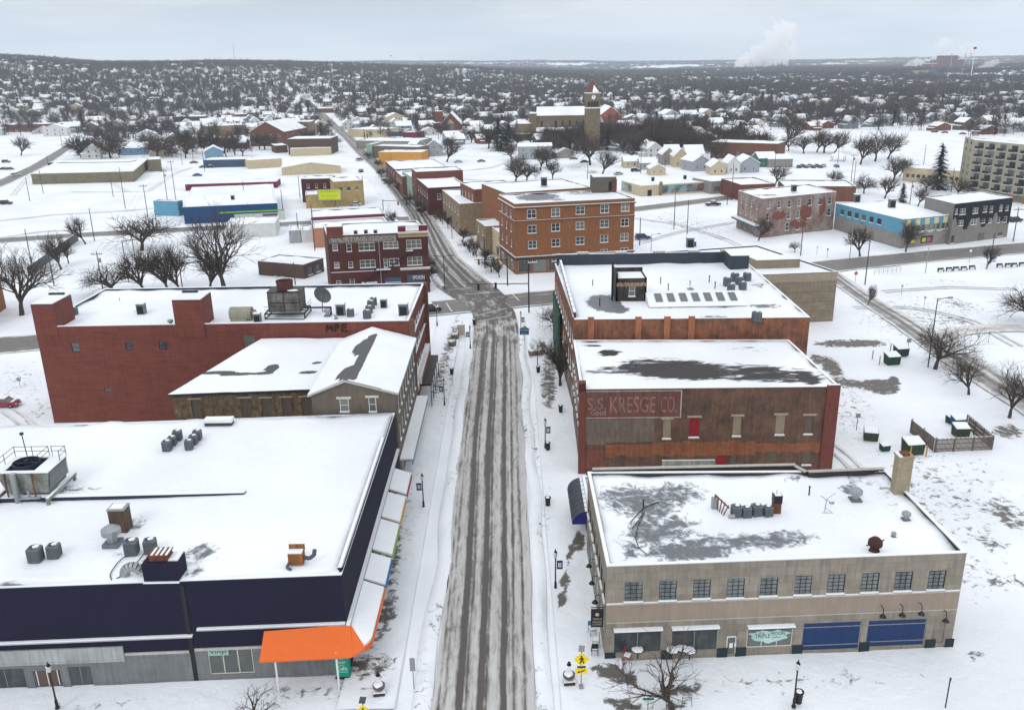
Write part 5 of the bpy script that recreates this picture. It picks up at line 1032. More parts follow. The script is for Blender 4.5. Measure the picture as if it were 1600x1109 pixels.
def gable(name, label, p, he, hr, m, cat='house', ridge='y', rm=None, n=1, group=None, win=(), over=.4, wmat='dh'):
    """pitched roof building; p = quad fl,fr,br,bl; ridge 'y' runs front to back, 'x' side to side"""
    p = [Vector(q[:2]) for q in p]; foot(p); t = thing(name, label, cat, (p[0].x, p[0].y, 0), 0, group); z0 = -.5+0
    zb = min(terr(q.x, q.y) for q in p)
    he += zb; hr += zb; z0 += zb; mb = MB(); wl = [(0, x) for x in win]
    for i in range(4):
        a, b = p[i], p[(i+1) % 4]; Lw = (b-a).length; ops = []
        if i in (0, 1, 3) and win:
            for (nn, w_, z, hh) in win: ops += rows(Lw, nn if i == 0 else max(1, nn), w_, z+zb, hh, .6, wmat)
        wall_cells(mb, a, b, z0, he, ops, depth=.1)
    if ridge == 'y': r0, r1 = (p[0]+p[1])/2, (p[3]+p[2])/2; mb.add([(*p[0], he), (*p[1], he), (*r0, hr)], [(0, 1, 2)]); mb.add([(*p[3], he), (*p[2], he), (*r1, hr)], [(1, 0, 2)])
    else: r0, r1 = (p[0]+p[3])/2, (p[1]+p[2])/2; mb.add([(*p[3], he), (*p[0], he), (*r0, hr)], [(0, 1, 2)]); mb.add([(*p[1], he), (*p[2], he), (*r1, hr)], [(0, 1, 2)])
    mb.build('wall', [m], t)
    for i in (0, 1, 3):
        a, b = p[i], p[(i+1) % 4]; Lw = (b-a).length
        for (nn, w_, z, hh) in win:
            for o in rows(Lw, nn, w_, z+zb, hh, .6, wmat): put_window(t, a, b, (o[0]+o[1])/2, o[2], w_, hh, wmat, False)
    q = MB(); c = sum(p, Vector((0, 0)))/4; ex = lambda v: v+(v-c).normalized()*over*1.3; dr = (he-hr)
    if ridge == 'y': A_, B_2, C_2, D_2 = ex(p[0]), ex(p[1]), ex(p[2]), ex(p[3]); sl = [(A_, r0+(r0-c).normalized()*over, r1+(r1-c).normalized()*over, D_2), (r0+(r0-c).normalized()*over, B_2, C_2, r1+(r1-c).normalized()*over)]; hts = [(he-.15, hr, hr, he-.15), (hr, he-.15, he-.15, hr)]
    else: A_, B_2, C_2, D_2 = ex(p[0]), ex(p[1]), ex(p[2]), ex(p[3]); R0, R1 = r0+(r0-c).normalized()*over, r1+(r1-c).normalized()*over; sl = [(A_, B_2, R1, R0), (R0, R1, C_2, D_2)]; hts = [(he-.15, he-.15, hr, hr), (hr, hr, he-.15, he-.15)]
    for s_, h_ in zip(sl, hts):
        v = [(*s_[k], h_[k]+.05) for k in range(4)]+[(*s_[k], h_[k]+.32) for k in range(4)]; q.add(v, [(3, 2, 1, 0), (4, 5, 6, 7), (0, 1, 5, 4), (1, 2, 6, 5), (2, 3, 7, 6), (3, 0, 4, 7)], 0)
    ro = q.build('roof', [rm or SNOW], t); return t, p, he, hr
def gq(x0, y0, x1, y1, depth):
    a, b = GT(x0, y0), GT(x1, y1); d = (b-a); d.z = 0; d.normalize(); n = Vector((-d.y, d.x, 0)); return [a, b, b+n*depth, a+n*depth]
gable('cream_low_hall', 'low cream hall with a shallow peaked snowy roof beside the far street', gq(441, 274.5, 533, 271, 22), 3.6, 5.6, CREAM, 'hall')
mid('brown_box_store', 'brown metal box store with a cream lean-to on the left of the far street', (449, 217.5), (516, 216.5), hb=((516, 216.5), (517, 241)), depth=20, m=BRN, par=.2)
mid('cream_lean_to', 'cream lean-to along the front of the brown box store', (453, 233), (517, 231), h=4.2, depth=7, m=CREAM, par=.1)
mid('brown_shed', 'small brown shed beside the brown box store', (430, 228), (449, 227), h=4.4, depth=14, m=BRN, par=.1)
gable('gabled_hall', 'big brick hall with a broad snowy gable roof left of the far street', gq(392, 229, 446, 229, 40), 9.5, 16, BRKD, 'hall', win=((4, 1.6, 2, 2), (4, 1.6, 6, 2)))
mid('tan_box_building', 'tall plain tan box building beside the gabled hall', (442, 191.5), (486, 190.5), hb=((442, 191.5), (443, 213)), depth=24, m=mat('stained_tan', (.20, .15, .10), var=.3), par=.2)
mid('tan_long_building', 'long tan flat roofed building left of the gabled hall', (322, 198), (385, 195), hb=((322, 198), (322, 214)), depth=22, m=TANB, par=.2)
mid('dark_flat_building', 'dark glass fronted flat building among far houses', (269, 183), (320, 182), hb=((269, 183), (269, 196)), depth=26, m=mat('charcoal_wall', (.06, .065, .07)), wins={0: [(8, 3, 1, 3.5, 'dark')]}, par=.2)
mid('grey_blue_long', 'long low grey blue building among far bare trees', (291, 173), (336, 171), hb=((291, 173), (291, 178)), depth=22, m=LGREY, par=.2)
mid('brick_far_left', 'red brick flat building with a snowy roof up the far street', (423, 164), (461, 162), hb=((423, 164), (423, 171)), depth=26, m=BRK, par=.2)
mid('red_roof_store', 'low store with a bright red fascia left of the far street', (377, 167), (417, 166), hb=((377, 167), (377, 171)), depth=24, m=mat('red_fascia', (.42, .02, .05)), par=.1)
mid('red_fascia_store', 'small store with a red fascia in the distance', (313, 148.5), (332, 148), hb=((313, 148.5), (313, 152)), depth=24, m=MATS['red_fascia'], par=.1)
mid('dark_red_low', 'low dark red building in the distance left of the far street', (353, 180), (392, 178), hb=((353, 180), (353, 187)), depth=18, m=BRKD, par=.1)
mid('brick_far_store', 'brown brick store close to the red fascia store', (381, 186), (440, 184), hb=((381, 186), (381, 192)), depth=18, m=BDK, par=.1)
mid('long_brick_school', 'long single storey red brick school on the far left', (-30, 196), (126, 193), hb=((126, 193), (126, 206)), depth=22, m=BRKD, wins={0: [(16, 2, 1.2, 2, 'dh')]}, par=.2)
for (n_, lab, x0, x1, y, dep, he, hr, m_, rg, wn_) in (
    ('white_house', 'white two storey house with a snowy gable facing the left road', 68, 106, 214, 13, 6.5, 9.5, WHT, 'y', ((3, 1, 1.2, 1.5), (3, 1, 4.2, 1.5))),
    ('yellow_house', 'pale yellow house with a snowy roof behind dark pines', 135, 160, 199, 16, 6, 9, CREAM, 'x', ((2, 1, 1.2, 1.5), (2, 1, 4, 1.5))),
    ('light_blue_house', 'light blue house with a snowy gable behind the olive building', 187, 234, 243, 11, 4.2, 7, LBLUE, 'x', ((4, 1.1, 1.2, 1.5),)),
    ('dark_brown_house', 'dark brown bungalow under a thick snowy roof near spruces', 127, 158, 236, 12, 5.5, 8.5, BRN, 'x', ((3, 1, 1.2, 1.4),)),
    ('grey_white_house', 'white two storey house with a porch behind the light blue house', 214, 246, 226, 12, 6.4, 9.4, WHT, 'y', ((3, 1, 1.2, 1.5), (3, 1, 4.2, 1.5))),
    ('long_white_house', 'long white low house with many small windows', 262, 312, 213, 12, 4.0, 6.6, WHT, 'x', ((6, 1, 1.2, 1.2),)),
    ('grey_blue_house', 'small grey blue house above the navy shop', 321, 350, 250, 12, 4.6, 7.2, LBLUE, 'y', ((2, 1, 1.2, 1.3),)),
    ('white_far_house', 'white house with a snowy gable by the far street trees', 606, 632, 196, 13, 7, 10, CREAM, 'y', ((2, 1, 1.2, 1.5), (2, 1, 4.2, 1.5))),
    ('grey_porch_house', 'white house with an upstairs window left of the red church', 653, 672, 180, 12, 6, 9, WHT, 'y', ((2, 1, 1.2, 1.5),)),
    ('brown_gable_house', 'large grey brown gabled house right of the red church', 712, 740, 186, 15, 7, 11, GWALL, 'y', ((2, 1.2, 1.2, 1.6), (2, 1.2, 4.4, 1.5))),
    ('olive_bungalow', 'olive tan hip roofed bungalow right of the red church', 745, 773, 214, 14, 5, 7.5, OLIVE, 'x', ((3, 1, 1.2, 1.5),)),
    ('pale_blue_house', 'pale blue two storey house beside the orange ochre wall', 651, 665, 243, 10, 6, 8.6, LGREY, 'y', ((2, 1, 1.2, 1.5), (2, 1, 4, 1.5))),
    ('pale_grey_house', 'pale grey gabled house at the edge of the snowy car park', 668, 690, 245, 12, 6, 9, LGREY, 'y', ((2, 1, 1.2, 1.5), (1, 1, 4.2, 1.5))),
    ('red_brick_house', 'small red brick house left of the long white house', 205, 232, 196, 12, 5, 8, BRKD, 'x', ((3, 1, 1.2, 1.4),)),
    ('cream_gable_house', 'cream gabled house between bare trees left of the tan building', 236, 256, 189, 12, 6, 9, CREAM, 'y', ((2, 1, 1.2, 1.5),)),
    ('white_low_house', 'white low house with a long roof above the light blue house', 176, 206, 179, 12, 4, 7, WHT, 'x', ((4, 1, 1.2, 1.3),)),
    ('grey_cottage', 'grey cottage near the two blue grey spruces', 262, 284, 226, 11, 4, 7, LGREY, 'y', ((2, 1, 1.2, 1.3),)),
    ('blue_cottage', 'pale blue cottage in front of the tan long building', 330, 352, 230, 11, 4, 7, LBLUE, 'y', ((2, 1, 1.2, 1.3),)),
    ('brown_cottage', 'brown cottage right of the pale blue cottage', 360, 384, 233, 11, 3.6, 6, BRN, 'x', ((3, 1, 1, 1.3),)),
    ('olive_house', 'olive house at the foot of the wooded left slope', 42, 64, 184, 12, 5, 8, OLIVE, 'y', ((2, 1, 1.2, 1.4),)),
    ('white_gable_house', 'white gabled house at the far left edge below the slope', 6, 30, 182, 12, 5.6, 9, WHT, 'y', ((2, 1, 1.2, 1.4),)),
    ('tiny_grey_house', 'small grey gabled hut near the parked cars below the stone church', 870, 897, 248, 10, 3.0, 5.2, GWALL, 'y', ((1, 1, 1, 1),)),
    ('grey_flat_house', 'grey blue house with a flat snowy roof in front of the stone church', 810, 862, 250, 12, 7, 8.2, LGREY, 'x', ((4, 1, 1.2, 1.4), (4, 1, 4.2, 1.3)))):
    gable(n_, lab, gq(x0, y, x1, y-1, dep), he, hr, m_, 'house', rg, win=wn_)
# -- red brick church with a tower and a big arched window
cq = gq(688, 210, 722, 209, 26); ch, cp, ce, cz = gable('red_church', 'red brick church with a steep snowy gable and square tower', cq, 6.5, 15.5, BRK, 'church')
sub(ch, 'window', [GLASS, mat('tan_arch', (.4, .3, .2))], lambda mb: [mb.obox(cp[0], (cp[1]-cp[0]).normalized(), 5.2, .1, 2.2, 7.6, 0, u0=5.6), mb.add([(cp[0].x+5.1, cp[0].y-.12, 7.6), (cp[0].x+11.3, cp[0].y-.12, 7.6), (cp[0].x+8.2, cp[0].y-.12, 11)], [(0, 1, 2)], 1)])
tp = gq(680, 206, 692, 206, 7)
sub(ch, 'tower', [BRK, SNOW], lambda mb: (mb.prism([q[:2] for q in tp], -.4, 15.5, 0), mb.prism(inset([q[:2] for q in tp], .3), 15.5, 15.8, 1)))
tq = gq(652, 206, 681, 207, 16); sub(ch, 'wing', [BRK, SNOW], lambda mb: (mb.prism([q[:2] for q in tq], -.4, 7.0, 0), mb.prism(inset([q[:2] for q in tq], .3), 7.0, 7.3, 1)))
tq2 = gq(722, 206, 745, 204, 14); sub(ch, 'wing', [BRK, SNOW], lambda mb: (mb.prism([q[:2] for q in tq2], -.4, 5.5, 0), mb.prism(inset([q[:2] for q in tq2], .3), 5.5, 5.8, 1)))
# -- sandstone church with clock tower
a9 = GT(838, 220); b9 = GT(915, 229); SC = 28.5
t = thing('stone_church', 'sandstone church with a tall clock tower under a red pyramid roof', 'church', (a9.x, a9.y, 0))
foot([(a9.x-16, a9.y-4), (a9.x+46, a9.y+22)]); dch = Vector((1, -.10)).normalized(); nch = Vector((.10, 1)).normalized(); Lc = 36; o9 = Vector((a9.x, a9.y))
P9 = lambda u, d: tuple(o9+dch*u+nch*d)
cops = rows(Lc, 7, 1.6, 8.5, 4, 1, 'dark')
def f(mb): wall_cells(mb, P9(0, 6), P9(Lc, 6), -.5, 16.5, cops); mb.prism([P9(0, 6.3), P9(Lc, 6.3), P9(Lc, 20), P9(0, 20)], -.5, 16.4, 0); mb.add([(*P9(0, 6), 16.4), (*P9(0, 20), 16.4), (*P9(0, 13), 21.5)], [(2, 1, 0)]); mb.add([(*P9(Lc, 6), 16.4), (*P9(Lc, 20), 16.4), (*P9(Lc, 13), 21.5)], [(0, 1, 2)])
sub(t, 'nave', [CHST], f)
for o in cops: put_window(t, P9(0, 6), P9(Lc, 6), (o[0]+o[1])/2, o[2], 1.6, 4, 'dark', False)
sub(t, 'aisle', [CHST, SNOW], lambda mb: (mb.prism([P9(0, 0), P9(Lc-2, 0), P9(Lc-2, 6), P9(0, 6)], -.5, 5.5, 0), mb.prism([P9(-.2, -.3), P9(Lc-2, -.3), P9(Lc-2, 5.9), P9(-.2, 5.9)], 5.5, 6, 1, 1, [5.8, 5.8, 8.3, 8.3])))
sub(t, 'roof', [SNOW], lambda mb: [mb.add([(*P9(-.4, a_), 16.4), (*P9(Lc+.4, a_), 16.4), (*P9(Lc+.4, 13), 21.8), (*P9(-.4, 13), 21.8), (*P9(-.4, a_), 16.0), (*P9(Lc+.4, a_), 16.0)], [(0, 1, 2, 3), (0, 4, 5, 1)] if a_ < 13 else [(3, 2, 1, 0), (1, 5, 4, 0)]) for a_ in (5.4, 20.6)])
sub(t, 'gable_end', [CHST, SNOW], lambda mb: (mb.prism([P9(-5.5, 5), P9(-.02, 5), P9(-.02, 21), P9(-5.5, 21)], -.5, 17.5, 0), mb.prism([P9(-5.3, 5.2), P9(-.2, 5.2), P9(-.2, 20.8), P9(-5.3, 20.8)], 17.5, 17.8, 1)))
def f(mb):
    c = P9(-8.5, 7); mb.lathe((c[0], c[1], -.5), [(5, 0), (5, 11.5)], 14, 0); mb.lathe((c[0], c[1], 11), [(5.3, 0), (5.3, .3), (.2, 2.6)], 14, 1)
sub(t, 'apse', [CHST, SNOW], f); sub(t, 'chapel', [CHST, SNOW], lambda mb: (mb.prism([P9(-15, -1), P9(-4, -1), P9(-4, 12), P9(-15, 12)], -.5, 4.4, 0), mb.prism([P9(-15.3, -1.3), P9(-3.7, -1.3), P9(-3.7, 12), P9(-15.3, 12)], 4.4, 4.8, 1)))
tb = G(912, 236); tx, ty = tb.x+1.0, tb.y; tw = 8.6
def f(mb):
    mb.box(tx, ty, -.5, tx+tw, ty+tw, 24.5, 0); mb.box(tx-.25, ty-.25, 24.5, tx+tw+.25, ty+tw+.25, 25.1, 2)
    for (x0, x1) in ((0, 1.2), (2.5, 3.0), (4.2, 4.6), (5.8, 6.2), (7.4, 8.6)): mb.box(tx+x0, ty, 25.1, tx+x1, ty+.6, 28.4, 0)
    for (x0, x1) in ((0, 1.2), (2.5, 3.0), (4.2, 4.6), (5.8, 6.2), (7.4, 8.6)): mb.box(tx, ty+x0+(.61 if x0 == 0 else 0), 25.1, tx+.6, ty+x1, 28.4, 0)
    mb.box(tx+1.2, ty+1.2, 25.1, tx+tw-.01, ty+tw-.01, 28.4, 1); mb.box(tx, ty, 28.4, tx+tw, ty+tw, 33.0, 0); mb.box(tx-.3, ty-.3, 33, tx+tw+.3, ty+tw+.3, 33.6, 2)
tw_ = sub(t, 'tower', [CHST, BLACK, SNOW], f)
def f(mb):
    cx_, cy_ = tx+tw/2, ty+tw/2; e_ = tw/2+.5; mb.add([(cx_-e_, cy_-e_, 33.6), (cx_+e_, cy_-e_, 33.6), (cx_+e_, cy_+e_, 33.6), (cx_-e_, cy_+e_, 33.6), (cx_, cy_, 40.5)], [(0, 1, 4), (2, 3, 4), (3, 0, 4)], 0); mb.add([(cx_+e_, cy_-e_, 33.61), (cx_+e_, cy_+e_, 33.61), (cx_, cy_, 40.52)], [(0, 1, 2)], 1); mb.tube((cx_, cy_, 40.2), (cx_, cy_, 42.2), .1, n=5)
    mb.add([(cx_-.5, cy_-e_-.04, 33.7), (cx_+e_*.7, cy_-e_-.04, 33.7), (cx_+.6, cy_-e_*.38-.1, 37.9)], [(0, 1, 2)], 1)
sub(tw_, 'spire', [mat('red_tile', (.15, .05, .045)), SNOW], f)
sub(tw_, 'clock', [WHITE, BLACK], lambda mb: (mb.tube((tx+tw/2+.3, ty-.02, 30.8), (tx+tw/2+.3, ty-.12, 30.8), 1.25, n=16, mi=0), mb.box(tx+tw/2+.22, ty-.15, 30.7, tx+tw/2+.38, ty-.13, 31.8, 1)))
sub(t, 'porch', [CHST, SNOW], lambda mb: mb.prism([P9(14, -3.5), P9(20, -3.5), P9(20, 0), P9(14, 0)], -.5, 6.5, 0)); sub(t, 'porch', [CHST, SNOW], lambda mb: (mb.prism([P9(27, -2.5), P9(33, -2.5), P9(33, 0), P9(27, 0)], -.5, 5.5, 0)))
gable('church_house', 'brick hall with a terracotta gable and white roof behind the clock tower', gq(936, 200, 972, 199, 45), 9, 16, mat('terracotta_brick', (.33, .10, .06)), 'hall')
# -- mural building and houses to the right
MUR = bpy.data.materials.new('mural_paint'); MATS['mural_paint'] = MUR; nt, n_, l_ = nodes(MUR)
b_ = n_('ShaderNodeBsdfPrincipled'); o_ = n_('ShaderNodeOutputMaterial'); l_(b_.outputs[0], o_.inputs[0]); tcn = n_('ShaderNodeTexCoord'); vo = n_('ShaderNodeTexVoronoi'); vo.inputs['Scale'].default_value = .45; l_(tcn.outputs['Object'], vo.inputs[0])
hs = n_('ShaderNodeValToRGB'); els = hs.color_ramp.elements; cl = [(.06, .24, .30), (.05, .13, .09), (.28, .40, .42), (.22, .06, .07), (.04, .08, .13), (.38, .33, .2), (.08, .28, .3)]
els[0].color = (*cl[0], 1); els[1].color = (*cl[-1], 1)
for i in range(1, 6): q = els.new(i/6); q.color = (*cl[i], 1)
l_(vo.outputs['Color'], hs.inputs[0]); l_(hs.outputs[0], b_.inputs['Base Color'])
mu, mp_, mh = mid('mural_building', 'long low cream building with painted teal murals on its walls', (1002, 291), (1112, 284), hb=((1002, 291), (1002, 307)), bl=(971, 282.5), m=CREAM, par=.15)
um = (mp_[1]-mp_[0]).normalized().to_2d(); Lm = elen(mp_, 0)
sub(mu, 'mural', [MUR], lambda mb: mb.obox(mp_[0][:2], um, Lm*.70, .05, .6, mh-.4, 0, u0=Lm*.29)); sub(mu, 'mural', [MUR], lambda mb: (mb.obox(mp_[3][:2], -(mp_[3]-mp_[0]).normalized().to_2d(), elen(mp_, 3)*.5, .05, .6, mh-.4, 0, u0=.5)))
sub(mu, 'pillar', [TANB], lambda mb: mb.obox(mp_[0][:2], um, 1.2, .5, -.4, mh+1.3, 0, u0=Lm*.25)); sub(mu, 'door', [BLACK], lambda mb: mb.obox(mp_[0][:2], um, 1.8, .06, -.2, 2.3, 0, u0=Lm*.09))
mid('shop_beside_mural', 'low dark shopfront building right of the mural walls', (1112, 284), (1154, 281), h=4.8, depth=14, m=GWALL, wins={0: [(3, 3, .8, 2, 'shop')]}, par=.15)
mid('long_brick_hall', 'long low red brown brick hall behind bare trees', (1111, 222), (1216, 225), hb=((1111, 222), (1111, 247)), depth=16, m=BRKD, wins={0: [(6, 2, 1.5, 2.2, 'dark')]}, par=.2)
mid('red_brick_low', 'low red brick building with a snowy roof behind the grey painted block', (1158, 289), (1212, 287), h=6.0, depth=20, m=BRK, par=.5, parapet_in=BRK)
mid('brick_low_right', 'long low brown brick building behind the sky blue building', (1226, 291), (1338, 291.5), h=5.5, depth=18, m=BRKD, par=.5, parapet_in=DARK)
hs_ = [(1003, 1024, 244, 10, 5.4, 8, LGREY, 'y'), (975, 998, 263, 11, 3.2, 5.2, CREAM, 'x'), (1000, 1025, 266, 10, 3.2, 5.2, LGREY, 'x'), (1015, 1040, 275, 9, 3, 5, CREAM, 'y'), (1034, 1056, 258, 12, 5, 8.4, GWALL, 'y'), (1052, 1075, 262, 13, 5.2, 9, CREAM, 'y'), (1040, 1062, 245, 10, 3.5, 5.8, mat('pale_yellow_siding', (.5, .46, .3), kind='siding'), 'x'), (1082, 1108, 268, 12, 4.6, 7.2, LGREY, 'y'), (1072, 1100, 254, 13, 4, 8, WHT, 'x'),
    (1110, 1134, 274, 11, 3.6, 6.4, CREAM, 'y'), (1136, 1156, 272, 11, 4.4, 7.6, WHT, 'y'), (1155, 1186, 270, 13, 4.2, 7.2, LGREY, 'y'), (1150, 1180, 245, 14, 4.4, 7, BRKD, 'x'), (1185, 1212, 262, 12, 4.2, 6.5, mat('green_siding', (.05, .16, .12)), 'x'), (1200, 1238, 262, 14, 4, 5.4, GWALL, 'x'), (975, 1005, 198, 14, 6, 9, OLIVE, 'y'), (1000, 1018, 199, 12, 7, 10, WHT, 'y'), (1038, 1060, 192, 12, 7, 10.5, WHT, 'y'), (1064, 1094, 193, 14, 7, 10, mat('blue_grey_siding', (.14, .18, .23)), 'x'), (1095, 1118, 191, 13, 7, 10.5, CREAM, 'y'), (1118, 1142, 191, 13, 7, 10, LGREY, 'y'), (1142, 1158, 190, 12, 6.5, 10, GWALL, 'y'), (1158, 1172, 188, 12, 8, 11, WHT, 'y')]
adj = ['small', 'narrow', 'plain', 'wide', 'squat', 'older']
cn = {id(LGREY): 'grey', id(CREAM): 'cream', id(GWALL): 'stone grey', id(WHT): 'white', id(BRKD): 'brown brick', id(OLIVE): 'olive'}
for i, (x0, x1, y, dp, he, hr, m_, rg) in enumerate(hs_):
    gable('house', 'house', gq(x0, y, x1, y-.6, dp), he, hr, m_, 'house', rg, win=((2, 1, 1, 1.3),)+(((2, 1, 4, 1.3),) if he > 5.5 else ()), group='houses between the mural building and the snowy field')[0]['label'] = '%s %s house with a snowy %s roof, %s' % (adj[i % 6], cn.get(id(m_), 'painted'), 'gabled' if rg == 'y' else 'long ridged', ['beside bare trees', 'behind the mural walls', 'close to the snowy lot', 'between two neighbours', 'by the dark spruce', 'in the middle of its row', 'at the back of the row', 'at the end of the row'][(i*5+i//8) % 8])
# -- grey painted block, sky blue building, black and grey block, apartment tower
p10 = [G(1191, 311, 11.4), G(1307, 300, 11.4)]; c10 = G(1154, 298, 11.4); P10 = [p10[0], p10[1], p10[1]+(c10-p10[0]), c10]
gm_ = mat('grey_painted_brick', (.33, .285, .25), kind='brick', var=.45, c2=(.22, .12, .10), scale=.28)
s10 = lambda a, b, c, d, s: opx(P10[0], P10[1], 1140+a/9.24, 280+b/9.24, 1140+c/9.24, 280+d/9.24, s)
w10 = [s10(537, 325, 582, 425, 'dh'), s10(690, 318, 735, 415, 'dh'), s10(525, 498, 570, 598, 'dh'), s10(822, 478, 862, 575, 'dh'), s10(808, 635, 858, 742, 'dh')]+[opx(P10[0], P10[1], *q, 'dh') for q in ((1231, 313, 1236, 324), (1246, 311, 1251, 322), (1263, 310, 1268, 321), (1279, 309, 1284, 320), (1294, 308, 1299, 319), (1230, 330, 1235, 342), (1244, 329, 1249, 341), (1261, 328, 1267, 341), (1292, 326, 1298, 337), (1227, 347, 1233, 360), (1243, 346, 1249, 359))]
gb, _ = building('grey_painted_block', 'three storey grey painted brick block with patches of bare red brick', [p[:2] for p in P10], 11.4, gm_, {0: w10, 3: rows(elen(P10, 3), 4, .9, 8.0, 1.9, 1, 'dh')+rows(elen(P10, 3), 4, .9, 4.8, 1.9, 1, 'dh')+rows(elen(P10, 3), 2, 2, .2, 2.2, 1, 'shop')}, par=.4, cope=MATS['stone_coping'], bare=blobs([(1200, 305, 30, 2, .6, 0)])), 0
e10 = (P10[3]-P10[0]).normalized().to_2d(); sub(gb, 'canopy', [mat('teal_fascia', (.06, .13, .19)), SNOW], lambda mb: (mb.obox(P10[3][:2], -e10, elen(P10, 3), 1.8, 2.9, 3.4, 0, d0=0), mb.obox(P10[3][:2], -e10, elen(P10, 3)-.2, 1.7, 3.4, 3.6, 1, u0=.1)))
u10 = (P10[1]-P10[0]).normalized().to_2d(); L10 = elen(P10, 0)
def patch(mb, cu, cz, ru, rz_, s_):
    v = [(P10[0].x+u10[0]*cu, P10[0].y+u10[1]*cu-.02, cz)]+[(P10[0].x+u10[0]*(cu+ru*math.cos(t)*k)+u10[1]*.02, P10[0].y+u10[1]*(cu+ru*math.cos(t)*k)-u10[0]*.02, cz+rz_*math.sin(t)*k) for t, k in ((2*math.pi*i/22, .75+.5*noise.noise(Vector((i*.9, s_, 0)))) for i in range(22))]
    mb.add(v, [(0, 1+i, 1+(i+1) % 22) for i in range(22)])
for k, q in enumerate(((6.8, 6.0, 3.6, 1.7), (12.5, 3.2, 2.2, 1.4), (17.0, 6.0, 3.0, 3.4), (15.0, 2.6, 4, 1.2), (25.4*.92, 7.5, 1.6, 3.8))): sub(gb, 'bare_brick_patch', [mat('bare_red_brick', (.21, .075, .055), kind='brick', var=.4)], lambda mb, q=q, k=k: patch(mb, min(q[0], L10-2.2), q[1], q[2], q[3], k))
hb_ = 8.0; P11 = [G(1412, 343.5, 7.9), G(1492, 333, 8.4), None, G(1306, 320.5, 7.4)]; P11[2] = P11[1]+(P11[3]-P11[0])*.92
e11 = elen(P11, 3)
bl_ = building('sky_blue_building', 'low sky blue and grey building with a chequered panel front', [p[:2] for p in P11], 7.9, GWALL, {3: rows(e11*.8, 6, 1.9, 4.9, 1.7, 2, 'dark'), 0: rows(elen(P11, 0), 9, 1.05, 4.2, 1.7, 1.0, 'dark')+[(1.0, 5, .6, 2.8, 'shop'), (7.0, 11.5, .6, 2.8, 'shop'), (13.5, 15.5, -.1, 2.6, None)]}, par=.2, cope=SKYB)
d11 = -(P11[3]-P11[0]).normalized().to_2d(); q11 = (P11[1]-P11[0]).normalized().to_2d()
ops3 = [(e11-o[1], e11-o[0], o[2], o[3]) for o in ()]
def f(mb):
    a = P11[3][:2]; o_ = rows(e11*.8, 6, 1.9, 4.9, 1.7, 2); us = sorted({0, e11}|{x for o in o_ for x in o[:2]})
    for i in range(len(us)-1):
        c = (us[i]+us[i+1])/2
        if any(o[0] < c < o[1] for o in o_): mb.obox(a, d11, us[i+1]-us[i], .05, 3.9, 4.9, 0, u0=us[i]); mb.obox(a, d11, us[i+1]-us[i], .05, 6.6, 7.85, 0, u0=us[i])
        else: mb.obox(a, d11, us[i+1]-us[i], .05, 3.9, 7.85, 0, u0=us[i])
sub(bl_, 'cladding', [SKYB], f)
def f(mb):
    n = 9; L_ = elen(P11, 0)*.82
    for i in range(n):
        for z0_, z1_, k in ((6.0, 7.7, 0), (3.7, 4.2, 1)): mb.obox(P11[0][:2], q11, L_/n-.03, .06, z0_, z1_, (i+k) % 2, u0=1+i*L_/n)
    mb.obox(P11[0][:2], q11, elen(P11, 0)-L_-1.4, .05, 3.6, 7.8, 2, u0=L_+1.2)
sub(bl_, 'panel', [mat('pale_yellow_panel', (.6, .6, .35)), MATS['sky_blue_metal'], SKYB], f)
for u, c in ((2.4, RUST), (4.2, mat('yellow_poster', (.6, .5, .05))), (8.2, MATS['yellow_poster']), (10, mat('pink_poster', (.55, .1, .2)))): sub(bl_, 'poster', [c], lambda mb: mb.obox(P11[0][:2], q11, 1.3, .01, 1.1, 2.2, 0, u0=u-.6, d0=-.02))
P12 = [G(1492, 319, 11.3), G(1583, 309, 11.3), None, G(1446, 308, 11.3)]; P12[2] = P12[1]+(P12[3]-P12[0])
z12 = lambda a, b, c, d, s: opx(P12[0], P12[1], 1200+a/3.96, 300+b/3.96, 1200+c/3.96, 300+d/3.96, s)
w12 = [z12(1187, 103, 1222, 140, 'pair'), z12(1268, 97, 1300, 133, 'pair'), z12(1330, 88, 1355, 125, 'dh'), z12(1372, 88, 1392, 125, 'dh'), z12(1432, 80, 1450, 118, 'dh'), z12(1470, 82, 1488, 115, 'dh'), z12(1158, 105, 1173, 138, 'dh'), z12(1178, 175, 1208, 210, 'pair'), z12(1257, 168, 1290, 202, 'pair'), z12(1320, 165, 1342, 192, 'dh'), z12(1364, 162, 1382, 192, 'dh'), z12(1418, 155, 1434, 190, 'dh'), z12(1455, 152, 1478, 188, 'dh'), z12(1296, 252, 1336, 300, 'shop'), z12(1132, 270, 1150, 318, 'dark'), z12(1420, 250, 1450, 275, 'board')]
bk = building('black_grey_block', 'three storey grey block whose upper floors are painted black in uneven shapes', [p[:2] for p in P12], 11.3, mat('grey_block_front', (.22, .205, .19), var=.2), {0: w12}, par=.35, cope=BLACK)
d12 = (P12[1]-P12[0]).normalized().to_2d(); L12 = elen(P12, 0)
def f(mb):
    us = sorted({0, L12}|{x for o in w12 for x in o[:2]}|set(np.linspace(0, L12, 60)))
    for i in range(len(us)-1):
        c = (us[i]+us[i+1])/2; lo = 5.2+1.6*math.sin(c*.75+1)+.8*math.sin(c*1.9); lo = 3.9 if c > L12-2.5 else max(3.8, lo)
        if us[i+1]-us[i] < .01: continue
        segs = [(lo, 11.25)]
        for o in w12:
            if o[0] < c < o[1]:
                ns = []
                for a, b in segs:
                    if o[3] <= a or o[2] >= b: ns.append((a, b)); continue
                    if o[2] > a: ns.append((a, o[2]))
                    if o[3] < b: ns.append((o[3], b))
                segs = ns
        for a, b in segs: mb.obox(P12[0][:2], d12, us[i+1]-us[i], .03, a, b, 0, u0=us[i])
sub(bk, 'black_paint', [BLK], f)
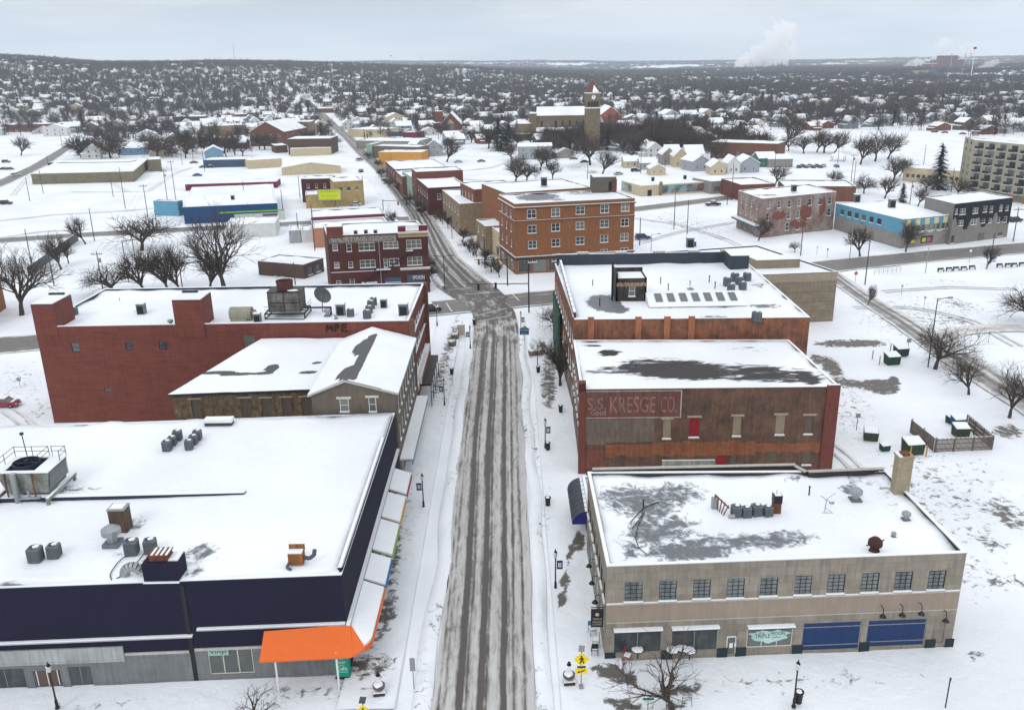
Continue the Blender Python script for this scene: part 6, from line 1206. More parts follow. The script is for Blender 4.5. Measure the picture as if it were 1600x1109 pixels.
# tower block at the right edge, balconies on the long face
AH = 20.2; P13 = [G(1523, 219, AH), G(1640, 230, AH), None, G(1508, 214, AH)]; v13 = (P13[1]-P13[0]).normalized(); P13[2] = P13[1]+P13[3]-P13[0]
APT = mat('apartment_concrete', (.36, .34, .26), var=.12); APG = mat('pale_green_panel', (.26, .33, .27), var=.12)
L13 = elen(P13, 0); nb = 6; fl_ = [0.2+k*2.85 for k in range(7)]
ao = [(2.0+i*(L13-2)/nb, 2.0+i*(L13-2)/nb+(L13-2)/nb*.52, z+.1, z+2.2, 'dark') for i in range(nb) for z in fl_]
ap = building('apartment_block', 'seven storey cream apartment block with rows of dark balconies at the right edge', [p[:2] for p in P13], AH, APT, {0: ao, 3: [o for z in fl_ for o in rows(elen(P13, 3), 2, 1.5, z+.9, 1.3, 1, 'dark')]}, par=.3, cope=WHITE, sillless=True)
d13 = v13.to_2d()
for i in range(nb):
  for z in fl_[1:]:
    def f(mb):
            u = 2.0+i*(L13-2)/nb; w_ = (L13-2)/nb*.56; mb.obox(P13[0][:2], d13, w_, 1.4, z-.12, z, 0, u0=u-.1); mb.obox(P13[0][:2], d13, w_, .06, z, z+1.0, 1, u0=u-.1, d0=1.34)
    sub(ap, 'balcony', [WHITE, mat('dark_balcony_rail', (.03, .035, .035))], f)
sub(ap, 'brick_base', [mat('orange_base_brick', (.34, .14, .07), kind='brick')], lambda mb: [mb.obox(P13[0][:2], d13, (L13-2)/nb*.4, .08, -.3, 2.4, 0, u0=2.0+i*(L13-2)/nb+(L13-2)/nb*.56) for i in range(nb)])
mid('cream_school', 'long low cream building behind dark spruces near the apartment block', (1412, 262), (1505, 268), h=5.5, depth=14, m=CREAM, wins={0: [(10, 1.4, 1.4, 1.6, 'dark')]}, par=.2)
mid('brick_edge_building', 'brick fronted building at the left frame edge among bare trees', (-60, 470), (0, 433), h=7.0, depth=9, m=mat('edge_orange_brick', (.30, .13, .05), kind='brick'), wins={0: [(4, 1.5, 3.5, 1.4, 'dh')]})
mid('small_shed', 'dark open shed with a sloping snowy roof left of the corner brick building', (474, 414), (505, 403), h=3.4, depth=14, m=BRN, wins={0: [(2, 2, .3, 2, 'dark')]})
# picnic shelter in the park
pq = gq(1298, 253, 1318, 253, 8); t = thing('park_shelter', 'small open park shelter with a snowy hipped roof', 'shelter', (pq[0].x, pq[0].y, 0))
for q in pq: sub(t, 'post', [POLE], lambda mb, q=q: mb.tube((q.x, q.y, -.3), (q.x, q.y, 2.8), .12, n=6))
def f(mb): c = sum(pq, Vector((0, 0, 0)))/4; e_ = [q+(q-c)*.2 for q in pq]; mb.add([(q.x, q.y, 2.8) for q in e_]+[(c.x, c.y, 4.8)], [(0, 1, 4), (1, 2, 4), (2, 3, 4), (3, 0, 4), (3, 2, 1, 0)])
sub(t, 'roof', [SNOW], f)
# ---------------------------------------------------------------- things on roofs and streets (each prototype is the first of its kind, then copied)
PROTO = {}
def spawn(key, mk, loc, rz=0, label=None, cat=None, group=None, sc=None, name=None):
    """first call builds the thing at the origin and moves it; later calls copy thing, parts and sub-parts"""
    if key not in PROTO:
        t = thing(name or key, label, cat, (0, 0, 0), 0, group); mk(t); PROTO[key] = t
        t.location = loc; t.rotation_euler = (0, 0, rz)
        if sc: t.scale = sc if isinstance(sc, tuple) else (sc, sc, sc)
        return t
    t = copytree(PROTO[key], loc, rz, label, None, sc or (1, 1, 1))
    if cat: t['category'] = cat
    if group: t['group'] = group
    elif 'group' in t: del t['group']
    return t
LATTICE = mat('fan_grille_dark', (.05, .055, .06))
def ac(t):
    mb = MB(); mb.prism([(-.42, -.42), (.42, -.42), (.42, .42), (-.42, .42)], 0, .08, 1)
    q = [(-.45, -.35), (-.35, -.45), (.35, -.45), (.45, -.35), (.45, .35), (.35, .45), (-.35, .45), (-.45, .35)]; mb.prism(q, .08, 1.0, 0)
    for k in range(9): z = .16+k*.09; mb.prism([(x*1.02, y*1.02) for x, y in q], z, z+.03, 1)
    mb.build('cabinet', [GREY, LATTICE], t)
    mb = MB(); mb.lathe((0, 0, 1.0), [(.40, 0), (.40, .07), (.33, .07), (.33, .02)], 14, 0); mb.lathe((0, 0, 1.0), [(.32, .0), (.32, .03)], 12, 1)
    for k in range(4): c, s_ = math.cos(k*.785), math.sin(k*.785); mb.tube((-.36*c, -.36*s_, 1.075), (.36*c, .36*s_, 1.075), .015, n=4)
    mb.build('fan_grille', [GREY, LATTICE], t)
    mb = MB(); mb.blob((.12, .1, 1.05), .26, .22, .08, amp=.3); mb.build('snow_cap', [SNOW], t)
def acs(lst, z, grp, where, sc=1.0):
    for i, (x, y) in enumerate(lst):
        p = G(x, y, z+.12); spawn('condenser_unit', ac, (p.x, p.y, z+.08), (i*37 % 7)*.03, 'grey condenser unit, '+where[i % len(where)], 'air conditioner', grp, sc*random.Random(i).uniform(.95, 1.08))
acs([(262, 702), (270, 694), (278, 686), (296, 700), (303, 692), (309, 685)], PH, 'condenser units on the purple shop roof', ['front left of the cluster of six', 'middle of the left column of the cluster of six', 'back left of the cluster of six', 'front right of the cluster of six', 'middle of the right column of the cluster of six', 'back right of the cluster of six'], 1.0)
acs([(57, 874), (86, 868), (207, 863), (236, 860)], PH, 'condenser units near the front of the purple shop roof', ['left one of the pair at the far left', 'right one of the pair at the far left', 'beside the steel vent', 'alone right of the steel vent'], 1.15)
acs([(1150, 805), (1166, 806), (1182, 804), (1199, 805)], RH-.5, 'condenser units on the limestone building', ['next to the rusty pipe rack', 'second from the rusty pipe rack', 'third from the rusty pipe rack', 'beside the brown flue'], .98)
acs([(1136, 446), (1142, 455), (1148, 439), (1155, 444), (1160, 452), (1167, 438), (1182, 501)], VH-.2, 'condenser units on the penthouse building', ['left of the cluster by the dark wall', 'front of the cluster by the dark wall', 'back of the cluster by the dark wall', 'centre of the cluster by the dark wall', 'right front of the cluster by the dark wall', 'against the dark block', 'alone near the roof corner'], 1.25)
acs([(574, 497), (577, 489), (580, 482), (584, 476), (548, 494), (116, 492)], BH-.55, 'condenser units on the red brick roof', ['front of the row of four', 'second of the row of four', 'third of the row of four', 'back of the row of four', 'alone left of the row of four', 'beside the left stair tower'], 1.15)
def vent(t):
    mb = MB(); mb.lathe((0, 0, 0), [(.22, 0), (.22, .5), (.42, .55), (.42, .8), (.2, .95), (.02, 1.0)], 12, 0); mb.build('hood', [STEEL], t); mb = MB(); mb.box(-.35, -.35, 0, .35, .35, .18, 0); mb.build('curb', [GREY], t)
def hatch(t):
    mb = MB(); mb.box(-.5, -.4, 0, .5, .4, 1.3, 0); mb.box(-.38, -.42, .1, .38, -.4, 1.1, 1); mb.box(-.55, -.45, 1.3, .55, .45, 1.36, 0); mb.box(-.5, -.4, 1.36, .5, .4, 1.48, 2); mb.build('box', [GREY, BLACK, SNOW], t)
def pipe(t):
    mb = MB(); mb.tube((0, 0, 0), (0, 0, .9), .07, n=6); mb.tube((0, 0, .9), (0, 0, 1.0), .11, n=6); mb.build('pipe', [BLACK], t)
for (x, y, z, k, sc, lab) in ((177, 850, PH, 'v', 2.0, 'dull steel mushroom vent beside the brown brick chimney on the purple shop roof'), (1336, 782, RH-.5, 'v', 1.5, 'round steel fan vent near the back edge of the limestone roof'), (1415, 812, RH-.5, 'v', 1.0, 'small shiny vent near the right edge of the limestone roof'),
    (512, 494, BH-.5, 'v', 1.3, 'steel roof fan right of the dish on the red brick roof'), (525, 498, BH-.5, 'v', .7, 'tiny round vent in front of the steel roof fan'), (1396, 838, RH-.5, 'v', .55, 'tiny vent near the right front of the limestone roof'), (267, 508, BH-.5, 'v', 1.0, 'galvanised vent left of the second stair tower'), (288, 506, BH-.5, 'v', .9, 'dark blue vent close to the second stair tower'),
    (222, 490, BH-.5, 'h', 1.2, 'grey roof hatch in the middle of the red brick roof'), (600, 480, BH-.5, 'h', 1.0, 'small roof hatch behind the row of four units'), (631, 493, BH-.5, 'h', 1.4, 'dark ventilator box at the street end of the red brick roof'), (533, 492, BH-.5, 'h', 1.3, 'pale steel air handler box on the red brick roof'), (403, 503, BH-.5, 'h', 1.0, 'low grey box left of the cooling tower'),
    (556, 367, 13.6, 'h', .8, 'left box on the corner brick building roof'), (572, 366, 13.6, 'h', .8, 'middle box on the corner brick building roof'), (587, 366, 13.6, 'h', .8, 'right box on the corner brick building roof'), (1078, 386, 10, 'h', 1.6, 'dark chimney box at the back of the tan warehouse'), (364, 312, hb_, 'h', 1.1, 'roof box on the deep blue building'),
    (1338, 316, 7.8, 'h', 1.8, 'large steel unit at the back of the sky blue roof'), (1393, 324, 7.8, 'h', 1.8, 'brown grey unit near the front of the sky blue roof'), (1240, 299, 11.4, 'h', 1.5, 'black box on the grey painted block roof'), (1020, 283, 5, 'h', 1.2, 'left unit on the mural building roof'), (1070, 280, 5, 'h', 1.2, 'right unit on the mural building roof'), (850, 290, 16.2, 'h', 1.8, 'black hooded unit on the hotel wing roof'),
    (926, 446, VH-.2, 'p', 1, 'thin vent pipe left of the scorched penthouse'), (1032, 443, VH-.2, 'p', 1.1, 'first vent pipe right of the scorched penthouse'), (1044, 453, VH-.2, 'p', 1.1, 'second vent pipe right of the scorched penthouse'), (1078, 446, VH-.2, 'p', .9, 'third vent pipe right of the scorched penthouse'), (1108, 441, VH-.2, 'p', 1.2, 'fourth vent pipe right of the scorched penthouse'), (1117, 451, VH-.2, 'p', 1.2, 'fifth vent pipe near the rooftop units'),
    (937, 477, VH-.2, 'p', 1.2, 'vent pipe in the bare patch of the roof'), (1264, 773, RH-.5, 'p', 1, 'thin vent pipe behind the roof aerial'), (1005, 793, RH-.5, 'p', .9, 'vent pipe amid cables on the limestone roof'), (941, 531, KH, 'p', .8, 'vent pipe at the back of the brick building roof'), (187, 470, BH-.5, 'p', .6, 'short pipe at the back of the red brick roof')):
    p = G(x, y, z+.1); mk, nm, ct = {'v': (vent, 'roof_vent', 'roof vent'), 'h': (hatch, 'roof_unit', 'roof unit'), 'p': (pipe, 'vent_pipe', 'vent pipe')}[k]
    spawn(nm, mk, (p.x, p.y, z+.06), 0, lab, ct, None, sc)
# cooling tower with handrails on the purple roof
p = G(58, 768, PH); t = thing('cooling_tower', 'large pale cooling tower with handrails and rusty posts on the purple shop roof', 'cooling tower', (p.x, p.y, PH))
X, Y, Z = p.x, p.y, PH; w2, d2 = 2.6, 1.9
CT = mat('cooling_tower_metal', (.27, .30, .27), var=.45, c2=(.14, .13, .10), kind='siding')
def f(mb):
    mb.prism([(X-w2+.5, Y-d2+.3), (X+w2-.4, Y-d2+.3), (X+w2-.4, Y+d2), (X-w2+.5, Y+d2)], Z+.7, Z+1.1, 0); mb.add([(X-w2+.5, Y-d2+.3, Z+1.1), (X+w2-.4, Y-d2+.3, Z+1.1), (X+w2-.4, Y+d2, Z+1.1), (X-w2+.5, Y+d2, Z+1.1), (X-w2, Y-d2, Z+3.0), (X+w2, Y-d2, Z+3.0), (X+w2, Y+d2, Z+3.0), (X-w2, Y+d2, Z+3.0)], [(0, 1, 5, 4), (1, 2, 6, 5), (2, 3, 7, 6), (3, 0, 4, 7)], 0)
    for (a, b, c, d) in ((-w2, -w2+.7, -d2, d2), (w2-1.5, w2, -d2, d2), (-w2+.7, w2-1.5, -d2, -d2+.4), (-w2+.7, w2-1.5, d2-.3, d2)): mb.box(X+a, Y+c, Z+3.0, X+b, Y+d, Z+3.12, 1)
sub(t, 'casing', [CT, SNOW], f)
sub(t, 'louvre', [BLACK, STEEL], lambda mb: (mb.add([(X+w2-.12, Y-d2+.2, Z+1.3), (X+w2-.12, Y+d2-.2, Z+1.3), (X+w2+.03, Y+d2-.2, Z+2.9), (X+w2+.03, Y-d2+.2, Z+2.9)], [(0, 1, 2, 3)], 0), [mb.box(X+w2-.15+.02*k, Y-d2+.2, Z+1.35+k*.16, X+w2+.06, Y+d2-.2, Z+1.42+k*.16, 1) for k in range(10)]))
sub(t, 'fan', [NAVY, CT], lambda mb: (mb.lathe((X-.5, Y+.1, Z+2.6), [(1.3, 0), (1.3, .75), (1.22, .75), (1.22, 0)], 20, 0), mb.tube((X-1.7, Y+.1, Z+3.15), (X+.7, Y+.1, Z+3.2), .1), mb.tube((X-.5, Y+.1, Z+2.8), (X-.5, Y+.1, Z+3.5), .2)))
def f(mb):
    zt = Z+3.1
    for z in (.55, 1.05): mb.path([(X-w2, Y-d2, zt+z), (X-w2, Y+d2, zt+z), (X+.9, Y+d2, zt+z), (X+.9, Y-.2, zt+z)], .03, 5); mb.path([(X+1.2, Y+d2, zt+z), (X+w2, Y+d2, zt+z), (X+w2, Y+.6, zt+z)], .03, 5)
    for q in ((-w2, -d2), (-w2, 0), (-w2, d2), (-.8, d2), (.9, d2), (.9, -.2), (1.2, d2), (w2, d2), (w2, .6)): mb.tube((X+q[0], Y+q[1], zt), (X+q[0], Y+q[1], zt+1.1), .035, n=5)
    mb.tube((X-1.4, Y+d2, zt), (X-1.5, Y+d2, zt+2.4), .05, n=5); mb.tube((X-1.5, Y+d2, zt+2.4), (X-1.5, Y+d2, zt+2.6), .2, n=8)
sub(t, 'handrail', [BLACK], f)
sub(t, 'post', [RUST, STEEL], lambda mb: ([mb.tube((X+x, Y-d2-.1, Z), (X+x, Y-d2-.1, Z+3), .08, n=6) for x in (-1.7, 1.0)], mb.tube((X-.7, Y-d2-.35, Z), (X-.7, Y-d2-.35, Z+3.1), .28, n=12, mi=1), mb.tube((X-.7, Y-d2-.35, Z+.4), (X+1.6, Y-d2-.35, Z+.5), .14, n=8, mi=1), mb.tube((X+.5, Y-d2-.35, Z+.4), (X+.5, Y-d2-.35, Z+1.3), .14, n=8, mi=1)))
sub(t, 'base_beam', [CT, SNOW], lambda mb: [(mb.box(X+a, Y-d2-1.1, Z+.45, X+a+.3, Y+d2+.9, Z+.75, 0), mb.box(X+a+.02, Y-d2-1.05, Z+.75, X+a+.28, Y+d2+.85, Z+.82, 1), mb.box(X+a, Y-d2-1.1, Z, X+a+.25, Y-d2-.8, Z+.45, 0), mb.box(X+a, Y+d2+.5, Z, X+a+.25, Y+d2+.8, Z+.45, 0)) for a in (-w2-.2, w2-.1)])
# second cooling tower, brown drum on a grey box over a steel frame
p = G(447, 497, BH-.5); X, Y, Z = p.x, p.y+1.5, BH-.5
t = thing('cooling_tower', 'grey boxed cooling tower with a brown fan drum on the red brick roof', 'cooling tower', (X, Y, Z))
sub(t, 'casing', [mat('stained_grey_box', (.17, .165, .15), var=.5, c2=(.06, .05, .045)), BLACK, SNOW], lambda mb: (mb.box(X-2.4, Y-1.8, Z+1.0, X+2.4, Y+1.8, Z+4.0, 0), [mb.box(X+x-.05, Y-1.84, Z+1, X+x+.05, Y-1.8, Z+4, 1) for x in (-2.35, 0, 2.35)], mb.box(X-2.4, Y-1.85, Z+2.4, X+2.4, Y-1.8, Z+2.5, 1), mb.box(X-2.45, Y-1.85, Z+4.0, X+2.45, Y+1.85, Z+4.12, 1), mb.blob((X+1.3, Y-.9, Z+4.1), .9, .5, .15, mi=2)))
sub(t, 'fan_drum', [mat('brown_drum', (.10, .035, .03))], lambda mb: mb.lathe((X-.1, Y, Z+4.1), [(1.15, 0), (1.25, 1.0), (1.3, 1.35), (1.15, 1.35), (1.1, .3)], 20))
def f(mb):
    for a, b in (((-2.9, -2.3), (3.0, -2.3)), ((-2.9, 2.0), (3.0, 2.0)), ((-2.9, -2.3), (-2.9, 2.0)), ((3.0, -2.3), (3.0, 2.0))):
        mb.tube((X+a[0], Y+a[1], Z+.9), (X+b[0], Y+b[1], Z+.9), .13, n=4)
        mb.tube((X+a[0], Y+a[1], Z+.12), (X+b[0]*1.0, Y+b[1]*1.2, Z+.12), .1, n=4)
    for q in ((-2.9, -2.3), (3, -2.3), (-2.9, 2), (3, 2)): mb.tube((X+q[0], Y+q[1], Z), (X+q[0], Y+q[1], Z+.9), .1, n=4)
    for z in (1.5, 2.0): mb.path([(X-2.9, Y-2.3, Z+z), (X+3.2, Y-2.3, Z+z), (X+3.2, Y+2, Z+z)], .035, 4)
    mb.tube((X+2.6, Y-.5, Z+1.3), (X+6.6, Y-.5, Z+1.3), .16, n=6, mi=1); mb.tube((X+6.6, Y-.5, Z), (X+6.6, Y-.5, Z+1.4), .18, n=6, mi=1)
sub(t, 'frame', [BLACK, mat('purple_pipe', (.06, .02, .05))], f)
p = G(504, 488, BH-.5); t = thing('satellite_dish', 'large dark mesh satellite dish on a post on the red brick roof', 'satellite dish', (p.x, p.y, BH-.5))
def f(mb):
    c = Vector((p.x+.2, p.y, BH+2.2)); ax = Vector((.55, -.5, .65)).normalized(); u = ax.orthogonal().normalized(); v = ax.cross(u); rings = []
    for j, (r_, h_) in enumerate(((.05, -.35), (.6, -.25), (1.1, -.05), (1.4, .12))): rings.append([c+ax*h_+(u*math.cos(k*math.pi/9)+v*math.sin(k*math.pi/9))*r_ for k in range(18)])
    vs = [q for r_ in rings for q in r_]; vs += [q-ax*.03 for q in vs]; n = 18
    for o in (0, 72): mb.add(vs[o:o+72], [(j*n+i, j*n+(i+1) % n, (j+1)*n+(i+1) % n, (j+1)*n+i) for j in range(3) for i in range(n)], 0)
    for k in range(3): mb.tube(rings[3][k*6], c+ax*.9, .02, n=4, mi=1)
    mb.blob(tuple(c+ax*.9), .1, .1, .12, mi=1)
sub(t, 'dish', [mat('dish_mesh_grey', (.09, .095, .10)), BLACK], f); sub(t, 'mast', [BLACK], lambda mb: mb.tube((p.x, p.y, BH-.5), (p.x+.1, p.y+.2, BH+2.0), .07, n=6))
p = G(375, 503, BH-.5); t = thing('duct_tank', 'tan horizontal duct tank beside the second stair tower', 'tank', (p.x, p.y, BH-.5))
sub(t, 'tank', [mat('tan_duct', (.30, .29, .22), kind='siding')], lambda mb: (mb.tube((p.x-1.5, p.y+.8, BH+.6), (p.x+1.7, p.y+.8, BH+.6), 1.0, n=14), mb.box(p.x-1.4, p.y, BH-.5, p.x+1.0, p.y+1.4, BH+.5, 0), mb.tube((p.x+1.7, p.y+.8, BH+.9), (p.x+2.2, p.y+.8, BH+.1), .6, n=10)))
# loose roof things on the purple shop
p = G(187, 832, PH); t = thing('chimney_stack', 'brown brick chimney stack with a snowy top on the purple shop roof', 'chimney', (p.x, p.y, PH)); sub(t, 'stack', [mat('sooty_brick', (.10, .05, .035), kind='brick', var=.5, c2=(.09, .085, .06)), STEEL, SNOW], lambda mb: (mb.box(p.x-.75, p.y-.1, PH, p.x+.75, p.y+1.2, PH+2.3, 0), mb.box(p.x-.8, p.y-.15, PH+2.3, p.x+.8, p.y+1.25, PH+2.42, 1), mb.box(p.x-.6, p.y+.05, PH+2.42, p.x+.6, p.y+1.05, PH+2.5, 2)))
p = G(256, 905, PH); t = thing('flue_box', 'dark purple rooftop box with a rusty snow dusted cowl at the front edge', 'roof unit', (p.x, p.y, PH)); sub(t, 'box', [PURP, SNOW], lambda mb: (mb.box(p.x-1.45, p.y-.45, PH-.1, p.x+1.45, p.y+1.5, PH+1.75, 0), mb.box(p.x-1.5, p.y-.6, PH, p.x+1.5, p.y-.45, PH+.12, 1), mb.box(p.x+.6, p.y, PH+1.75, p.x+1.4, p.y+1.4, PH+1.85, 1))); sub(t, 'cowl', [RUST, SNOW], lambda mb: (mb.box(p.x-.95, p.y, PH+1.76, p.x+.55, p.y+1.2, PH+2.25, 0), mb.box(p.x-1.05, p.y-.1, PH+2.25, p.x+.65, p.y+1.3, PH+2.32, 0), [mb.box(p.x-.8+k*.4, p.y, PH+2.32, p.x-.6+k*.4, p.y+1.2, PH+2.36, 1) for k in range(4)]))
p = G(214, 905, PH); t = thing('duct_elbow', 'curved steel duct elbow beside the dark purple rooftop box', 'duct', (p.x, p.y, PH)); sub(t, 'elbow', [STEEL], lambda mb: mb.path([(p.x-.7+.75*math.cos(R(a))+.3, p.y+.4, PH+.25+.75*math.sin(R(a))) for a in range(20, 181, 20)], .42, 10))
p = G(463, 884, PH); t = thing('exhaust_hood', 'rusty orange exhaust hood with a dented duct near the right of the purple roof', 'exhaust hood', (p.x, p.y, PH)); sub(t, 'hood', [mat('orange_rust', (.26, .10, .03), var=.5), SNOW], lambda mb: (mb.box(p.x-.65, p.y, PH+.1, p.x+.6, p.y+.9, PH+1.15, 0), mb.box(p.x-.7, p.y+.8, PH+1.1, p.x+.65, p.y+.95, PH+1.6, 0), mb.box(p.x-.6, p.y+.05, PH+1.15, p.x+.55, p.y+.75, PH+1.25, 1))); sub(t, 'duct', [mat('dark_duct', (.09, .09, .11))], lambda mb: (mb.path([(p.x+.6, p.y+.4, PH+.6), (p.x+1.1, p.y+.3, PH+.55), (p.x+1.5, p.y+.4, PH+.8), (p.x+1.6, p.y+.4, PH+1.3)], .18, 8), mb.path([(p.x-.6, p.y+.1, PH+.3), (p.x-.7, p.y-.4, PH+.15), (p.x-.3, p.y-.7, PH+.1)], .12, 6)))
p = G(343, 664, PH); t = thing('skylight_box', 'long low skylight box under snow at the back of the purple roof', 'skylight', (p.x, p.y, PH)); sub(t, 'box', [LATTICE, WHITE, SNOW], lambda mb: (mb.box(p.x-1.6, p.y-.5, PH+.1, p.x+1.6, p.y+.6, PH+.5, 0), mb.box(p.x-1.7, p.y-.55, PH+.5, p.x+1.7, p.y+.65, PH+.7, 1), mb.box(p.x-1.65, p.y-.5, PH+.7, p.x+1.65, p.y+.6, PH+.9, 2)))
def cable(lab, pts, z, r_=.045):
    q = [G(x, y, z+.2) for x, y in pts]; t = MB().path([(a.x, a.y, z+.16) for a in q], r_, 5).build('roof_cable', BLACK); tag(t, lab, 'cable')
cable('black cable looping left from the vent to a box on the purple roof', [(200, 865), (190, 872), (182, 880), (174, 892), (172, 898), (174, 905)], PH); cable('black cable running right of the looping one on the purple roof', [(226, 862), (216, 875), (204, 888), (190, 898), (182, 903)], PH)
for i, q in enumerate(([(1030, 783), (1010, 790), (998, 800), (985, 815)], [(1005, 800), (998, 812), (988, 825)], [(1007, 800), (997, 820), (993, 840), (998, 855), (1010, 864)])): cable(['straight cable crossing the bare patch on the limestone roof', 'short cable by the vent pipe on the limestone roof', 'long curved cable on the limestone roof'][i], q, RH-.42)
# limestone roof things
p = G(1131, 806, RH-.5); Z = RH-.45; t = thing('pipe_rack', 'rusty leaning pipe rack left of the row of units', 'pipe rack', (p.x, p.y, Z)); sub(t, 'rack', [RUST, STEEL], lambda mb: ([mb.tube((p.x-.5+.1*k, p.y+1.2-k*.3, Z), (p.x-.6+.25*k, p.y+1.4-k*.35, Z+1.5-.1*k), .06, n=5) for k in range(5)], mb.tube((p.x-.6, p.y+1.4, Z+1.5), (p.x+.4, p.y-.2, Z+.9), .08), mb.tube((p.x+.3, p.y-.5, Z+.15), (p.x+.9, p.y-.6, Z+.3), .2, mi=1), mb.box(p.x-.9, p.y+1.1, Z, p.x-.3, p.y+1.6, Z+1.2, 1)))
p = G(1214, 805, RH-.5); t = thing('rusty_flue', 'dark brown square flue at the right end of the unit row', 'flue', (p.x, p.y, Z)); sub(t, 'flue', [RUST, BLACK, SNOW], lambda mb: (mb.box(p.x-.38, p.y, Z, p.x+.35, p.y+.7, Z+1.2, 0), mb.box(p.x-.4, p.y-.02, Z+1.2, p.x+.4, p.y+.75, Z+2.0, 1), mb.box(p.x-.3, p.y, Z+2.0, p.x+.3, p.y+.7, Z+2.08, 2), mb.tube((p.x-.1, p.y+.3, Z+2), (p.x-.1, p.y+.3, Z+2.5), .03, n=4)))
p = G(1288, 800, RH-.5); t = thing('roof_aerial', 'thin toppled aerial standing on the limestone roof', 'aerial', (p.x, p.y, Z)); sub(t, 'mast', [STEEL], lambda mb: (mb.tube((p.x, p.y, Z), (p.x+.1, p.y, Z+1.3), .04, n=5), mb.tube((p.x-.5, p.y, Z+1.7), (p.x+.7, p.y-.1, Z+.9), .035, n=5), mb.tube((p.x-.1, p.y, Z+1.2), (p.x+1.0, p.y+.2, Z+1.9), .03, n=5), mb.tube((p.x-.3, p.y-.3, Z+.1), (p.x+.8, p.y-.4, Z+.05), .03, n=5), mb.tube((p.x, p.y, Z+.5), (p.x+.7, p.y-.4, Z+.05), .03, n=5), mb.blob((p.x+.6, p.y-.1, Z+1.0), .3, .1, .14, amp=.2)))
p = G(1369, 864, RH-.3); t = thing('rusty_ventilator', 'brown rusted rotating ventilator at the front edge of the limestone roof', 'roof vent', (p.x, p.y, RH-.2)); sub(t, 'drum', [mat('dark_rust', (.06, .022, .018), var=.5)], lambda mb: (mb.lathe((p.x, p.y+.4, RH-.4), [(.55, 0), (.35, .35), (.5, .6), (.62, .7), (.6, 1.1), (.3, 1.4), (.02, 1.5)], 12), mb.tube((p.x-.8, p.y+.3, RH+.3), (p.x+.8, p.y+.5, RH+.7), .06)))
# ---- lamps, poles, signals
BANB = mat('banner_blue', (.012, .03, .14), var=.05)
def lamp(banner):
    def mk(t):
        mb = MB(); mb.lathe((0, 0, 0), [(.19, 0), (.19, .12), (.13, .25), (.12, .8), (.075, .95), (.06, 3.4), (.1, 3.5), (.06, 3.6)], 10); mb.build('post', [BLACK], t)
        mb = MB(); mb.lathe((0, 0, 3.6), [(.08, 0), (.16, .12), (.2, .5), (.17, .6)], 10, 0); mb.lathe((0, 0, 4.2), [(.2, 0), (.14, .12), (.05, .28), (.04, .38), (.01, .44)], 10, 2); mb.blob((0, 0, 4.22), .2, .2, .07, mi=1); g = mb.build('lantern', [mat('frosted_globe', (.55, .55, .52), rough=.3, var=.05), SNOW, BLACK], t)
        if banner:
            s_ = banner; mb = MB(); a, b = (.12, .72) if s_ > 0 else (-.72, -.12); mb.box(a, -.012, 2.35, b, .012, 3.25, 0); mb.tube((0, 0, 3.27), (s_*.74, 0, 3.27), .02, n=4, mi=1); mb.tube((0, 0, 2.33), (s_*.74, 0, 2.33), .02, n=4, mi=1)
            m_ = (a+b)/2
            for (x0, x1, z0, z1) in ((-.16, .16, 2.95, 3.03), (-.16, .16, 2.55, 2.63), (-.16, -.09, 2.63, 2.95), (.09, .16, 2.63, 2.95), (-.04, .04, 2.68, 2.9)): mb.box(m_+x0, -.02, z0, m_+x1, -.013, z1, 2)
            mb.build('banner', [BANB, BLACK, WHITE], t)
    return mk
for (x, y, b, lab) in ((662, 793, -1, 'black lamp post with a blue banner nearest the coloured awnings'), (694.7, 634, -1, 'black lamp post with a blue banner beside the gabled building'), (735, 545, -1, 'black lamp post with a blue banner by the stone planters'), (683, 508, 0, 'plain black lamp post behind the red brick building near the crossing'), (814, 521, 1, 'black lamp post with a blue banner left of the parking sign'),
    (840, 578, 0, 'plain black lamp post with a bin at the foot'), (852, 701, 1, 'black lamp post with a blue banner outside the brick building'), (868, 920, 1, 'black lamp post with a blue banner beside bare paving'), (90, 1106, 0, 'black lamp post in front of the grey stone panels'), (1240, 1104, 0, 'black lamp post before the blue panels of the limestone building')):
    p = G(x, y); spawn('street_lamp%d' % b, lamp(b), (p.x, p.y, 0), 0, lab, 'street lamp', 'black lamp posts with lanterns', name='street_lamp')
def bin_(t):
    mb = MB(); mb.lathe((0, 0, 0), [(.22, 0), (.27, .75), (.31, .8), (.31, .88), (.24, .88), (.24, .7)], 12); mb.build('body', [BLACK], t); mb = MB(); mb.blob((0, 0, .84), .22, .22, .1, amp=.2); mb.build('snow_cap', [SNOW], t)
for x, y, lab in ((841, 583, 'black round bin below the plain lamp post'), (856, 704, 'black round bin beside the banner lamp by the brick building'), (856, 791, 'black planter tub holding a thin cane'), (706, 586, 'black bin beside the small sign post on the left pavement'), (1247, 1099, 'dark green tub topped with snow beside the lamp post'), (876, 645, 'black urn on the pavement outside the brick building'), (741, 508, 'small dark bin by the stop line')):
    p = G(x, y); spawn('litter_bin', bin_, (p.x, p.y, .15), 0, lab, 'bin', None, 1.25)
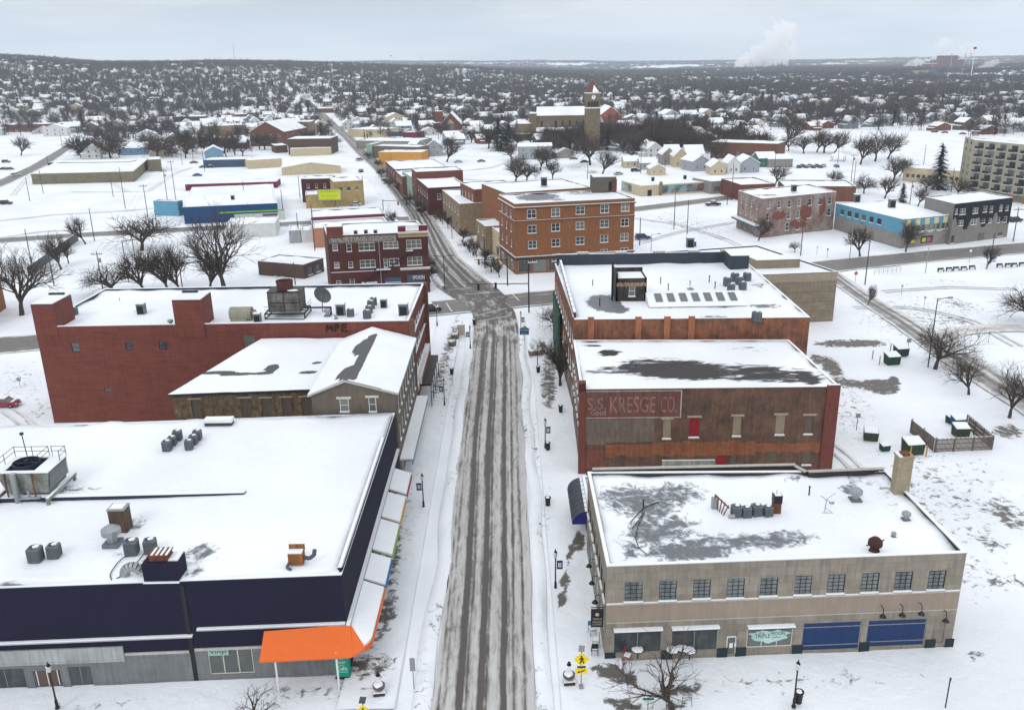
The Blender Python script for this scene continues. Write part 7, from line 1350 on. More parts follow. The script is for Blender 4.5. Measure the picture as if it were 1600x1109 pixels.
def woodpole(x, y, tx_, ty_, lab, arm=0, m=None, name='utility_pole', r_=.16, grp='wooden utility poles', lamp_=0, ay=0, arm2=0):
    b = G(x, y); h_ = hgt((tx_, ty_), (x, y)); h_ = max(3, min(16, h_)); t = thing(name, lab, name.replace('_', ' '), (b.x, b.y, 0), 0, grp)
    sub(t, 'shaft', [m or POLE], lambda mb: mb.tube((b.x, b.y, -.4), (b.x, b.y, h_), r_, r_*.7, 8))
    for k in range(arm): sub(t, 'crossarm', [POLE, BLACK], lambda mb: (mb.box(b.x-1.3, b.y-.22, h_-.7-k*1.2, b.x+1.3, b.y-.08, h_-.55-k*1.2, 0), [mb.tube((b.x+o, b.y-.15, h_-.55-k*1.2), (b.x+o, b.y-.15, h_-.3-k*1.2), .05, n=5, mi=1) for o in (-1.2, -.7, .7, 1.2)]))
    if arm2: sub(t, 'transformer', [STEEL], lambda mb: mb.tube((b.x+.45, b.y, h_-2.6), (b.x+.45, b.y, h_-1.6), .28, n=10))
    for s_ in ([lamp_] if lamp_ in (1, -1) else [1, -1] if lamp_ == 2 else []):
        sub(t, 'lamp_arm', [m or POLE, BLACK, WHITE], lambda mb: (mb.tube((b.x, b.y, h_-.15), (b.x+s_*1.9, b.y-ay, h_+.1), .06, n=5), mb.box(min(b.x+s_*1.7, b.x+s_*2.5), b.y-ay-.15, h_+.02, max(b.x+s_*1.7, b.x+s_*2.5), b.y-ay+.15, h_+.16, 1)))
    return t, b, h_
where = ['left snowy lot', 'left tree row', 'park edge', 'snowy side street']
UP = [(46.7, 314, 39, 278, 0), (67.7, 302, 63, 266, 0), (177, 307, 170, 272, 0), (196, 326, 186, 261, 0), (234, 358, 224, 288, 1), (264.6, 334, 251, 241, 1), (275, 314, 264, 224, 1), (285, 257, 278, 212, 0), (245, 354, 241, 328, 0), (161.6, 457, 151.5, 393, 1), (200.8, 440, 188, 376, 0), (214.6, 426, 202, 350, 0), (49, 411, 39, 358, 0), (84.6, 446, 79, 392, 0), (147.7, 376, 138, 325, 0), (492, 391, 476, 320, 0), (467, 373, 463, 333, 0), (462, 449, 457.6, 410, 0), (469, 310, 464, 275, 0), (569, 320, 561.6, 274.6, 0),
    (1001, 271, 1002, 232, 0), (1038.6, 272, 1040, 237, 0), (1053, 358, 1055.6, 301, 0), (1073.5, 365, 1076, 312.6, 0), (999.5, 383, 999.5, 340, 0), (1136, 320, 1137, 282, 0), (1143, 312.5, 1146, 254, 0), (1329.5, 286, 1332.6, 240.6, 1), (1334, 287, 1336, 252, 0), (1421, 322.6, 1424, 282, 1), (1308.6, 257, 1310, 217, 0), (1351.5, 444, 1359.6, 373, 0), (1251, 398, 1255, 338, 0), (1547, 411, 1552, 364, 0), (1583, 377, 1589, 324, 1), (286, 456, 281, 410, 0), (78, 273, 72, 243, 0), (98, 232, 92, 204, 0), (302, 250, 296, 212, 0), (442, 330, 438, 296, 0), (1443, 258, 1444, 226, 0), (1210, 270, 1211, 240, 0), (1486, 300, 1488, 262, 0), (320, 268, 314, 232, 0), (383, 320, 379, 283, 0), (918, 280, 918, 256, 0)]
poles = []
UW = ['beside the olive building', 'in the open left lot', 'at the lot edge behind the trees', 'close to the deep blue building', 'between bare park trees', 'by the side street', 'near the tree row', 'behind the red brick building']
VW = ['by the snowy corner lot', 'beside the mural walls', 'near the hotel lot', 'among the small houses', 'by the park shelter', 'beside the sky blue building', 'by the right hand road', 'near the spruces']
for i, (x, y, a, b, c) in enumerate(UP):
    wv = UW if x < 600 else VW; poles.append(woodpole(x, y, a, b, '%s utility pole %s, %s' % (['tall', 'slim', 'weathered', 'dark', 'leaning looking', 'plain'][i % 6], wv[i % 8], ['with a crossarm' if c else 'without crossarm', 'with wires' if c else 'bare topped'][i//8 % 2]), c, r_=.15, arm2=c and i % 2)[1:])
# a few sagging wires between poles
wm = MB()
for i, j in ((4, 5), (5, 6), (1, 2), (2, 3), (9, 4), (20, 21), (22, 23), (25, 26), (27, 29), (30, 27)):
    (p0, h0), (p1, h1) = poles[i], poles[j]
    for o in (-1.0, 1.0):
        pts = [(p0.x+o*(1-t)+o*t+(p1.x-p0.x)*t, p0.y+(p1.y-p0.y)*t, (h0-.4)*(1-t)+(h1-.4)*t-1.6*4*t*(1-t)) for t in np.linspace(0, 1, 9)]; wm.path(pts, .018, 3)
tag(wm.build('overhead_wire', BLACK), 'thin black overhead wires slung between the utility poles', 'wires', kind='stuff')
for (x, y, a, b, l_, lab, m_) in ((1450, 572, 1480, 466, 1, 'tall dark steel street light leaning over the alley', BLACK), (1327.5, 403.5, 1334, 350, 1, 'grey street light before the grey painted block', STEEL), (695, 453, 694.5, 400, 2, 'black double armed street light left of the crossing', BLACK), (706.5, 372, 705, 343, 0, 'black tall post on the far street pavement', BLACK), (758, 418, 757, 372, 0, 'black signal post outside the brick hotel row', BLACK), (1017, 397, 1018, 366, 1, 'grey street light in the lot behind the hotel', STEEL), (1446, 426, 1453, 386, 0, 'thin grey post beside the right hand road', STEEL), (650, 352, 648, 325, 1, 'grey street light near the far crossing', STEEL), (1541, 420, 1544, 394, 0, 'slim post beside the benches', STEEL), (612, 268, 611, 240, 0, 'dark post on the right pavement of the far street', BLACK), (691, 350, 690, 322, 0, 'dark post beside the corner red block', BLACK)):
    woodpole(x, y, a, b, lab, 0, m_, 'street_light', .11, 'tall street lights', l_)
def signal(px, py, top, arm_px, heads, lab, face=0):
    b = G(px, py); h_ = hgt(top, (px, py)); t = thing('traffic_signal', lab, 'traffic signal', (b.x, b.y, 0), 0, 'traffic signals on mast arms'); sub(t, 'pole', [BLACK], lambda mb: mb.tube((b.x, b.y, -.2), (b.x, b.y, h_), .16, .12, 8))
    d = ray(*arm_px); k = b.y/d[1]; e_ = Vector((d[0]*k, b.y, CAMH+d[2]*k)); sub(t, 'mast_arm', [BLACK], lambda mb: mb.tube((b.x, b.y, e_.z-.1), tuple(e_), .11, .07, 8))
    for hx, hy in heads:
        d = ray(hx, hy); k = b.y/d[1]; c = Vector((d[0]*k, b.y-.1, CAMH+d[2]*k))
        sub(t, 'signal_head', [BLACK if not face else mat('signal_yellow', (.30, .17, .02)), mat('lens_dark', (.03, .01, .01))], lambda mb: (mb.box(c.x-.24, c.y-.2, c.z-.85, c.x+.24, c.y+.12, c.z+.5, 0), [mb.tube((c.x, c.y-.2, c.z-.6+q*.43), (c.x, c.y-.26, c.z-.6+q*.43), .14, n=10, mi=1) for q in range(3)]))
signal(826.5, 487, (824, 413), (727, 444), [(747.6, 447), (774.5, 445)], 'black traffic signal mast reaching over the near side of the crossing')
signal(793, 445, (792, 398), (741, 406), [(748, 408), (778, 407)], 'traffic signal mast with mustard heads beside the brick hotel', 1)
signal(599, 331, (599, 312), (637, 313), [(622, 317), (635.6, 316)], 'traffic signal mast at the second crossing up the far street')
# ---- signs
YS = mat('sign_yellow', (.80, .62, .0), rough=.5, var=.02)
def pedsign(px, py, lab, full=True):
    b = G(px, py); t = thing('crossing_sign', lab, 'road sign', (b.x, b.y, 0), 0, 'yellow pedestrian crossing signs'); X, Y = b.x, b.y
    sub(t, 'post', [STEEL], lambda mb: (mb.box(X-.05, Y-.04, 0, X+.05, Y+.04, 4.0, 0), mb.box(X-.18, Y-.18, 0, X+.18, Y+.18, .4, 0)))
    zc = 3.05; r_ = .66
    def f(mb):
        mb.add([(X-r_, Y-.1, zc), (X, Y-.1, zc-r_), (X+r_, Y-.1, zc), (X, Y-.1, zc+r_), (X-r_, Y-.06, zc), (X, Y-.06, zc-r_), (X+r_, Y-.06, zc), (X, Y-.06, zc+r_)], [(0, 1, 2, 3), (7, 6, 5, 4), (0, 4, 5, 1), (1, 5, 6, 2), (2, 6, 7, 3), (3, 7, 4, 0)], 0)
        z = zc; y = Y-.125; T = lambda a, b, w_: mb.tube((X+a[0], y, z+a[1]), (X+b[0], y, z+b[1]), w_, w_*.8, 6, 1)
        mb.tube((X-.02, y, z+.34), (X-.02, y-.001, z+.345), .06, n=6, mi=1); mb.blob((X-.01, y, z+.33), .065, .03, .07, mi=1, amp=0); T((0, .22), (.02, -.05), .085); T((.02, -.05), (-.14, -.36), .055); T((.03, -.05), (.15, -.2), .055); T((.15, -.2), (.2, -.38), .045); T((-.01, .2), (-.17, .02), .04); T((.02, .2), (.15, .08), .04); T((.15, .08), (.2, .0), .035)
    sub(t, 'diamond_plate', [YS, BLACK], f)
    def f(mb):
        mb.box(X-.5, Y-.1, 1.65, X+.5, Y-.06, 2.15, 0); y = Y-.11; mb.tube((X+.28, y, 2.02), (X-.1, y, 1.83), .05, n=4, mi=1); mb.add([(X-.34, y, 1.74), (X-.1, y, 1.74), (X-.22, y, 1.98)], [(0, 1, 2)], 1)
    sub(t, 'arrow_plate', [YS, BLACK], f)
    sub(t, 'beacon_bar', [LATTICE], lambda mb: mb.box(X-.36, Y-.14, 2.24, X+.36, Y-.04, 2.38, 0)); sub(t, 'solar_panel', [GLASS, STEEL], lambda mb: (mb.add([(X-.28, Y-.2, 3.95), (X+.22, Y-.2, 3.9), (X+.3, Y+.2, 4.2), (X-.2, Y+.2, 4.25)], [(0, 1, 2, 3)], 0), mb.tube((X, Y, 3.9), (X, Y, 4.05), .04, n=5, mi=1)))
pedsign(908, 1076, 'yellow crossing sign with arrow plate outside the limestone building'); pedsign(572, 1160, 'yellow crossing sign at the bottom edge near the orange canopy')
def sign(px, py, top, w_, h_, m_, lab, name='road_sign', body=None, tm=None, pm=None, octo=False, txt=None):
    b = G(px, py); z = hgt(top, (px, py)); X, Y = b.x, b.y; t = thing(name, lab, 'road sign', (X, Y, 0)); sub(t, 'post', [pm or STEEL], lambda mb: mb.box(X-.04, Y-.03, 0, X+.04, Y+.03, z, 0))
    def f(mb):
        if octo: mb.tube((X, Y-.05, z-h_/2), (X, Y-.08, z-h_/2), h_/2, n=8)
        else: mb.box(X-w_/2, Y-.07, z-h_, X+w_/2, Y-.04, z, 0)
        if txt:
            for i, (s_, ww, hh, zz_) in enumerate(txt): mb.text(s_, (X-ww/2, Y-.085, z-h_+zz_), (1, 0, 0), (0, 0, 1), ww, hh, 1, d=0)
    sub(t, 'plate', [m_, WHITE], f); return t
sign(647, 1076, (646, 1027), .45, 1.3, STEEL, 'plain grey sign post near the kerb at the bottom', name='sign_post')
sg = sign(819.5, 546, (818, 513), 1.7, 1.2, mat('sign_blue', (.01, .07, .25)), 'blue parking sign with a green peaked top on the right pavement', txt=[('PUBLIC PARKING', 1.4, .26, .75), ('Downtown', 1.1, .2, .2)])
sub(sg, 'crest', [mat('sign_green', (.2, .4, .02))], lambda mb: (lambda b, z: mb.add([(b.x-.8, b.y-.07, z), (b.x+.8, b.y-.07, z), (b.x+.1, b.y-.07, z+.55), (b.x-.8, b.y-.04, z), (b.x+.8, b.y-.04, z), (b.x+.1, b.y-.04, z+.55)], [(0, 1, 2), (5, 4, 3)]))(G(819.5, 546), hgt((818, 513), (819.5, 546))))
sign(690+17, 603, (706, 577), .3, .9, BLACK, 'narrow dark sign post beside the bin on the left pavement', name='sign_post'); sign(1336, 441, (1336, 424), .9, .9, mat('stop_red', (.45, .01, .02)), 'red stop sign at the mouth of the alley', octo=True, txt=[('STOP', .6, .25, .32)])
sign(1338, 672, (1340, 646), .7, .6, STEEL, 'grey sign post in the lot behind the brick building', pm=POLE); sign(1418, 549, (1420, 529), .8, .7, STEEL, 'grey sign beside the green dumpsters', pm=POLE); sign(32, 605, (31, 590), .7, .6, STEEL, 'small grey sign left of the red brick building'); sign(1477, 1105, (1483, 1058), .12, .3, BLACK, 'thin black post at the bottom right', name='sign_post', pm=BLACK)
sign(1408, 461, (1408, 445), .4, .5, STEEL, 'small sign in the snow beside the alley'); sign(1443, 483, (1444, 463), .4, .5, STEEL, 'slim grey sign near the loop drive'); sign(1544, 536, (1546, 518), .5, .5, STEEL, 'grey sign beyond the loop drive'); sign(1514, 411, (1516, 390), .6, .6, WHITE, 'white sign beside the right hand road'); sign(1292, 403, (1292, 388), .5, .5, STEEL, 'small sign before the grey painted block'); sign(1012, 1112, (1012, 1089), .9, .2, mat('street_sign_green', (.01, .18, .1)), 'green street name sign behind the bottom tree')
sign(826, 425, (826, 405), .3, .3, STEEL, 'thin sign at the hotel corner'); sign(1276, 398, (1277, 385), .3, .3, STEEL, 'slim marker post in the snowy lot')
sign(690, 300+0, (689, 290), .5, .6, WHITE, 'white sign on the pavement by the second crossing')
# ---- planters and street furniture
def potman(t):
    mb = MB(); mb.box(-.55, -.5, 0, .55, .5, .42, 0); mb.box(-.6, -.55, .42, .6, .55, .5, 1); mb.build('base', [mat('brown_planter', (.06, .03, .03)), SNOW], t)
    mb = MB(); mb.lathe((0, 0, .5), [(.35, 0), (.6, .3), (.62, .55), (.5, .6)], 14, 0); mb.blob((0, 0, 1.1), .5, .5, .2, mi=1, amp=.2); mb.build('bowl', [mat('grey_brown_bowl', (.12, .10, .08)), SNOW], t)
    mb = MB(); [mb.tube((.4*math.cos(a), .4*math.sin(a), 1.1), (.1*math.cos(a), .1*math.sin(a), 1.9), .02, n=4) for a in np.arange(0, 6.2, .8)]; mb.blob((0, 0, 2.0), .16, .16, .16, amp=0); mb.build('wire_figure', [WHITE], t)
    mb = MB(); mb.lathe((0, 0, 2.13), [(.24, 0), (.24, .04), (.15, .05), (.15, .3)], 12); mb.build('top_hat', [BLACK], t)
for x, y, lab in ((889, 1068, 'planter with a wire snow figure in a black hat outside the limestone building'), (593, 1085, 'planter with a snow topped wire figure near the teal sign box')): p = G(x, y); spawn('snow_figure_planter', potman, (p.x, p.y, .15), .1, lab, 'planter', None, .85)
def tub(t):
    mb = MB(); mb.lathe((0, 0, 0), [(.45, 0), (.55, .6), (.45, .62)], 10, 0); mb.blob((0, 0, .62), .45, .45, .2, mi=1, amp=.3); mb.build('tub', [mat('stone_planter', (.17, .14, .13)), SNOW], t); mb = MB(); [mb.tube((0, 0, .6), (.4*math.cos(a), .4*math.sin(a), 1.5), .015, n=3) for a in np.arange(0, 6.2, .5)]; mb.build('twigs', [TWIG], t)
for x, y, lab in ((707, 541, 'round stone planter with dry twigs, nearer of the two on the left pavement'), (711.6, 530, 'round stone planter with dry twigs, farther of the two on the left pavement'), (832, 556, 'brown stone planter beside the lamp post on the right pavement'), (842, 555, 'maroon planter next to the brown stone one')): p = G(x, y); spawn('stone_planter', tub, (p.x, p.y, .15), 0, lab, 'planter', None, 1.5)
p = G(721, 525); t = thing('kiosk', 'tan upright information kiosk on the left pavement', 'kiosk', (p.x, p.y, .15)); sub(t, 'board', [mat('tan_kiosk', (.42, .37, .3)), SNOW], lambda mb: (mb.box(p.x-.7, p.y-.25, .15, p.x+.7, p.y+.25, 2.3, 0), mb.box(p.x-.7, p.y-.25, 2.3, p.x+.7, p.y+.25, 2.4, 1)))
def chair(t):
    c = t.name
    mb = MB(); mb.box(-.22, -.22, .42, .22, .22, .46, 0); mb.box(-.2, -.2, .46, .2, .2, .52, 1); mb.build('seat', [CHM[0], SNOW], t); mb = MB(); mb.box(-.22, .2, .6, .22, .24, .95, 0); mb.build('backrest', [CHM[0]], t)
    for x, y in ((-.2, -.2), (.2, -.2), (-.2, .22), (.2, .22)): MB().tube((x, y, 0), (x, y, .95 if y > 0 else .42), .02, n=5).build('leg', [CHM[0]], t)
def table(t):
    MB().lathe((0, 0, .68), [(.42, 0), (.42, .04)], 16).build('tabletop', [CHM[0]], t); mb = MB(); mb.blob((0, 0, .74), .4, .4, .09, amp=.1, n=14); mb.build('snow_cap', [SNOW], t); MB().tube((0, 0, 0), (0, 0, .7), .04).build('leg', [CHM[0]], t)
for x, y, k, c, lab in ((996, 1030, 't', BLACK, 'round snow topped cafe table next to the red chair'), (1064, 1028, 't', BLACK, 'middle round cafe table under the limestone shop window'), (1050, 1031, 't', BLACK, 'left round cafe table of the three before the second shop window'), (1077, 1032, 't', BLACK, 'right round cafe table of the three before the second shop window'), (980, 1034, 'c', mat('chair_red', (.35, .02, .04)), 'small red cafe chair before the limestone shop window'), (925, 992, 'c', mat('chair_blue', (.08, .2, .3)), 'pale blue chair beside the hanging sign'), (931, 1009, 'c', mat('chair_green', (.25, .42, .25)), 'pale green chair beside the limestone corner'), (929, 1023, 'c', BLACK, 'dark metal chair at the limestone corner'),
    (458, 1050, 'c', mat('chair_lime', (.28, .42, .02)), 'lime chair left of the lime table under the canopy'), (470, 1044, 't', MATS['chair_lime'], 'lime round table under the orange canopy'), (483, 1040, 'c', MATS['chair_lime'], 'lime chair right of the lime table under the canopy')):
    p = G(x, y); CHM = [c]; t = thing('cafe_table' if k == 't' else 'cafe_chair', lab, 'table' if k == 't' else 'chair', (0, 0, 0)); (table if k == 't' else chair)(t); t.location = (p.x, p.y, .12); t.rotation_euler = (0, 0, x*.7); t.scale = (1.35,)*3
p = G(1123, 1021); t = thing('bollard', 'short white bollard beside the limestone shop door', 'bollard', (p.x, p.y, 0)); sub(t, 'post', [WHITE, BLACK], lambda mb: (mb.tube((p.x, p.y, 0), (p.x, p.y, 1.3), .13), mb.tube((p.x, p.y, 1.3), (p.x, p.y, 1.5), .15, mi=1)))
p = G(1073, 1104); t = thing('wire_chair', 'dark wire chair standing in snow right of the bottom tree', 'chair', (p.x, p.y, 0)); sub(t, 'basket', [BLACK], lambda mb: ([mb.tube((p.x-.4+.1*k, p.y, .9), (p.x-.4+.1*k, p.y+.3, 1.6), .015, n=4) for k in range(9)], [mb.tube((p.x-.4, p.y+.1*k, .9+.23*k), (p.x+.4, p.y+.1*k, .9+.23*k), .018, n=4) for k in range(4)], [mb.tube((p.x+a, p.y+.1, .9), (p.x+a*1.2, p.y, 0), .025, n=4) for a in (-.35, .35)]))
# projecting marquee sign on the red brick building
t = thing('marquee_sign', 'black and white marquee with red letters on the red brick building', 'sign', (-14.2, 131, 0))
sub(t, 'frame', [BLACK, WHITE, mat('marquee_red', (.35, .01, .03))], lambda mb: (mb.box(-14.2, 124, 3.6, -12.4, 138, 3.9, 0), mb.box(-14.15, 124, 3.9, -13.9, 138, 5.0, 1), [mb.box(-13.88, 124.8+k*1.35, 4.0, -13.84, 125.3+k*1.35, 4.8, 2) for k in range(10)], [mb.tube((-12.5, 124.2+k*3.4, 0), (-12.5, 124.2+k*3.4, 3.6), .07, n=5) for k in range(5)]))
# ---- dumpsters, fence, bollards on the right-hand lot
def dump(m1):
    def mk(t):
        mb = MB(); mb.add([(-.95, -.7, 0), (.95, -.7, 0), (.95, .6, 0), (-.95, .6, 0), (-1.0, -.75, 1.15), (1.0, -.75, 1.15), (1.0, .75, 1.45), (-1.0, .75, 1.45)], [(0, 3, 2, 1), (0, 1, 5, 4), (1, 2, 6, 5), (2, 3, 7, 6), (3, 0, 4, 7)], 0)
        for k in range(5): x = -.8+k*.4; mb.box(x-.04, -.8, .05, x+.04, -.72, 1.1, 0)
        mb.build('body', [m1], t); mb = MB(); mb.add([(-1.02, -.8, 1.17), (1.02, -.8, 1.17), (1.02, .8, 1.5), (-1.02, .8, 1.5), (-1.02, -.8, 1.22), (1.02, -.8, 1.22), (1.02, .8, 1.55), (-1.02, .8, 1.55)], [(0, 3, 2, 1), (4, 5, 6, 7), (0, 1, 5, 4), (1, 2, 6, 5), (2, 3, 7, 6), (3, 0, 4, 7)], 0); mb.add([(-.98, -.75, 1.23), (.98, -.75, 1.23), (.98, .76, 1.56), (-.98, .76, 1.56), (-.95, -.7, 1.36), (.95, -.7, 1.36), (.95, .72, 1.7), (-.95, .72, 1.7)], [(4, 5, 6, 7), (0, 1, 5, 4), (1, 2, 6, 5), (2, 3, 7, 6), (3, 0, 4, 7)], 1); mb.build('lid', [BLACK, SNOW], t)
    return mk
DG = mat('dumpster_green', (.022, .06, .045), var=.2); DO = mat('dumpster_olive', (.04, .062, .035), var=.2); DB = mat('dumpster_blue', (.02, .08, .22), var=.2)
for x, y, k, m_, rz, sc, lab in ((1393, 567, 'g', DG, .15, 1.15, 'dark green dumpster in front of its twin beside two posts'), (1407, 554, 'g', DG, .15, 1.1, 'dark green dumpster just behind its twin'), (1360, 685, 'o', DO, -.3, .95, 'olive green dumpster alone beside the grey sign post'), (1425, 706, 'o', DO, .1, 1.2, 'ribbed olive dumpster against the picket fence'), (1081, 384, 'b', DB, 0, 1.1, 'blue dumpster in the lot behind the hotel'), (1497, 664, 'b', DB, .1, .9, 'dark blue bin inside the picket enclosure'), (1486, 659, 'g', DG, .4, .7, 'dark green bin inside the picket enclosure'), (1500, 679, 'o', DO, 0, 1.0, 'low dumpster buried in snow inside the picket enclosure'), (1382, 702, 'g', DG, .2, .6, 'small dark crate between two olive dumpsters')):
    p = G(x, y); spawn('dumpster_'+k, dump(m_), (p.x, p.y, -.05), rz, lab, 'dumpster', None, sc, name='dumpster')
fq = [G(*q) for q in ((1422, 674), (1460, 705), (1550, 701), (1510, 667))]; t = thing('picket_fence', 'weathered dark picket fence enclosing bins behind the brick building', 'fence', tuple(fq[0]))
for k in range(3):
    a, b = fq[k], fq[k+1]; L_ = (b-a).length; d = (b-a).normalized()
    def f(mb):
        n = int(L_/.17)
        for i in range(n): mb.obox(a[:2], d.to_2d(), .11, .03, -.1, 1.85+.06*math.sin(i*1.7), 0, u0=i*.17, d0=.04); mb.obox(a[:2], d.to_2d(), .11, .03, 1.87, 1.93, 1, u0=i*.17, d0=.04)
        for z in (.3, 1.0, 1.6): mb.obox(a[:2], d.to_2d(), L_, .06, z, z+.1, 0, d0=-.03)
        m = max(1, int(L_/2.4)); [mb.obox(a[:2], d.to_2d(), .14, .14, -.2, 2.0, 0, u0=i*(L_-.14)/m, d0=-.18) for i in range(m+1)]
    sub(t, 'fence_panel', [WOOD, SNOW], f)
for i, (x, y) in enumerate(((1422, 713), (1447, 712), (1363, 560), (1374, 569), (1391, 549))):
    p = G(x, y); t = thing('bollard', ['yellow bollard before the ribbed olive dumpster', 'yellow bollard at the fence corner', 'thin wooden stake left of the green dumpsters', 'thin wooden stake before the green dumpsters', 'thin wooden stake behind the green dumpsters'][i], 'bollard', (p.x, p.y, 0)); sub(t, 'post', [mat('faded_yellow', (.45, .26, .05), var=.3) if i < 2 else MATS['cream_chimney']], lambda mb: mb.tube((p.x, p.y, -.1), (p.x, p.y, 1.5), .1))
a, b = G(1366, 430), G(1407, 425); t = thing('bike_rack', 'low metal rail rack in the snow beside the right hand road', 'rack', tuple(a)); sub(t, 'rail', [STEEL], lambda mb: (mb.tube((*a[:2], 1.3), (*b[:2], 1.3), .05), mb.tube((*a[:2], .7), (*b[:2], .7), .04), [mb.tube((*(a.lerp(b, k/6))[:2], 0), (*(a.lerp(b, k/6))[:2], 1.3), .05) for k in range(7)]))
def bench(t):
    mb = MB(); mb.box(-.85, -.25, .4, .85, .25, .46, 0); mb.box(-.8, -.22, .46, .8, .22, .54, 1); mb.build('seat', [BLACK, SNOW], t); mb = MB(); mb.box(-.85, .24, .5, .85, .3, 1.0, 0); mb.box(-.83, .23, 1.0, .83, .31, 1.08, 1); mb.build('backrest', [BLACK, SNOW], t)
    for x in (-.8, .74): MB().box(x, -.25, 0, x+.06, .28, .62).build('leg', [BLACK], t)
for i, (x, y) in enumerate(((1470, 425), (1483, 424), (1494, 423), (1506, 422.5), (1519, 421), (1562, 418), (1575, 417.5), (1585, 417), (1597, 416), (711, 358), (727, 385), (733, 389), (741, 399))):
    p = G(x, y); spawn('park_bench', bench, (p.x, p.y, .05), .1 if i < 9 else 1.3, 'black bench, '+['first of the five beside the right hand road', 'second of the five beside the right hand road', 'third of the five beside the right hand road', 'fourth of the five beside the right hand road', 'fifth of the five beside the right hand road', 'first of the four near the right edge', 'second of the four near the right edge', 'third of the four near the right edge', 'last of the four near the right edge', 'farthest one on the far street pavement', 'third nearest on the far street pavement', 'second nearest on the far street pavement', 'nearest one on the far street pavement'][i], 'bench', 'black benches', .95)
# ---- vehicles
TYRE = mat('tyre_rubber', (.015, .015, .015)); CARG = mat('car_glass', (.02, .025, .03), rough=.08, var=.1, bump=0, spec=.6)
def car(kind):
    def mk(t):
        Lc_, Wc = (4.6, 1.8) if kind == 'sedan' else (4.7, 1.9) if kind == 'suv' else (5.6, 1.95)
        if kind == 'sedan': low = [(-2.3, .3), (-2.3, .75), (-1.6, .92), (1.3, .95), (2.15, .85), (2.3, .6), (2.3, .3)]; cab = [(-1.5, .9), (-.85, 1.42), (.7, 1.42), (1.35, .93)]
        elif kind == 'suv': low = [(-2.35, .35), (-2.35, .95), (1.2, 1.05), (2.1, .98), (2.35, .7), (2.35, .35)]; cab = [(-2.25, .95), (-2.0, 1.75), (.45, 1.75), (1.25, 1.02)]
        else: low = [(-2.8, .45), (-2.8, 1.05), (1.6, 1.1), (2.6, 1.02), (2.8, .75), (2.8, .45)]; cab = [(-.9, 1.05), (-.75, 1.8), (.75, 1.8), (1.5, 1.08)]
        def ext(mb, pr, hw, hw2, mi):
            n = len(pr); zmax = max(z for _, z in pr); zmin = min(z for _, z in pr); wv = lambda z: hw+(hw2-hw)*((z-zmin)/(zmax-zmin))
            mb.add([(x, -wv(z), z) for x, z in pr]+[(x, wv(z), z) for x, z in pr], [tuple(range(n)), tuple(range(2*n-1, n-1, -1))]+[(i, n+i, n+(i+1) % n, (i+1) % n) for i in range(n)], mi)
        mb = MB(); ext(mb, low, Wc/2, Wc/2-.08, 0); mb.build('body', [CARP[0]], t)
        mb = MB(); ext(mb, cab, Wc/2-.08, Wc/2-.25, 0); mb.build('windows', [CARG], t)
        zt = max(z for _, z in cab); x0, x1 = cab[1][0], cab[2][0]; mb = MB(); mb.box(x0-.05, -Wc/2+.2, zt-.02, x1+.05, Wc/2-.2, zt+.05, 0); mb.box(x0, -Wc/2+.24, zt+.05, x1, Wc/2-.24, zt+.17, 1); mb.build('roof', [CARP[0], SNOW], t)
        mb = MB(); hx = low[-3][0]; mb.box(cab[-1][0]+.1, -Wc/2+.25, low[-4][1]-.03, hx-.25, Wc/2-.25, low[-4][1]+.07, 0)
        if kind == 'pickup': mb.box(-2.7, -.8, 1.04, -1.0, .8, 1.18, 0)
        mb.build('snow_cover', [SNOW], t)
        for x in (-Lc_*.31, Lc_*.31):
            for s_ in (-1, 1):
                w_ = MB().tube((x, s_*(Wc/2-.22), .33), (x, s_*(Wc/2+.01), .33), .34, n=14).build('wheel', [TYRE], t); mb = MB().tube((x, s_*(Wc/2-.02), .33), (x, s_*(Wc/2+.03), .33), .19, n=10); mb.build('rim', [STEEL], w_)
        for s_ in (-.65, .65): MB().box(low[-2][0]-.05, s_-.18, .58, low[-2][0]+.02, s_+.18, .72).build('headlight', [WHITE], t)
    return mk
cols = {'red': (.25, .01, .03), 'dark': (.012, .013, .016), 'silver': (.35, .36, .37), 'white': (.6, .6, .6), 'blue': (.03, .06, .15), 'grey': (.1, .1, .11), 'maroon': (.12, .02, .03)}
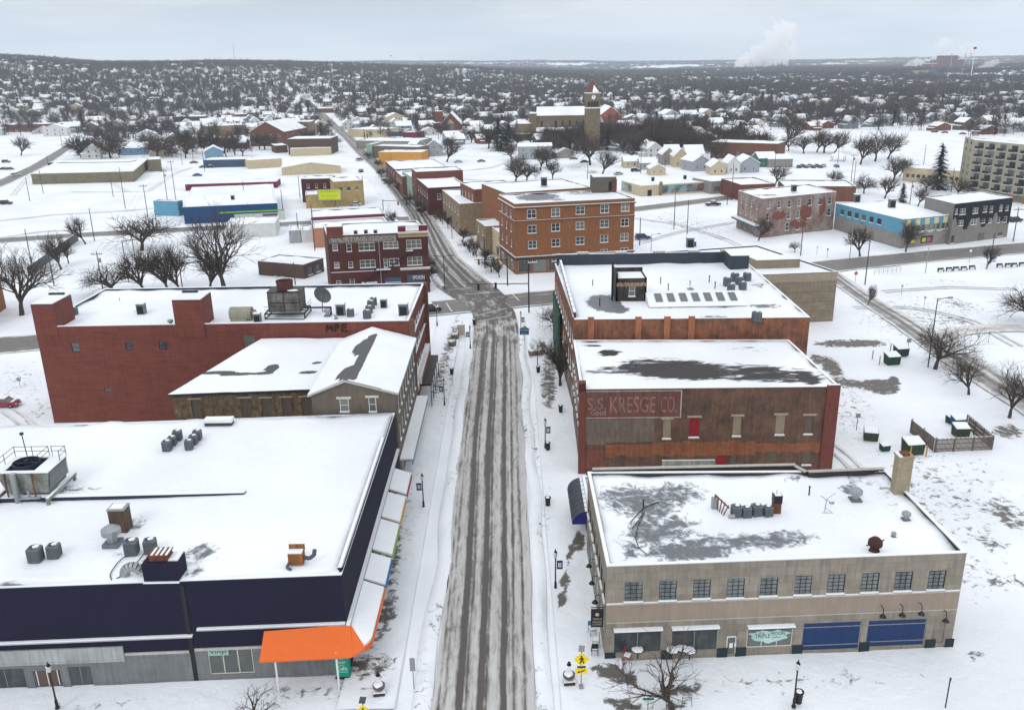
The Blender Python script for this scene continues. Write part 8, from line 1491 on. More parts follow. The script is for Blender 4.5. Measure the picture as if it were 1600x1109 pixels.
VE = [(7, 634, 'sedan', 'red', 0, 'beside the red brick building at the left edge'), (672, 486, 'suv', 'dark', .25, 'waiting behind the red brick building corner'), (562, 251, 'suv', 'silver', 1.0, 'parked high up the far street'), (564, 269, 'suv', 'dark', 1.95, 'driving down the far street'), (600, 283, 'sedan', 'dark', 1.95, 'parked on the right of the far street'), (556, 321, 'sedan', 'silver', .1, 'beside the mustard building'), (752, 253, 'sedan', 'grey', .05, 'alone in the snowy car park'), (716, 254, 'sedan', 'silver', .2, 'near the big bare tree'), (1114, 321, 'pickup', 'dark', .05, 'in the lot near the mural walls'), (1004, 373, 'suv', 'blue', 0, 'behind the brick hotel'),
    (10, 319, 'suv', 'dark', .1, 'alone in the left lot'), (25, 275, 'suv', 'white', .9, 'driving on the left road'), (6, 265, 'sedan', 'dark', .1, 'beyond the left road'), (15, 265, 'sedan', 'maroon', .1, 'beside the dark car beyond the left road'), (10, 254, 'suv', 'grey', .1, 'farthest beyond the left road'), (329, 262, 'sedan', 'dark', 0, 'right of a pair before the navy shop'), (318, 262, 'sedan', 'grey', 0, 'left of a pair before the navy shop'), (303, 255, 'sedan', 'maroon', .1, 'under poles left of the navy shop'), (308.6, 275, 'sedan', 'blue', .1, 'alone behind the maroon building'), (468, 422, 'suv', 'dark', .2, 'beside the dark shed'),
    (993, 268, 'suv', 'dark', 0, 'in front of a small house'), (896, 249, 'sedan', 'grey', 0, 'near the hut below the stone church'), (913, 254, 'sedan', 'dark', .2, 'right of the hut below the stone church'), (966, 273, 'sedan', 'silver', .4, 'under snow left of the small houses'), (1307, 261, 'sedan', 'blue', 1.5, 'by the park shelter'), (1504, 210, 'sedan', 'red', 0, 'beyond the snowy field'), (1586, 346, 'suv', 'dark', .3, 'beside the pole at the right edge')]
VE += [(x, y, 'sedan', ['dark', 'grey', 'silver', 'blue'][i % 4], 0, 'in the row beyond the field, '+w_) for i, (x, y, w_) in enumerate(((1273, 193.5, 'leftmost of the row'), (1308, 195, 'before a white porch'), (1336, 198.5, 'before a bare tree'), (1349, 198.5, 'between two trees'), (1460, 207, 'before grey houses'), (1476, 208, 'left of the red car'), (1524, 212, 'right of the red car')))]
VE += [(1248+i*5.6, 262-(i % 2)*1.5, 'sedan', ['dark', 'grey', 'blue', 'silver'][i % 4], 1.4, 'in the small lot row left of the shelter, '+w_) for i, w_ in enumerate(('first', 'second', 'third', 'fourth', 'fifth', 'sixth', 'seventh', 'eighth'))]
for x, y, k, c, rz, w_ in VE:
    p = G(x, y); CARP = [mat('car_'+c, cols[c], rough=.3, var=.05, coat=.5, bump=0)]
    spawn('car_%s_%s' % (k, c), car(k), (p.x, p.y, -.12 if y < 470 else -.05), rz, '%s snow topped %s %s' % (c, {'sedan': 'car', 'suv': 'sport utility car', 'pickup': 'pickup truck'}[k], w_), 'car' if k != 'pickup' else 'pickup truck', None, None, name={'sedan': 'parked_car', 'suv': 'parked_car', 'pickup': 'pickup_truck'}[k])
# ---------------------------------------------------------------- trees
def grow(rng, H, levels, nb, spread=.75, trunk=.28, up=.25, r0=None, minr=.010, segs=3, lean=0, droop=0):
    T, Cn = MB(), MB(); r0 = r0 or H*.026
    def seg(mb, p, d, L_, ra, rb, n):
        k = segs if n > 3 else 2; pts = [p]; dd = d.copy()
        for i in range(k):
            dd = (dd+Vector((rng.uniform(-1, 1), rng.uniform(-1, 1), rng.uniform(-.6, .7)))*.22+Vector((0, 0, up*.25-droop*(n == 3)))).normalized(); pts.append(pts[-1]+dd*(L_/k))
        for i in range(k): mb.tube(pts[i], pts[i+1], ra+(rb-ra)*i/k, ra+(rb-ra)*(i+1)/k, n, cap=False)
        return pts, dd
    def rec(p, d, L_, r_, lv):
        mb = T if lv <= 1 else Cn; n = 7 if lv == 0 else 5 if lv == 1 else 3
        pts, dd = seg(mb, p, d, L_, r_, max(minr, r_*.55), n)
        if lv >= levels: return
        k = nb[lv]; ph = rng.uniform(0, 6.3)
        for i in range(k):
            t = rng.uniform(.75, 1) if lv == 0 else rng.uniform(.25, 1.0); q = pts[-1] if t > .97 else pts[min(len(pts)-2, int(t*(len(pts)-1)))].lerp(pts[min(len(pts)-1, int(t*(len(pts)-1))+1)], (t*(len(pts)-1)) % 1)
            ph += 2.4; a = spread*rng.uniform(.6, 1.25); x = dd.orthogonal().normalized(); y = dd.cross(x); nd = (dd*math.cos(a)+(x*math.cos(ph)+y*math.sin(ph))*math.sin(a)+Vector((0, 0, up*.5))).normalized()
            rec(q, nd, L_*(rng.uniform(.62, .85) if lv else rng.uniform(1.1, 1.5)), max(minr, r_*(.62 if lv == 0 else .5)), lv+1)
    rec(Vector((0, 0, -.3)), Vector((lean, 0, 1)).normalized(), H*trunk, r0, 0)
    zt = max(v[2] for v in Cn.v); s_ = H/zt
    for mb in (T, Cn): mb.v = [(x*s_, y*s_, z*s_) for x, y, z in mb.v]
    return T.mesh('trunk', [BARK]), Cn.mesh('crown', [TWIG])
def conifer(rng, H, n=26, m=16, mat_=None):
    T, Cn = MB(), MB(); T.tube((0, 0, -.3), (0, 0, H*.98), H*.02, .03, 7, cap=False)
    for i in range(n):
        z = H*(.1+.88*i/n); r_ = H*.32*(1-(z/H))**.7*rng.uniform(.8, 1.15)+.15
        for k in range(m):
            a = rng.uniform(0, 6.28); rr = r_*rng.uniform(.7, 1.1); dz = -rr*rng.uniform(.15, .4); c, s_ = math.cos(a), math.sin(a); w_ = rr*rng.uniform(.12, .2); zz_ = z+rng.uniform(-.3, .3)
            for q in range(4):
                f0, f1 = q/4, (q+1)/4+.05; wq = w_*(1.2-q*.25)
                Cn.add([(c*rr*f0-s_*wq, s_*rr*f0+c*wq, zz_+dz*f0), (c*rr*f0+s_*wq, s_*rr*f0-c*wq, zz_+dz*f0-.05), (c*rr*f1, s_*rr*f1, zz_+dz*f1-.12)], [(0, 1, 2)], 0)
    return T.mesh('trunk', [BARK]), Cn.mesh('crown', [mat_ or NEED])
NEED = mat('spruce_needles', (.022, .034, .026), rough=.9, var=.4, bump=0, scale=1.5, zsnow=.93)
rng = random.Random(11)
NEAR = [grow(random.Random(i), 10, 5, [5, 4, 4, 4, 3], spread=s_, trunk=tr, up=u_) for i, (s_, tr, u_) in enumerate(((.62, .2, .14), (.78, .18, .04), (.55, .18, .2), (.68, .22, .1)))]
LOW = [grow(random.Random(20+i), 10, 4, [6, 5, 5, 4], spread=s_, trunk=tr, up=u_, minr=.012) for i, (s_, tr, u_) in enumerate(((.66, .2, .12), (.82, .2, .04), (.6, .2, .18)))]
MIDT = [grow(random.Random(40+i), 10, 3, [7, 7, 6], spread=s_, trunk=.2, up=u_, minr=.03, segs=2) for i, (s_, u_) in enumerate(((.7, .12), (.85, .05), (.6, .18)))]
NEAR.append(grow(random.Random(9), 10, 5, [5, 3, 3, 2, 2], spread=.72, trunk=.2, up=.08, minr=.012))
CON = [conifer(random.Random(60+i), 10) for i in range(2)]; CONM = [conifer(random.Random(70), 10, 12, 8)]
def tree(p, H, proto, label, cat='bare tree', group=None, wide=1.0, name='bare_tree', rz=None):
    t = thing(name, label, cat, tuple(p), 0, group); t.rotation_euler = (0, 0, rng.uniform(0, 6.28) if rz is None else rz); s_ = H/10; t.scale = (s_*wide, s_*wide, s_); inst('trunk', proto[0], t); inst('crown', proto[1], t); return t
NT = [(353, 455, 322, 1.0, 0, 'largest bare tree behind the red brick roof'), (221, 391, 334, 1.5, 1, 'wide spreading bare tree with snow on its limbs in the left park'), (177, 458, 412, 1.6, 1, 'low wide bare tree behind the red brick roof'), (227, 458, 388, 1.0, 0, 'bare tree left of centre in the row behind the red roof'), (265, 458, 385, .9, 2, 'slim bare tree in the row behind the red roof'), (283, 458, 382, .8, 3, 'upright bare tree in the row behind the red roof'), (328, 456, 388, 1.0, 3, 'bare tree beside the largest one'), (96, 421, 366, .8, 2, 'bare tree beside the fence of the left lot'), (134, 381, 338, .8, 2, 'small upright bare tree by the side street'), (107, 411, 372, .7, 0, 'thin bare tree just right of the fence tree'), (33, 492, 385, 1.2, 0, 'large bare tree at the left edge by the brick corner'),
    (1344, 401, 347, .95, 3, 'round crowned bare tree before the sky blue building'), (1415, 393, 338, .8, 0, 'tall bare tree at the corner of the sky blue building'), (1242, 393, 374, 1.0, 1, 'tiny bare shrub like tree in the snowy lot'), (1461, 575, 505, 1.15, 1, 'bare tree beside the tall dark street light'), (1514, 615, 540, 1.1, 3, 'bare tree between street light and right edge'), (1577, 651, 562, 1.05, 0, 'bare tree near the right edge beside the alley'), (1185, 375, 333, .8, 2, 'bare reddish tree before the grey painted block'), (1612, 508, 440, 1.4, 1, 'bare tree reaching in from the right edge'),
    (1050, 1108, 1020, 1.45, 9, 'bare tree on the bottom edge before the limestone building'), (392, 1128, 1066, 1.0, 9, 'bare twigs of a tree rising at the bottom left'), (874, 604, 522, 1.0, 2, 'thin bare street tree leaning by the brick building'), (868, 520, 470, 1.2, 1, 'bare street tree against the green shop front'), (1355, 477, 440, .5, 2, 'very thin sapling beside the right hand road'), (1541, 420, 380, .8, 2, 'thin bare sapling beside the benches')]
for i, (x, y, yt, wd, k, lab) in enumerate(NT):
    b = G(x, y); H = hgt((x, yt), (x, y))*(1.12 if i < 11 else 1); tree((b.x, b.y, -.1), H, NEAR[4] if k == 9 else NEAR[k % 4] if y > 560 or i in (0, 10) else LOW[k % 3], lab, wide=wd*1.0)
MT = [(33, 243, 208), (290, 247, 210), (245, 243, 222), (354, 245, 213), (379, 244, 216), (698, 253, 212), (805, 285, 243), (823, 284, 246), (844, 267, 223), (863, 281, 244), (922, 258, 198), (941, 272, 230), (977, 235, 198), (1063, 238, 193), (1080, 238, 200), (1098, 236, 196), (1120, 251, 210), (1224, 230, 176), (1276, 238, 198), (1288, 239, 197), (1303, 240, 200), (1344, 257, 203), (1367, 252, 198), (1387, 249, 203), (1396, 284, 238), (1350, 302, 268), (1382, 310, 272), (1434, 322, 288), (1372, 202, 176), (1248, 195, 163), (175, 212, 182), (196, 214, 184), (215, 210, 182), (240, 205, 178), (252, 204, 176), (268, 214, 186), (232, 214, 184), (1130, 232, 200), (1046, 230, 196), (990, 228, 196), (1160, 240, 206), (1190, 244, 212), (1256, 240, 206), (1232, 236, 205), (1210, 290, 255), (1300, 290, 262), (1446, 300, 268), (1405, 276, 244), (1560, 300, 262), (1496, 306, 272), (890, 236, 204), (872, 246, 212), (855, 260, 226), (735, 214, 190), (800, 250, 222), (812, 268, 236)]
rw = ['beside the church', 'by the park', 'near the olive building', 'at the edge of the lot', 'behind the mural walls', 'close to the spruces', 'by the small houses', 'beside the snowy field']
for i, (x, y, yt) in enumerate(MT):
    b = G(x, y); H = hgt((x, yt), (x, y)); tree((b.x, b.y, -.1), min(22, H), LOW[i % 3], 'bare grey brown winter tree in the middle distance', group='bare trees of the middle distance', wide=rng.uniform(.9, 1.25))
for i, (x, y, yt, lab) in enumerate(((1464, 296, 222, 'tall dark spruce left of the apartment block'), (1530, 305, 232, 'dark spruce right against the apartment block'), (1408, 323, 285, 'small airy pine behind the sky blue building'), (131, 206, 172, 'tall dark pine beside the long brick school'), (174, 240, 208, 'dark drooping spruce beside the light blue house'), (124, 243, 212, 'dark spruce beside the bungalow'), (779, 236, 182, 'left dark pine before the stone church'), (795, 236, 190, 'right dark pine before the stone church'), (950, 235, 200, 'narrow spruce right of the clock tower'), (1032, 224, 178, 'broad dark pine behind the small houses'), (1108, 172, 142, 'dark pine among far roofs right of the church'), (297, 232, 205, 'blue grey spruce left of the tan building'), (313, 231, 205, 'second blue grey spruce left of the tan building'), (1503, 200, 176, 'dark spruce beside the white house beyond the field'), (1190, 172, 140, 'dark evergreen right of the far houses'), (882, 178, 165, 'small spruce between far roofs'), (890, 178, 163, 'taller small spruce between far roofs'), (1486, 158, 140, 'broad evergreen far beyond the field'), (700, 172, 158, 'dark evergreen above the red church'), (668, 172, 159, 'dark evergreen left above the red church'))):
    b = GT(x, y); H = min(26, max(7, hgt((x, yt), (x, y)) if b.length < 1200 else 14)); tree(tuple(b), H, CON[i % 2], lab, 'evergreen tree', wide=1.15 if i not in (8,) else .8, name='spruce_tree')
for i, (x, y) in enumerate(((596, 277), (608, 292), (615, 352), (625, 300), (640, 318), (652, 330), (660, 338), (688, 345), (700, 356), (722, 378), (734, 392), (745, 400), (756, 412), (768, 424), (780, 432), (672, 440), (667, 425), (660, 408), (590, 262), (575, 248))):
    b = G(x, y); tree((b.x, b.y, 0), 4.6 if i not in (2, 15, 16, 17) else 5.5, MIDT[i % 3], 'small bare street tree on the far street pavement', group='small street trees along the far street', name='street_tree')
# fence of the left lot behind the trees
a, b = G(123, 375), G(45, 432); t = thing('lot_fence', 'grey panelled fence running diagonally beside the left lot', 'fence', (a.x, a.y, 0)); e_ = (b-a).normalized().to_2d()
sub(t, 'fence_panel', [mat('grey_fence', (.13, .15, .15), kind='siding'), SNOW], lambda mb: (mb.obox(a[:2], e_, (b-a).length, .12, -.3, 2.4, 0), mb.obox(a[:2], e_, (b-a).length, .14, 2.4, 2.48, 1)))
# ---------------------------------------------------------------- suburbs and woods
FAR = random.Random(5)
def blocked(px, py, r_, X_):
    if py > 248: return True
    for a, b, c, d in ((1205, 204, 1512, 262), (-50, 214, 120, 330), (0, 250, 330, 330), (640, 232, 835, 300), (860, 236, 965, 300), (1190, 214, 1700, 330), (1120, 240, 1250, 300)):
        if a < px < c and b < py < d and r_ < 1400: return True
    if r_ < 2200 and any(a < X_[0] < c and b < X_[1] < d for a, b, c, d in FOOT): return True
    # keep the far street open
    sx = np.interp(py, [148, 155, 179, 196, 215, 238, 262, 338], [462, 472, 503, 520, 543, 566, 594, 657]); return py > 152 and abs(px-sx) < 6+(py-150)*.16
WC = {'w': mat('far_white_wall', (.52, .53, .52), bump=0), 'g': mat('far_grey_wall', (.22, .24, .26), bump=0), 'c': mat('far_cream_wall', (.44, .38, .27), bump=0), 'b': mat('far_brick_wall', (.18, .07, .05), bump=0), 't': mat('far_brown_wall', (.13, .10, .08), bump=0)}
def housemesh(w_, d_, he, hr, ky):
    A = MB(); A.box(-w_/2, -d_/2, -1.5, w_/2, d_/2, he); A.add([(-w_/2, -d_/2, he), (w_/2, -d_/2, he), (0, -d_/2, hr), (-w_/2, d_/2, he), (w_/2, d_/2, he), (0, d_/2, hr)], [(0, 1, 2), (4, 3, 5)])
    A.box(-w_/2-3, -d_/2+2, -1.5, -w_/2, d_/2-2, he*.55)
    B = MB(); o = .5; zz_ = .3
    for s_ in (-1, 1): q = [(s_*(w_/2+o), -d_/2-o, he-.2), (0, -d_/2-o, hr), (0, d_/2+o, hr), (s_*(w_/2+o), d_/2+o, he-.2)]; B.add(q+[(x, y, z+zz_) for x, y, z in q], [(0, 1, 2, 3), (7, 6, 5, 4), (0, 4, 5, 1), (1, 5, 6, 2), (2, 6, 7, 3), (3, 7, 4, 0)])
    B.box(-w_/2-3.4, -d_/2+1.6, he*.55, -w_/2, d_/2-1.6, he*.55+.4)
    Cc = MB()
    for z in ((1.1, 3.9) if he > 5 else (1.1,)):
        for x in (-w_*.28, w_*.22): Cc.box(x-.5, -d_/2-.04, z, x+.5, -d_/2, z+1.3); 
        for y in (-d_*.28, d_*.1, d_*.34): Cc.box(w_/2, y-.5, z, w_/2+.04, y+.5, z+1.3); Cc.box(-w_/2-.04, y-.5, z, -w_/2, y+.5, z+1.3)
    ch = MB(); ch.box(w_*.12, -.4, he, w_*.12+.8, .4, hr+.9)
    return A.mesh('wall', [WC[ky]]), B.mesh('roof', [SNOW]), Cc.mesh('window', [GLASS]), ch.mesh('chimney', [WC['b']])
HP = [housemesh(w_, d_, he, hr, ky) for (w_, d_, he, hr, ky) in ((8, 11, 5.6, 8.6, 'w'), (8, 12, 5.6, 9, 'g'), (11, 9, 3.4, 5.8, 'w'), (9, 11, 5.8, 8.8, 'c'), (12, 9, 3.4, 5.6, 'b'), (8, 12, 3.6, 6.4, 'g'), (9, 10, 5.5, 8.4, 't'), (8, 11, 5.6, 8.8, 'w'))]
spots = []
ax_, ay_ = Vector((math.cos(R(16)), math.sin(R(16)))), Vector((-math.sin(R(16)), math.cos(R(16))))
for i in range(-170, 170):
    for j in range(-20, 190):
        u, v = i*19+FAR.uniform(-4, 4), j*44+(j % 2)*10+FAR.uniform(-6, 6); x, y = (ax_*u+ay_*v); r_ = math.hypot(x, y)
        if not (420 < r_ < 4300) or y < 150 or abs(math.degrees(math.atan2(x, y))) > 37: continue
        keep = .85 if r_ < 1300 else .24 if r_ < 2400 else .08
        dn = noise.noise(Vector((x/260, y/260, 2)))
        if dn < -.22 or FAR.random() > keep+dn*.4: continue
        z = terr(x, y); px, py = J((x, y, z))
        if blocked(px, py, r_, (x, y)): continue
        spots.append((r_, x, y, z, FAR.random()))
spots.sort(); NI = 245
for k, (r_, x, y, z, q) in enumerate(spots[:NI]):
    H_ = HP[k*5 % 8]; t = thing('suburban_house', 'small snowy roofed house among the bare trees of the suburb', 'house', (x, y, z), R(16)+(math.pi/2 if q > .5 else 0)+FAR.uniform(-.08, .08), 'snowy roofed houses of the suburb')
    w_ = inst('wall', H_[0], t); inst('roof', H_[1], t); inst('window', H_[2], t); inst('chimney', H_[3], t)
def batch(name, parts, mats, label, cat):
    """parts: list of (template verts Nx3, tris Mx3, matidx, transforms [x,y,z,rot,scale xy,scale z])"""
    VV, FF, MM, o = [], [], [], 0
    for tv, tf, mi, tr in parts:
        if not len(tr): continue
        tr = np.array(tr); c, s_ = np.cos(tr[:, 3])[:, None], np.sin(tr[:, 3])[:, None]; X, Y, Z = tv[:, 0][None]*tr[:, 4:5], tv[:, 1][None]*tr[:, 4:5], tv[:, 2][None]*tr[:, 5:6]
        V = np.stack([X*c-Y*s_+tr[:, 0:1], X*s_+Y*c+tr[:, 1:2], Z+tr[:, 2:3]], -1).reshape(-1, 3); F = (tf[None]+(np.arange(len(tr))*len(tv))[:, None, None]).reshape(-1, 3)+o
        VV.append(V); FF.append(F); MM.append(np.full(len(F), mi)); o += len(V)
    V, F, M_ = np.concatenate(VV), np.concatenate(FF), np.concatenate(MM); me = bpy.data.meshes.new(name); me.vertices.add(len(V)); me.vertices.foreach_set('co', V.astype(np.float32).ravel())
    me.loops.add(len(F)*3); me.loops.foreach_set('vertex_index', F.astype(np.int32).ravel()); me.polygons.add(len(F)); me.polygons.foreach_set('loop_start', np.arange(0, len(F)*3, 3, dtype=np.int32)); me.polygons.foreach_set('loop_total', np.full(len(F), 3, dtype=np.int32)) if 0 else None
    for m_ in mats: me.materials.append(m_)
    me.polygons.foreach_set('material_index', M_.astype(np.int32)); me.update(calc_edges=True); ob = bpy.data.objects.new(name, me); COL.objects.link(ob); tag(ob, label, cat, kind='stuff'); return ob
def tri(mesh):
    v = np.array([tuple(a.co) for a in mesh.vertices]); f_ = []
    for p in mesh.polygons:
        q = list(p.vertices); f_ += [(q[0], q[i], q[i+1]) for i in range(1, len(q)-1)]
    return v, np.array(f_)
mi_ = {'w': 1, 'g': 2, 'c': 3, 'b': 4, 't': 5}; kys = 'wgwcbgtw'; parts = []
for k in range(8):
    tr = [(x, y, z, R(16)+(math.pi/2 if q > .5 else 0), 1, 1) for i, (r_, x, y, z, q) in enumerate(spots[NI:]) if (i*5) % 8 == k]
    v, f_ = tri(HP[k][0]); parts.append((v, f_, mi_[kys[k]], tr)); v, f_ = tri(HP[k][1]); parts.append((v, f_, 0, tr))
    tr2 = [t for t, s_ in zip(tr, range(len(tr))) if t[1] < 1500]; v, f_ = tri(HP[k][2]); parts.append((v, f_, 6, tr2))
batch('far_houses', parts, [SNOW, WC['w'], WC['g'], WC['c'], WC['b'], WC['t'], GLASS], 'hundreds of tiny snowy roofed houses spreading to the hills', 'houses')
# woods: every far tree is a spray of twig slivers round a stem; near ones are things of their own
FT = mat('far_tree_twigs', (.078, .069, .068), rough=1, var=.35, bump=0, scale=.02, zsnow=0)
FE = mat('far_evergreen', (.018, .026, .022), rough=1, var=.3, bump=0, scale=.02)
def spray(seed, n, w_, H=1.0):
    g_ = np.random.RandomState(seed); V, F = [], []
    for i in range(n):
        a, el = g_.uniform(0, 6.28), g_.uniform(.15, 1.45); L_ = g_.uniform(.28, .5); z0_ = g_.uniform(.25, .6); d = np.array([math.cos(a)*math.cos(el), math.sin(a)*math.cos(el), math.sin(el)*.95]); o = np.array([d[0]*.08, d[1]*.08, z0_]); e = o+d*L_; e[2] = min(e[2], 1.0)
        t = g_.normal(size=3); sd = np.cross(d, t); sd /= np.linalg.norm(sd); k = len(V); V += [o-sd*w_*.5, o+sd*w_*.5, e]; F.append((k, k+1, k+2)); F.append((k, k+2, k+1)) if 0 else None
    k = len(V); V += [np.array([-.02, 0, -.1]), np.array([.02, 0, -.1]), np.array([0, 0, .6]), np.array([0, -.02, -.1]), np.array([0, .02, -.1])]; F += [(k, k+1, k+2), (k+3, k+4, k+2)]
    return np.array(V), np.array(F)
def cone(seed):
    g_ = np.random.RandomState(seed); V, F = [], []
    for i in range(46):
        z = g_.uniform(.1, .95); a = g_.uniform(0, 6.28); r_ = .26*(1-z)+.03; k = len(V); c, s_ = math.cos(a), math.sin(a); w_ = .07; V += [np.array([-s_*w_, c*w_, z]), np.array([s_*w_, -c*w_, z]), np.array([c*r_, s_*r_, z-.08])]; F.append((k, k+1, k+2))
    return np.array(V), np.array(F)
T1 = [spray(i, 80, .020) for i in range(3)]; T2 = [spray(10+i, 30, .045) for i in range(3)]; T3 = [spray(20+i, 18, .10) for i in range(2)]; TC = cone(3)
tr1, tr2, tr3, trc, ind = [[], [], []], [[], [], []], [[], []], [], []
def sector(r0, r1, n):
    for _ in range(n): r_ = math.sqrt(FAR.uniform(r0*r0, r1*r1)); a = R(FAR.uniform(-36, 36)); yield r_, r_*math.sin(a), r_*math.cos(a)
for r_, x, y in sector(430, 1700, 19000):
    z = terr(x, y); px, py = J((x, y, z))
    if blocked(px, py, r_, (x, y)): continue
    dn = noise.noise(Vector((x/170, y/170, 9)))
    if FAR.random() > .42+r_/3200+dn*1.0: continue
    ind.append((r_, x, y, z, FAR.uniform(6, 17)))
ind.sort(); NTREE = 170
for k, (r_, x, y, z, H) in enumerate(ind[:NTREE]): tree((x, y, z), H, MIDT[k % 3], 'bare winter tree standing between suburban houses', group='bare trees between the suburban houses', wide=1.15)
for k, (r_, x, y, z, H) in enumerate(ind[NTREE:]):
    if FAR.random() < .05: trc.append((x, y, z, 0, H*1.0, H*1.1)); continue
    (tr1 if r_ < 1100 else tr2)[k % 3].append((x, y, z, FAR.uniform(0, 6.28), H*FAR.uniform(.9, 1.2), H))
for r_, x, y in sector(1700, 4600, 70000):
    dn = noise.noise(Vector((x/330, y/330, 9)))+(.25 if x < -300 and r_ > 1500 else 0)+(.12 if r_ > 2600 else 0)
    if FAR.random() > .78+dn*.8: continue
    H = FAR.uniform(8, 18); z = terr(x, y)
    if FAR.random() < .03: trc.append((x, y, z, 0, H, H)); continue
    (tr2[0 if r_ < 2600 else 1] if r_ < 2600 else tr3[int(FAR.random()*2)]).append((x, y, z, FAR.uniform(0, 6.28), H*FAR.uniform(1.0, 1.5), H))
for r_, x, y in sector(4600, 9500, 20000):
    if noise.noise(Vector((x/700, y/500, 3))) < -.3: continue
    tr3[int(FAR.random()*2)].append((x, y, terr(x, y)-1, FAR.uniform(0, 6.28), FAR.uniform(45, 90), FAR.uniform(13, 19)))
batch('distant_woods', [(*T1[i], 0, tr1[i]) for i in range(3)]+[(*T2[i], 0, tr2[i]) for i in range(3)]+[(*T3[i], 0, tr3[i]) for i in range(2)]+[(*TC, 1, trc)], [FT, FE], 'grey brown bare woods covering the suburb and the hills', 'woods')
# ---------------------------------------------------------------- steel works, water tower, masts, steam
MILL = mat('mill_maroon', (.14, .045, .06), bump=0); MILLB = mat('mill_blue_grey', (.10, .13, .17), bump=0); BUFF = mat('buff_shed_wall', (.38, .31, .20), bump=0)
def at(px, py): return GT(px, py)
def far(name, label, cat, px, py): p = at(px, py); return thing(name, label, cat, tuple(p)), p, p.length/FPX*1.02
t, p, k = far('steel_works', 'maroon steel works with stacks on the right horizon', 'factory', 1480, 110)
bx = lambda mb, x0, x1, z0, z1, d0=0, d1=60, mi=0: mb.box(p.x+x0*k, p.y+d0, p.z+z0*k, p.x+x1*k, p.y+d1, p.z+z1*k, mi)
sub(t, 'mill_hall', [MILL, MILLB, SNOW], lambda mb: (bx(mb, -24, 24, -1, 8), bx(mb, -14, 22, 8, 13), bx(mb, -6, 12, 13, 18), bx(mb, -6, 12, 18, 18.6, mi=2), bx(mb, 12.1, 22, 13, 13.6, mi=2), bx(mb, -24, -14.1, 8, 8.6, mi=2), bx(mb, -44, -24.1, -1, 3, mi=1)))
for x, h_ in ((-22, 14), (2, 21), (20, 21), (27, 21), (25, 15)): sub(t, 'stack', [STEEL], lambda mb: mb.tube((p.x+x*k, p.y-8, p.z), (p.x+x*k, p.y-8, p.z+h_*k), .7*k, .5*k, 8))
for (x0, x1, y, h_, m_, lab) in ((1300, 1445, 113, 1.6, BUFF, 'very long low shed under snow left of the steel works'), (1375, 1440, 117, 2.4, WHT, 'long white shed in front of the longest one'), (1232, 1300, 120, 3.0, BUFF, 'buff walled long shed left of the white sheds'), (1452, 1530, 120, 2.6, LGREY, 'grey low shed below the steel works'), (1540, 1600, 110, 3.0, LGREY, 'grey hall on the right horizon edge'), (1130, 1225, 116, 1.0, WHT, 'flat white roofed depot beyond the woods'), (1080, 1220, 113, .8, GWALL, 'long flat grey depot on the horizon')):
    a, b = at(x0, y), at(x1, y); b = Vector((b.x, a.y+30, a.z)); kk = a.length/FPX; t = thing('long_shed', lab, 'industrial shed', tuple(a)); sub(t, 'wall', [m_], lambda mb: mb.box(a.x, a.y, a.z-3, b.x, a.y+110, a.z+h_*kk, 0)); sub(t, 'roof', [SNOW], lambda mb: mb.box(a.x-2, a.y-2, a.z+h_*kk, b.x+2, a.y+112, a.z+h_*kk+.7*kk, 0))
t, p, k = far('dark_plant', 'dark low plant beneath the big steam plume', 'factory', 1180, 107)
sub(t, 'hall', [MILLB], lambda mb: (bx(mb, -16, 16, -1, 4), bx(mb, -4, 16, 4, 6.5), bx(mb, 6, 14, 6.5, 8))); sub(t, 'stack', [STEEL], lambda mb: mb.tube((p.x-12*k, p.y, p.z), (p.x-12*k, p.y, p.z+9*k), 1.2*k, 1.0*k, 8))
t, p, k = far('blue_shed', 'blue gabled shed in front of the steel works', 'industrial shed', 1456, 120); sub(t, 'wall', [mat('mid_blue_shed', (.06, .16, .26)), BUFF], lambda mb: (mb.prism([(p.x-4*k, p.y), (p.x+6*k, p.y), (p.x+6*k, p.y+60), (p.x-4*k, p.y+60)], p.z-2, p.z+8*k, 0), mb.box(p.x-14*k, p.y+2, p.z-2, p.x-4.1*k, p.y+60, p.z+7*k, 1)))
def tower(px, py, ty_, lab, bulb=True, w_=1.0):
    p = at(px, py); k = p.length/FPX; H = (py-ty_)*k; t = thing('water_tower' if bulb else 'radio_mast', lab, 'water tower' if bulb else 'mast', tuple(p))
    sub(t, 'shaft', [WHITE if bulb else BLACK], lambda mb: mb.tube((p.x, p.y, p.z-3), (p.x, p.y, p.z+H*.9), .55*k*w_, .4*k*w_, 10))
    if bulb: sub(t, 'tank', [MILL if ty_ < 90 else WHITE], lambda mb: mb.blob((p.x, p.y, p.z+H*.95), 2.2*k*w_, 2.2*k*w_, 1.6*k*w_, n=14, m=8, amp=0))
    else: sub(t, 'antenna', [STEEL], lambda mb: mb.tube((p.x, p.y, p.z+H*.9), (p.x, p.y, p.z+H), .25*k*w_, n=6))
tower(1516, 128, 84, 'tall white water tower with a dark bulb right of the steel works'); tower(612, 100.5, 88.5, 'tiny white water tower on the centre horizon', True, .6); tower(367, 97, 71, 'tall thin radio mast on the left hill', False, .55); tower(658, 99, 88, 'thin radio mast right of the far water tower', False, .5); tower(1305, 106, 97, 'small mast on the right horizon', False, .4)
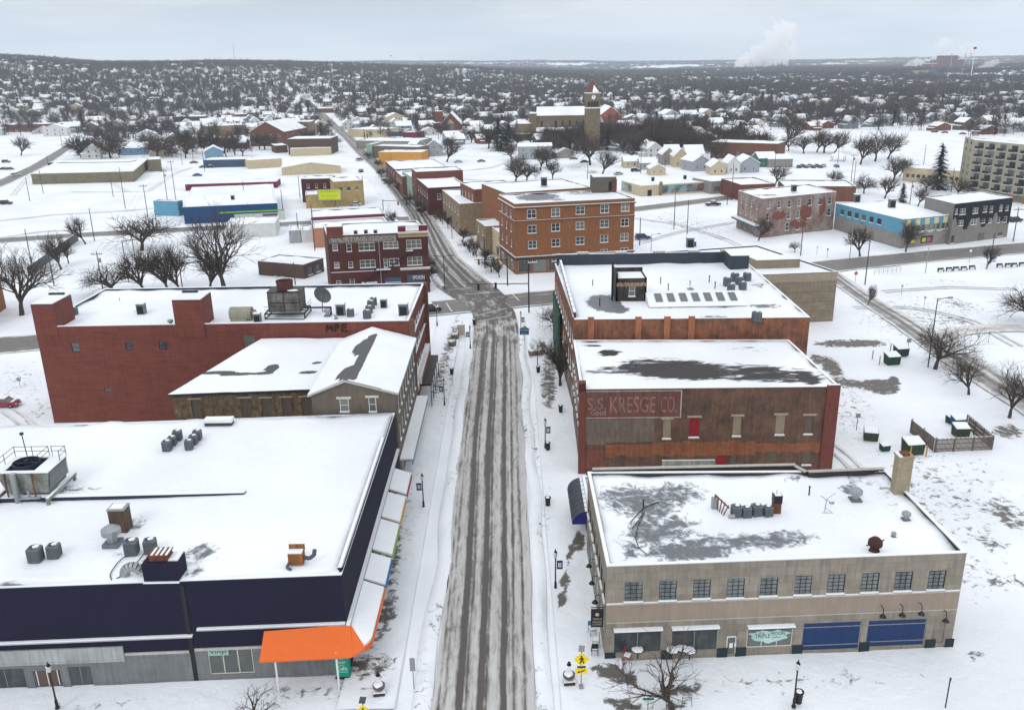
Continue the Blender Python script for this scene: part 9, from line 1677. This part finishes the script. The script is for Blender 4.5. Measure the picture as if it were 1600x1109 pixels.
# steam: closed lumpy bodies filled with pale vapour
STM = bpy.data.materials.new('steam_vapour'); nt, n_, l_ = nodes(STM); v_ = n_('ShaderNodeVolumePrincipled'); o_ = n_('ShaderNodeOutputMaterial'); l_(v_.outputs[0], o_.inputs['Volume'])
v_.inputs['Color'].default_value = (1, 1, 1, 1); v_.inputs['Density'].default_value = .035; v_.inputs['Anisotropy'].default_value = .3
def plume(px, py, pts, lab, amp=.8, seed=0, dens=None):
    p = at(px, py); k = p.length/FPX; n, m_ = 26, 60; mb = MB(); P = [Vector((p.x+a*k, p.y+30, p.z+b*k)) for a, b, c in pts]; rr = [c*k for a, b, c in pts]; vs = []
    for j in range(m_+1):
        t = j/m_*(len(P)-1); i = min(int(t), len(P)-2); f_ = t-i; c = P[i].lerp(P[i+1], f_); d = (P[i+1]-P[i]).normalized(); r_ = rr[i]*(1-f_)+rr[i+1]*f_; e_ = min(1, math.sin(min(1, j/m_*8)*math.pi/2))*min(1, math.sin(min(1, (1-j/m_)*5)*math.pi/2)); x = Vector((0, 1, 0)); y = d.cross(x).normalized()
        for q in range(n):
            a = 2*math.pi*q/n; dr = x*math.cos(a)+y*math.sin(a); w0 = c+dr*r_; g_ = 1+amp*noise.noise(w0/(r_*1.1)+Vector((seed, 0, 0)))+amp*.7*noise.noise(w0/(r_*.42)+Vector((0, seed, 0)))+amp*.3*noise.noise(w0/(r_*.18)); vs.append(c+dr*(r_*e_*max(.2, g_)+.01))
    mb.add(vs, [(j*n+q, j*n+(q+1) % n, (j+1)*n+(q+1) % n, (j+1)*n+q) for j in range(m_) for q in range(n)]+[tuple(range(n-1, -1, -1)), tuple(m_*n+q for q in range(n))]); o = mb.build('steam', STM, smooth=True); tag(o, lab, 'steam', kind='stuff')
plume(1180, 108, [(-30, 2, 5), (-16, 10, 8), (8, 22, 12), (28, 36, 16), (44, 50, 17), (58, 60, 10)], 'largest white steam plume rising on the right horizon', seed=1)
plume(1180, 108, [(-14, 1, 4), (6, 6, 7), (26, 14, 9), (48, 20, 11), (62, 30, 9)], 'lower white steam bank beneath the largest plume', seed=4)
plume(1462, 106, [(-2, 2, 3), (2, 14, 6), (10, 28, 9), (22, 36, 7)], 'white steam plume left of the steel works', seed=2)
plume(1508, 108, [(0, 8, 3), (2, 16, 6), (8, 26, 7), (16, 30, 4)], 'white steam puff right of the steel works', seed=3)
plume(1425, 108, [(-12, 0, 2), (0, 4, 5), (12, 8, 5), (24, 6, 3)], 'low steam drifting over the long shed', seed=6)
plume(1540, 112, [(-12, 0, 2), (2, 5, 4), (14, 10, 5), (26, 12, 3)], 'low steam over the sheds at the right edge', seed=8)
# haze: one closed box of thin even air round everything
HZ = bpy.data.materials.new('haze_air'); nt, n_, l_ = nodes(HZ); v_ = n_('ShaderNodeVolumePrincipled'); o_ = n_('ShaderNodeOutputMaterial'); l_(v_.outputs[0], o_.inputs['Volume'])
v_.inputs['Color'].default_value = (.80, .88, .97, 1); v_.inputs['Density'].default_value = 9.0e-5; v_.inputs['Anisotropy'].default_value = 0
tag(MB().box(-13500, -3500, -60, 13500, 14500, 620).build('haze', HZ), kind='stuff')
bpy.context.view_layer.update()
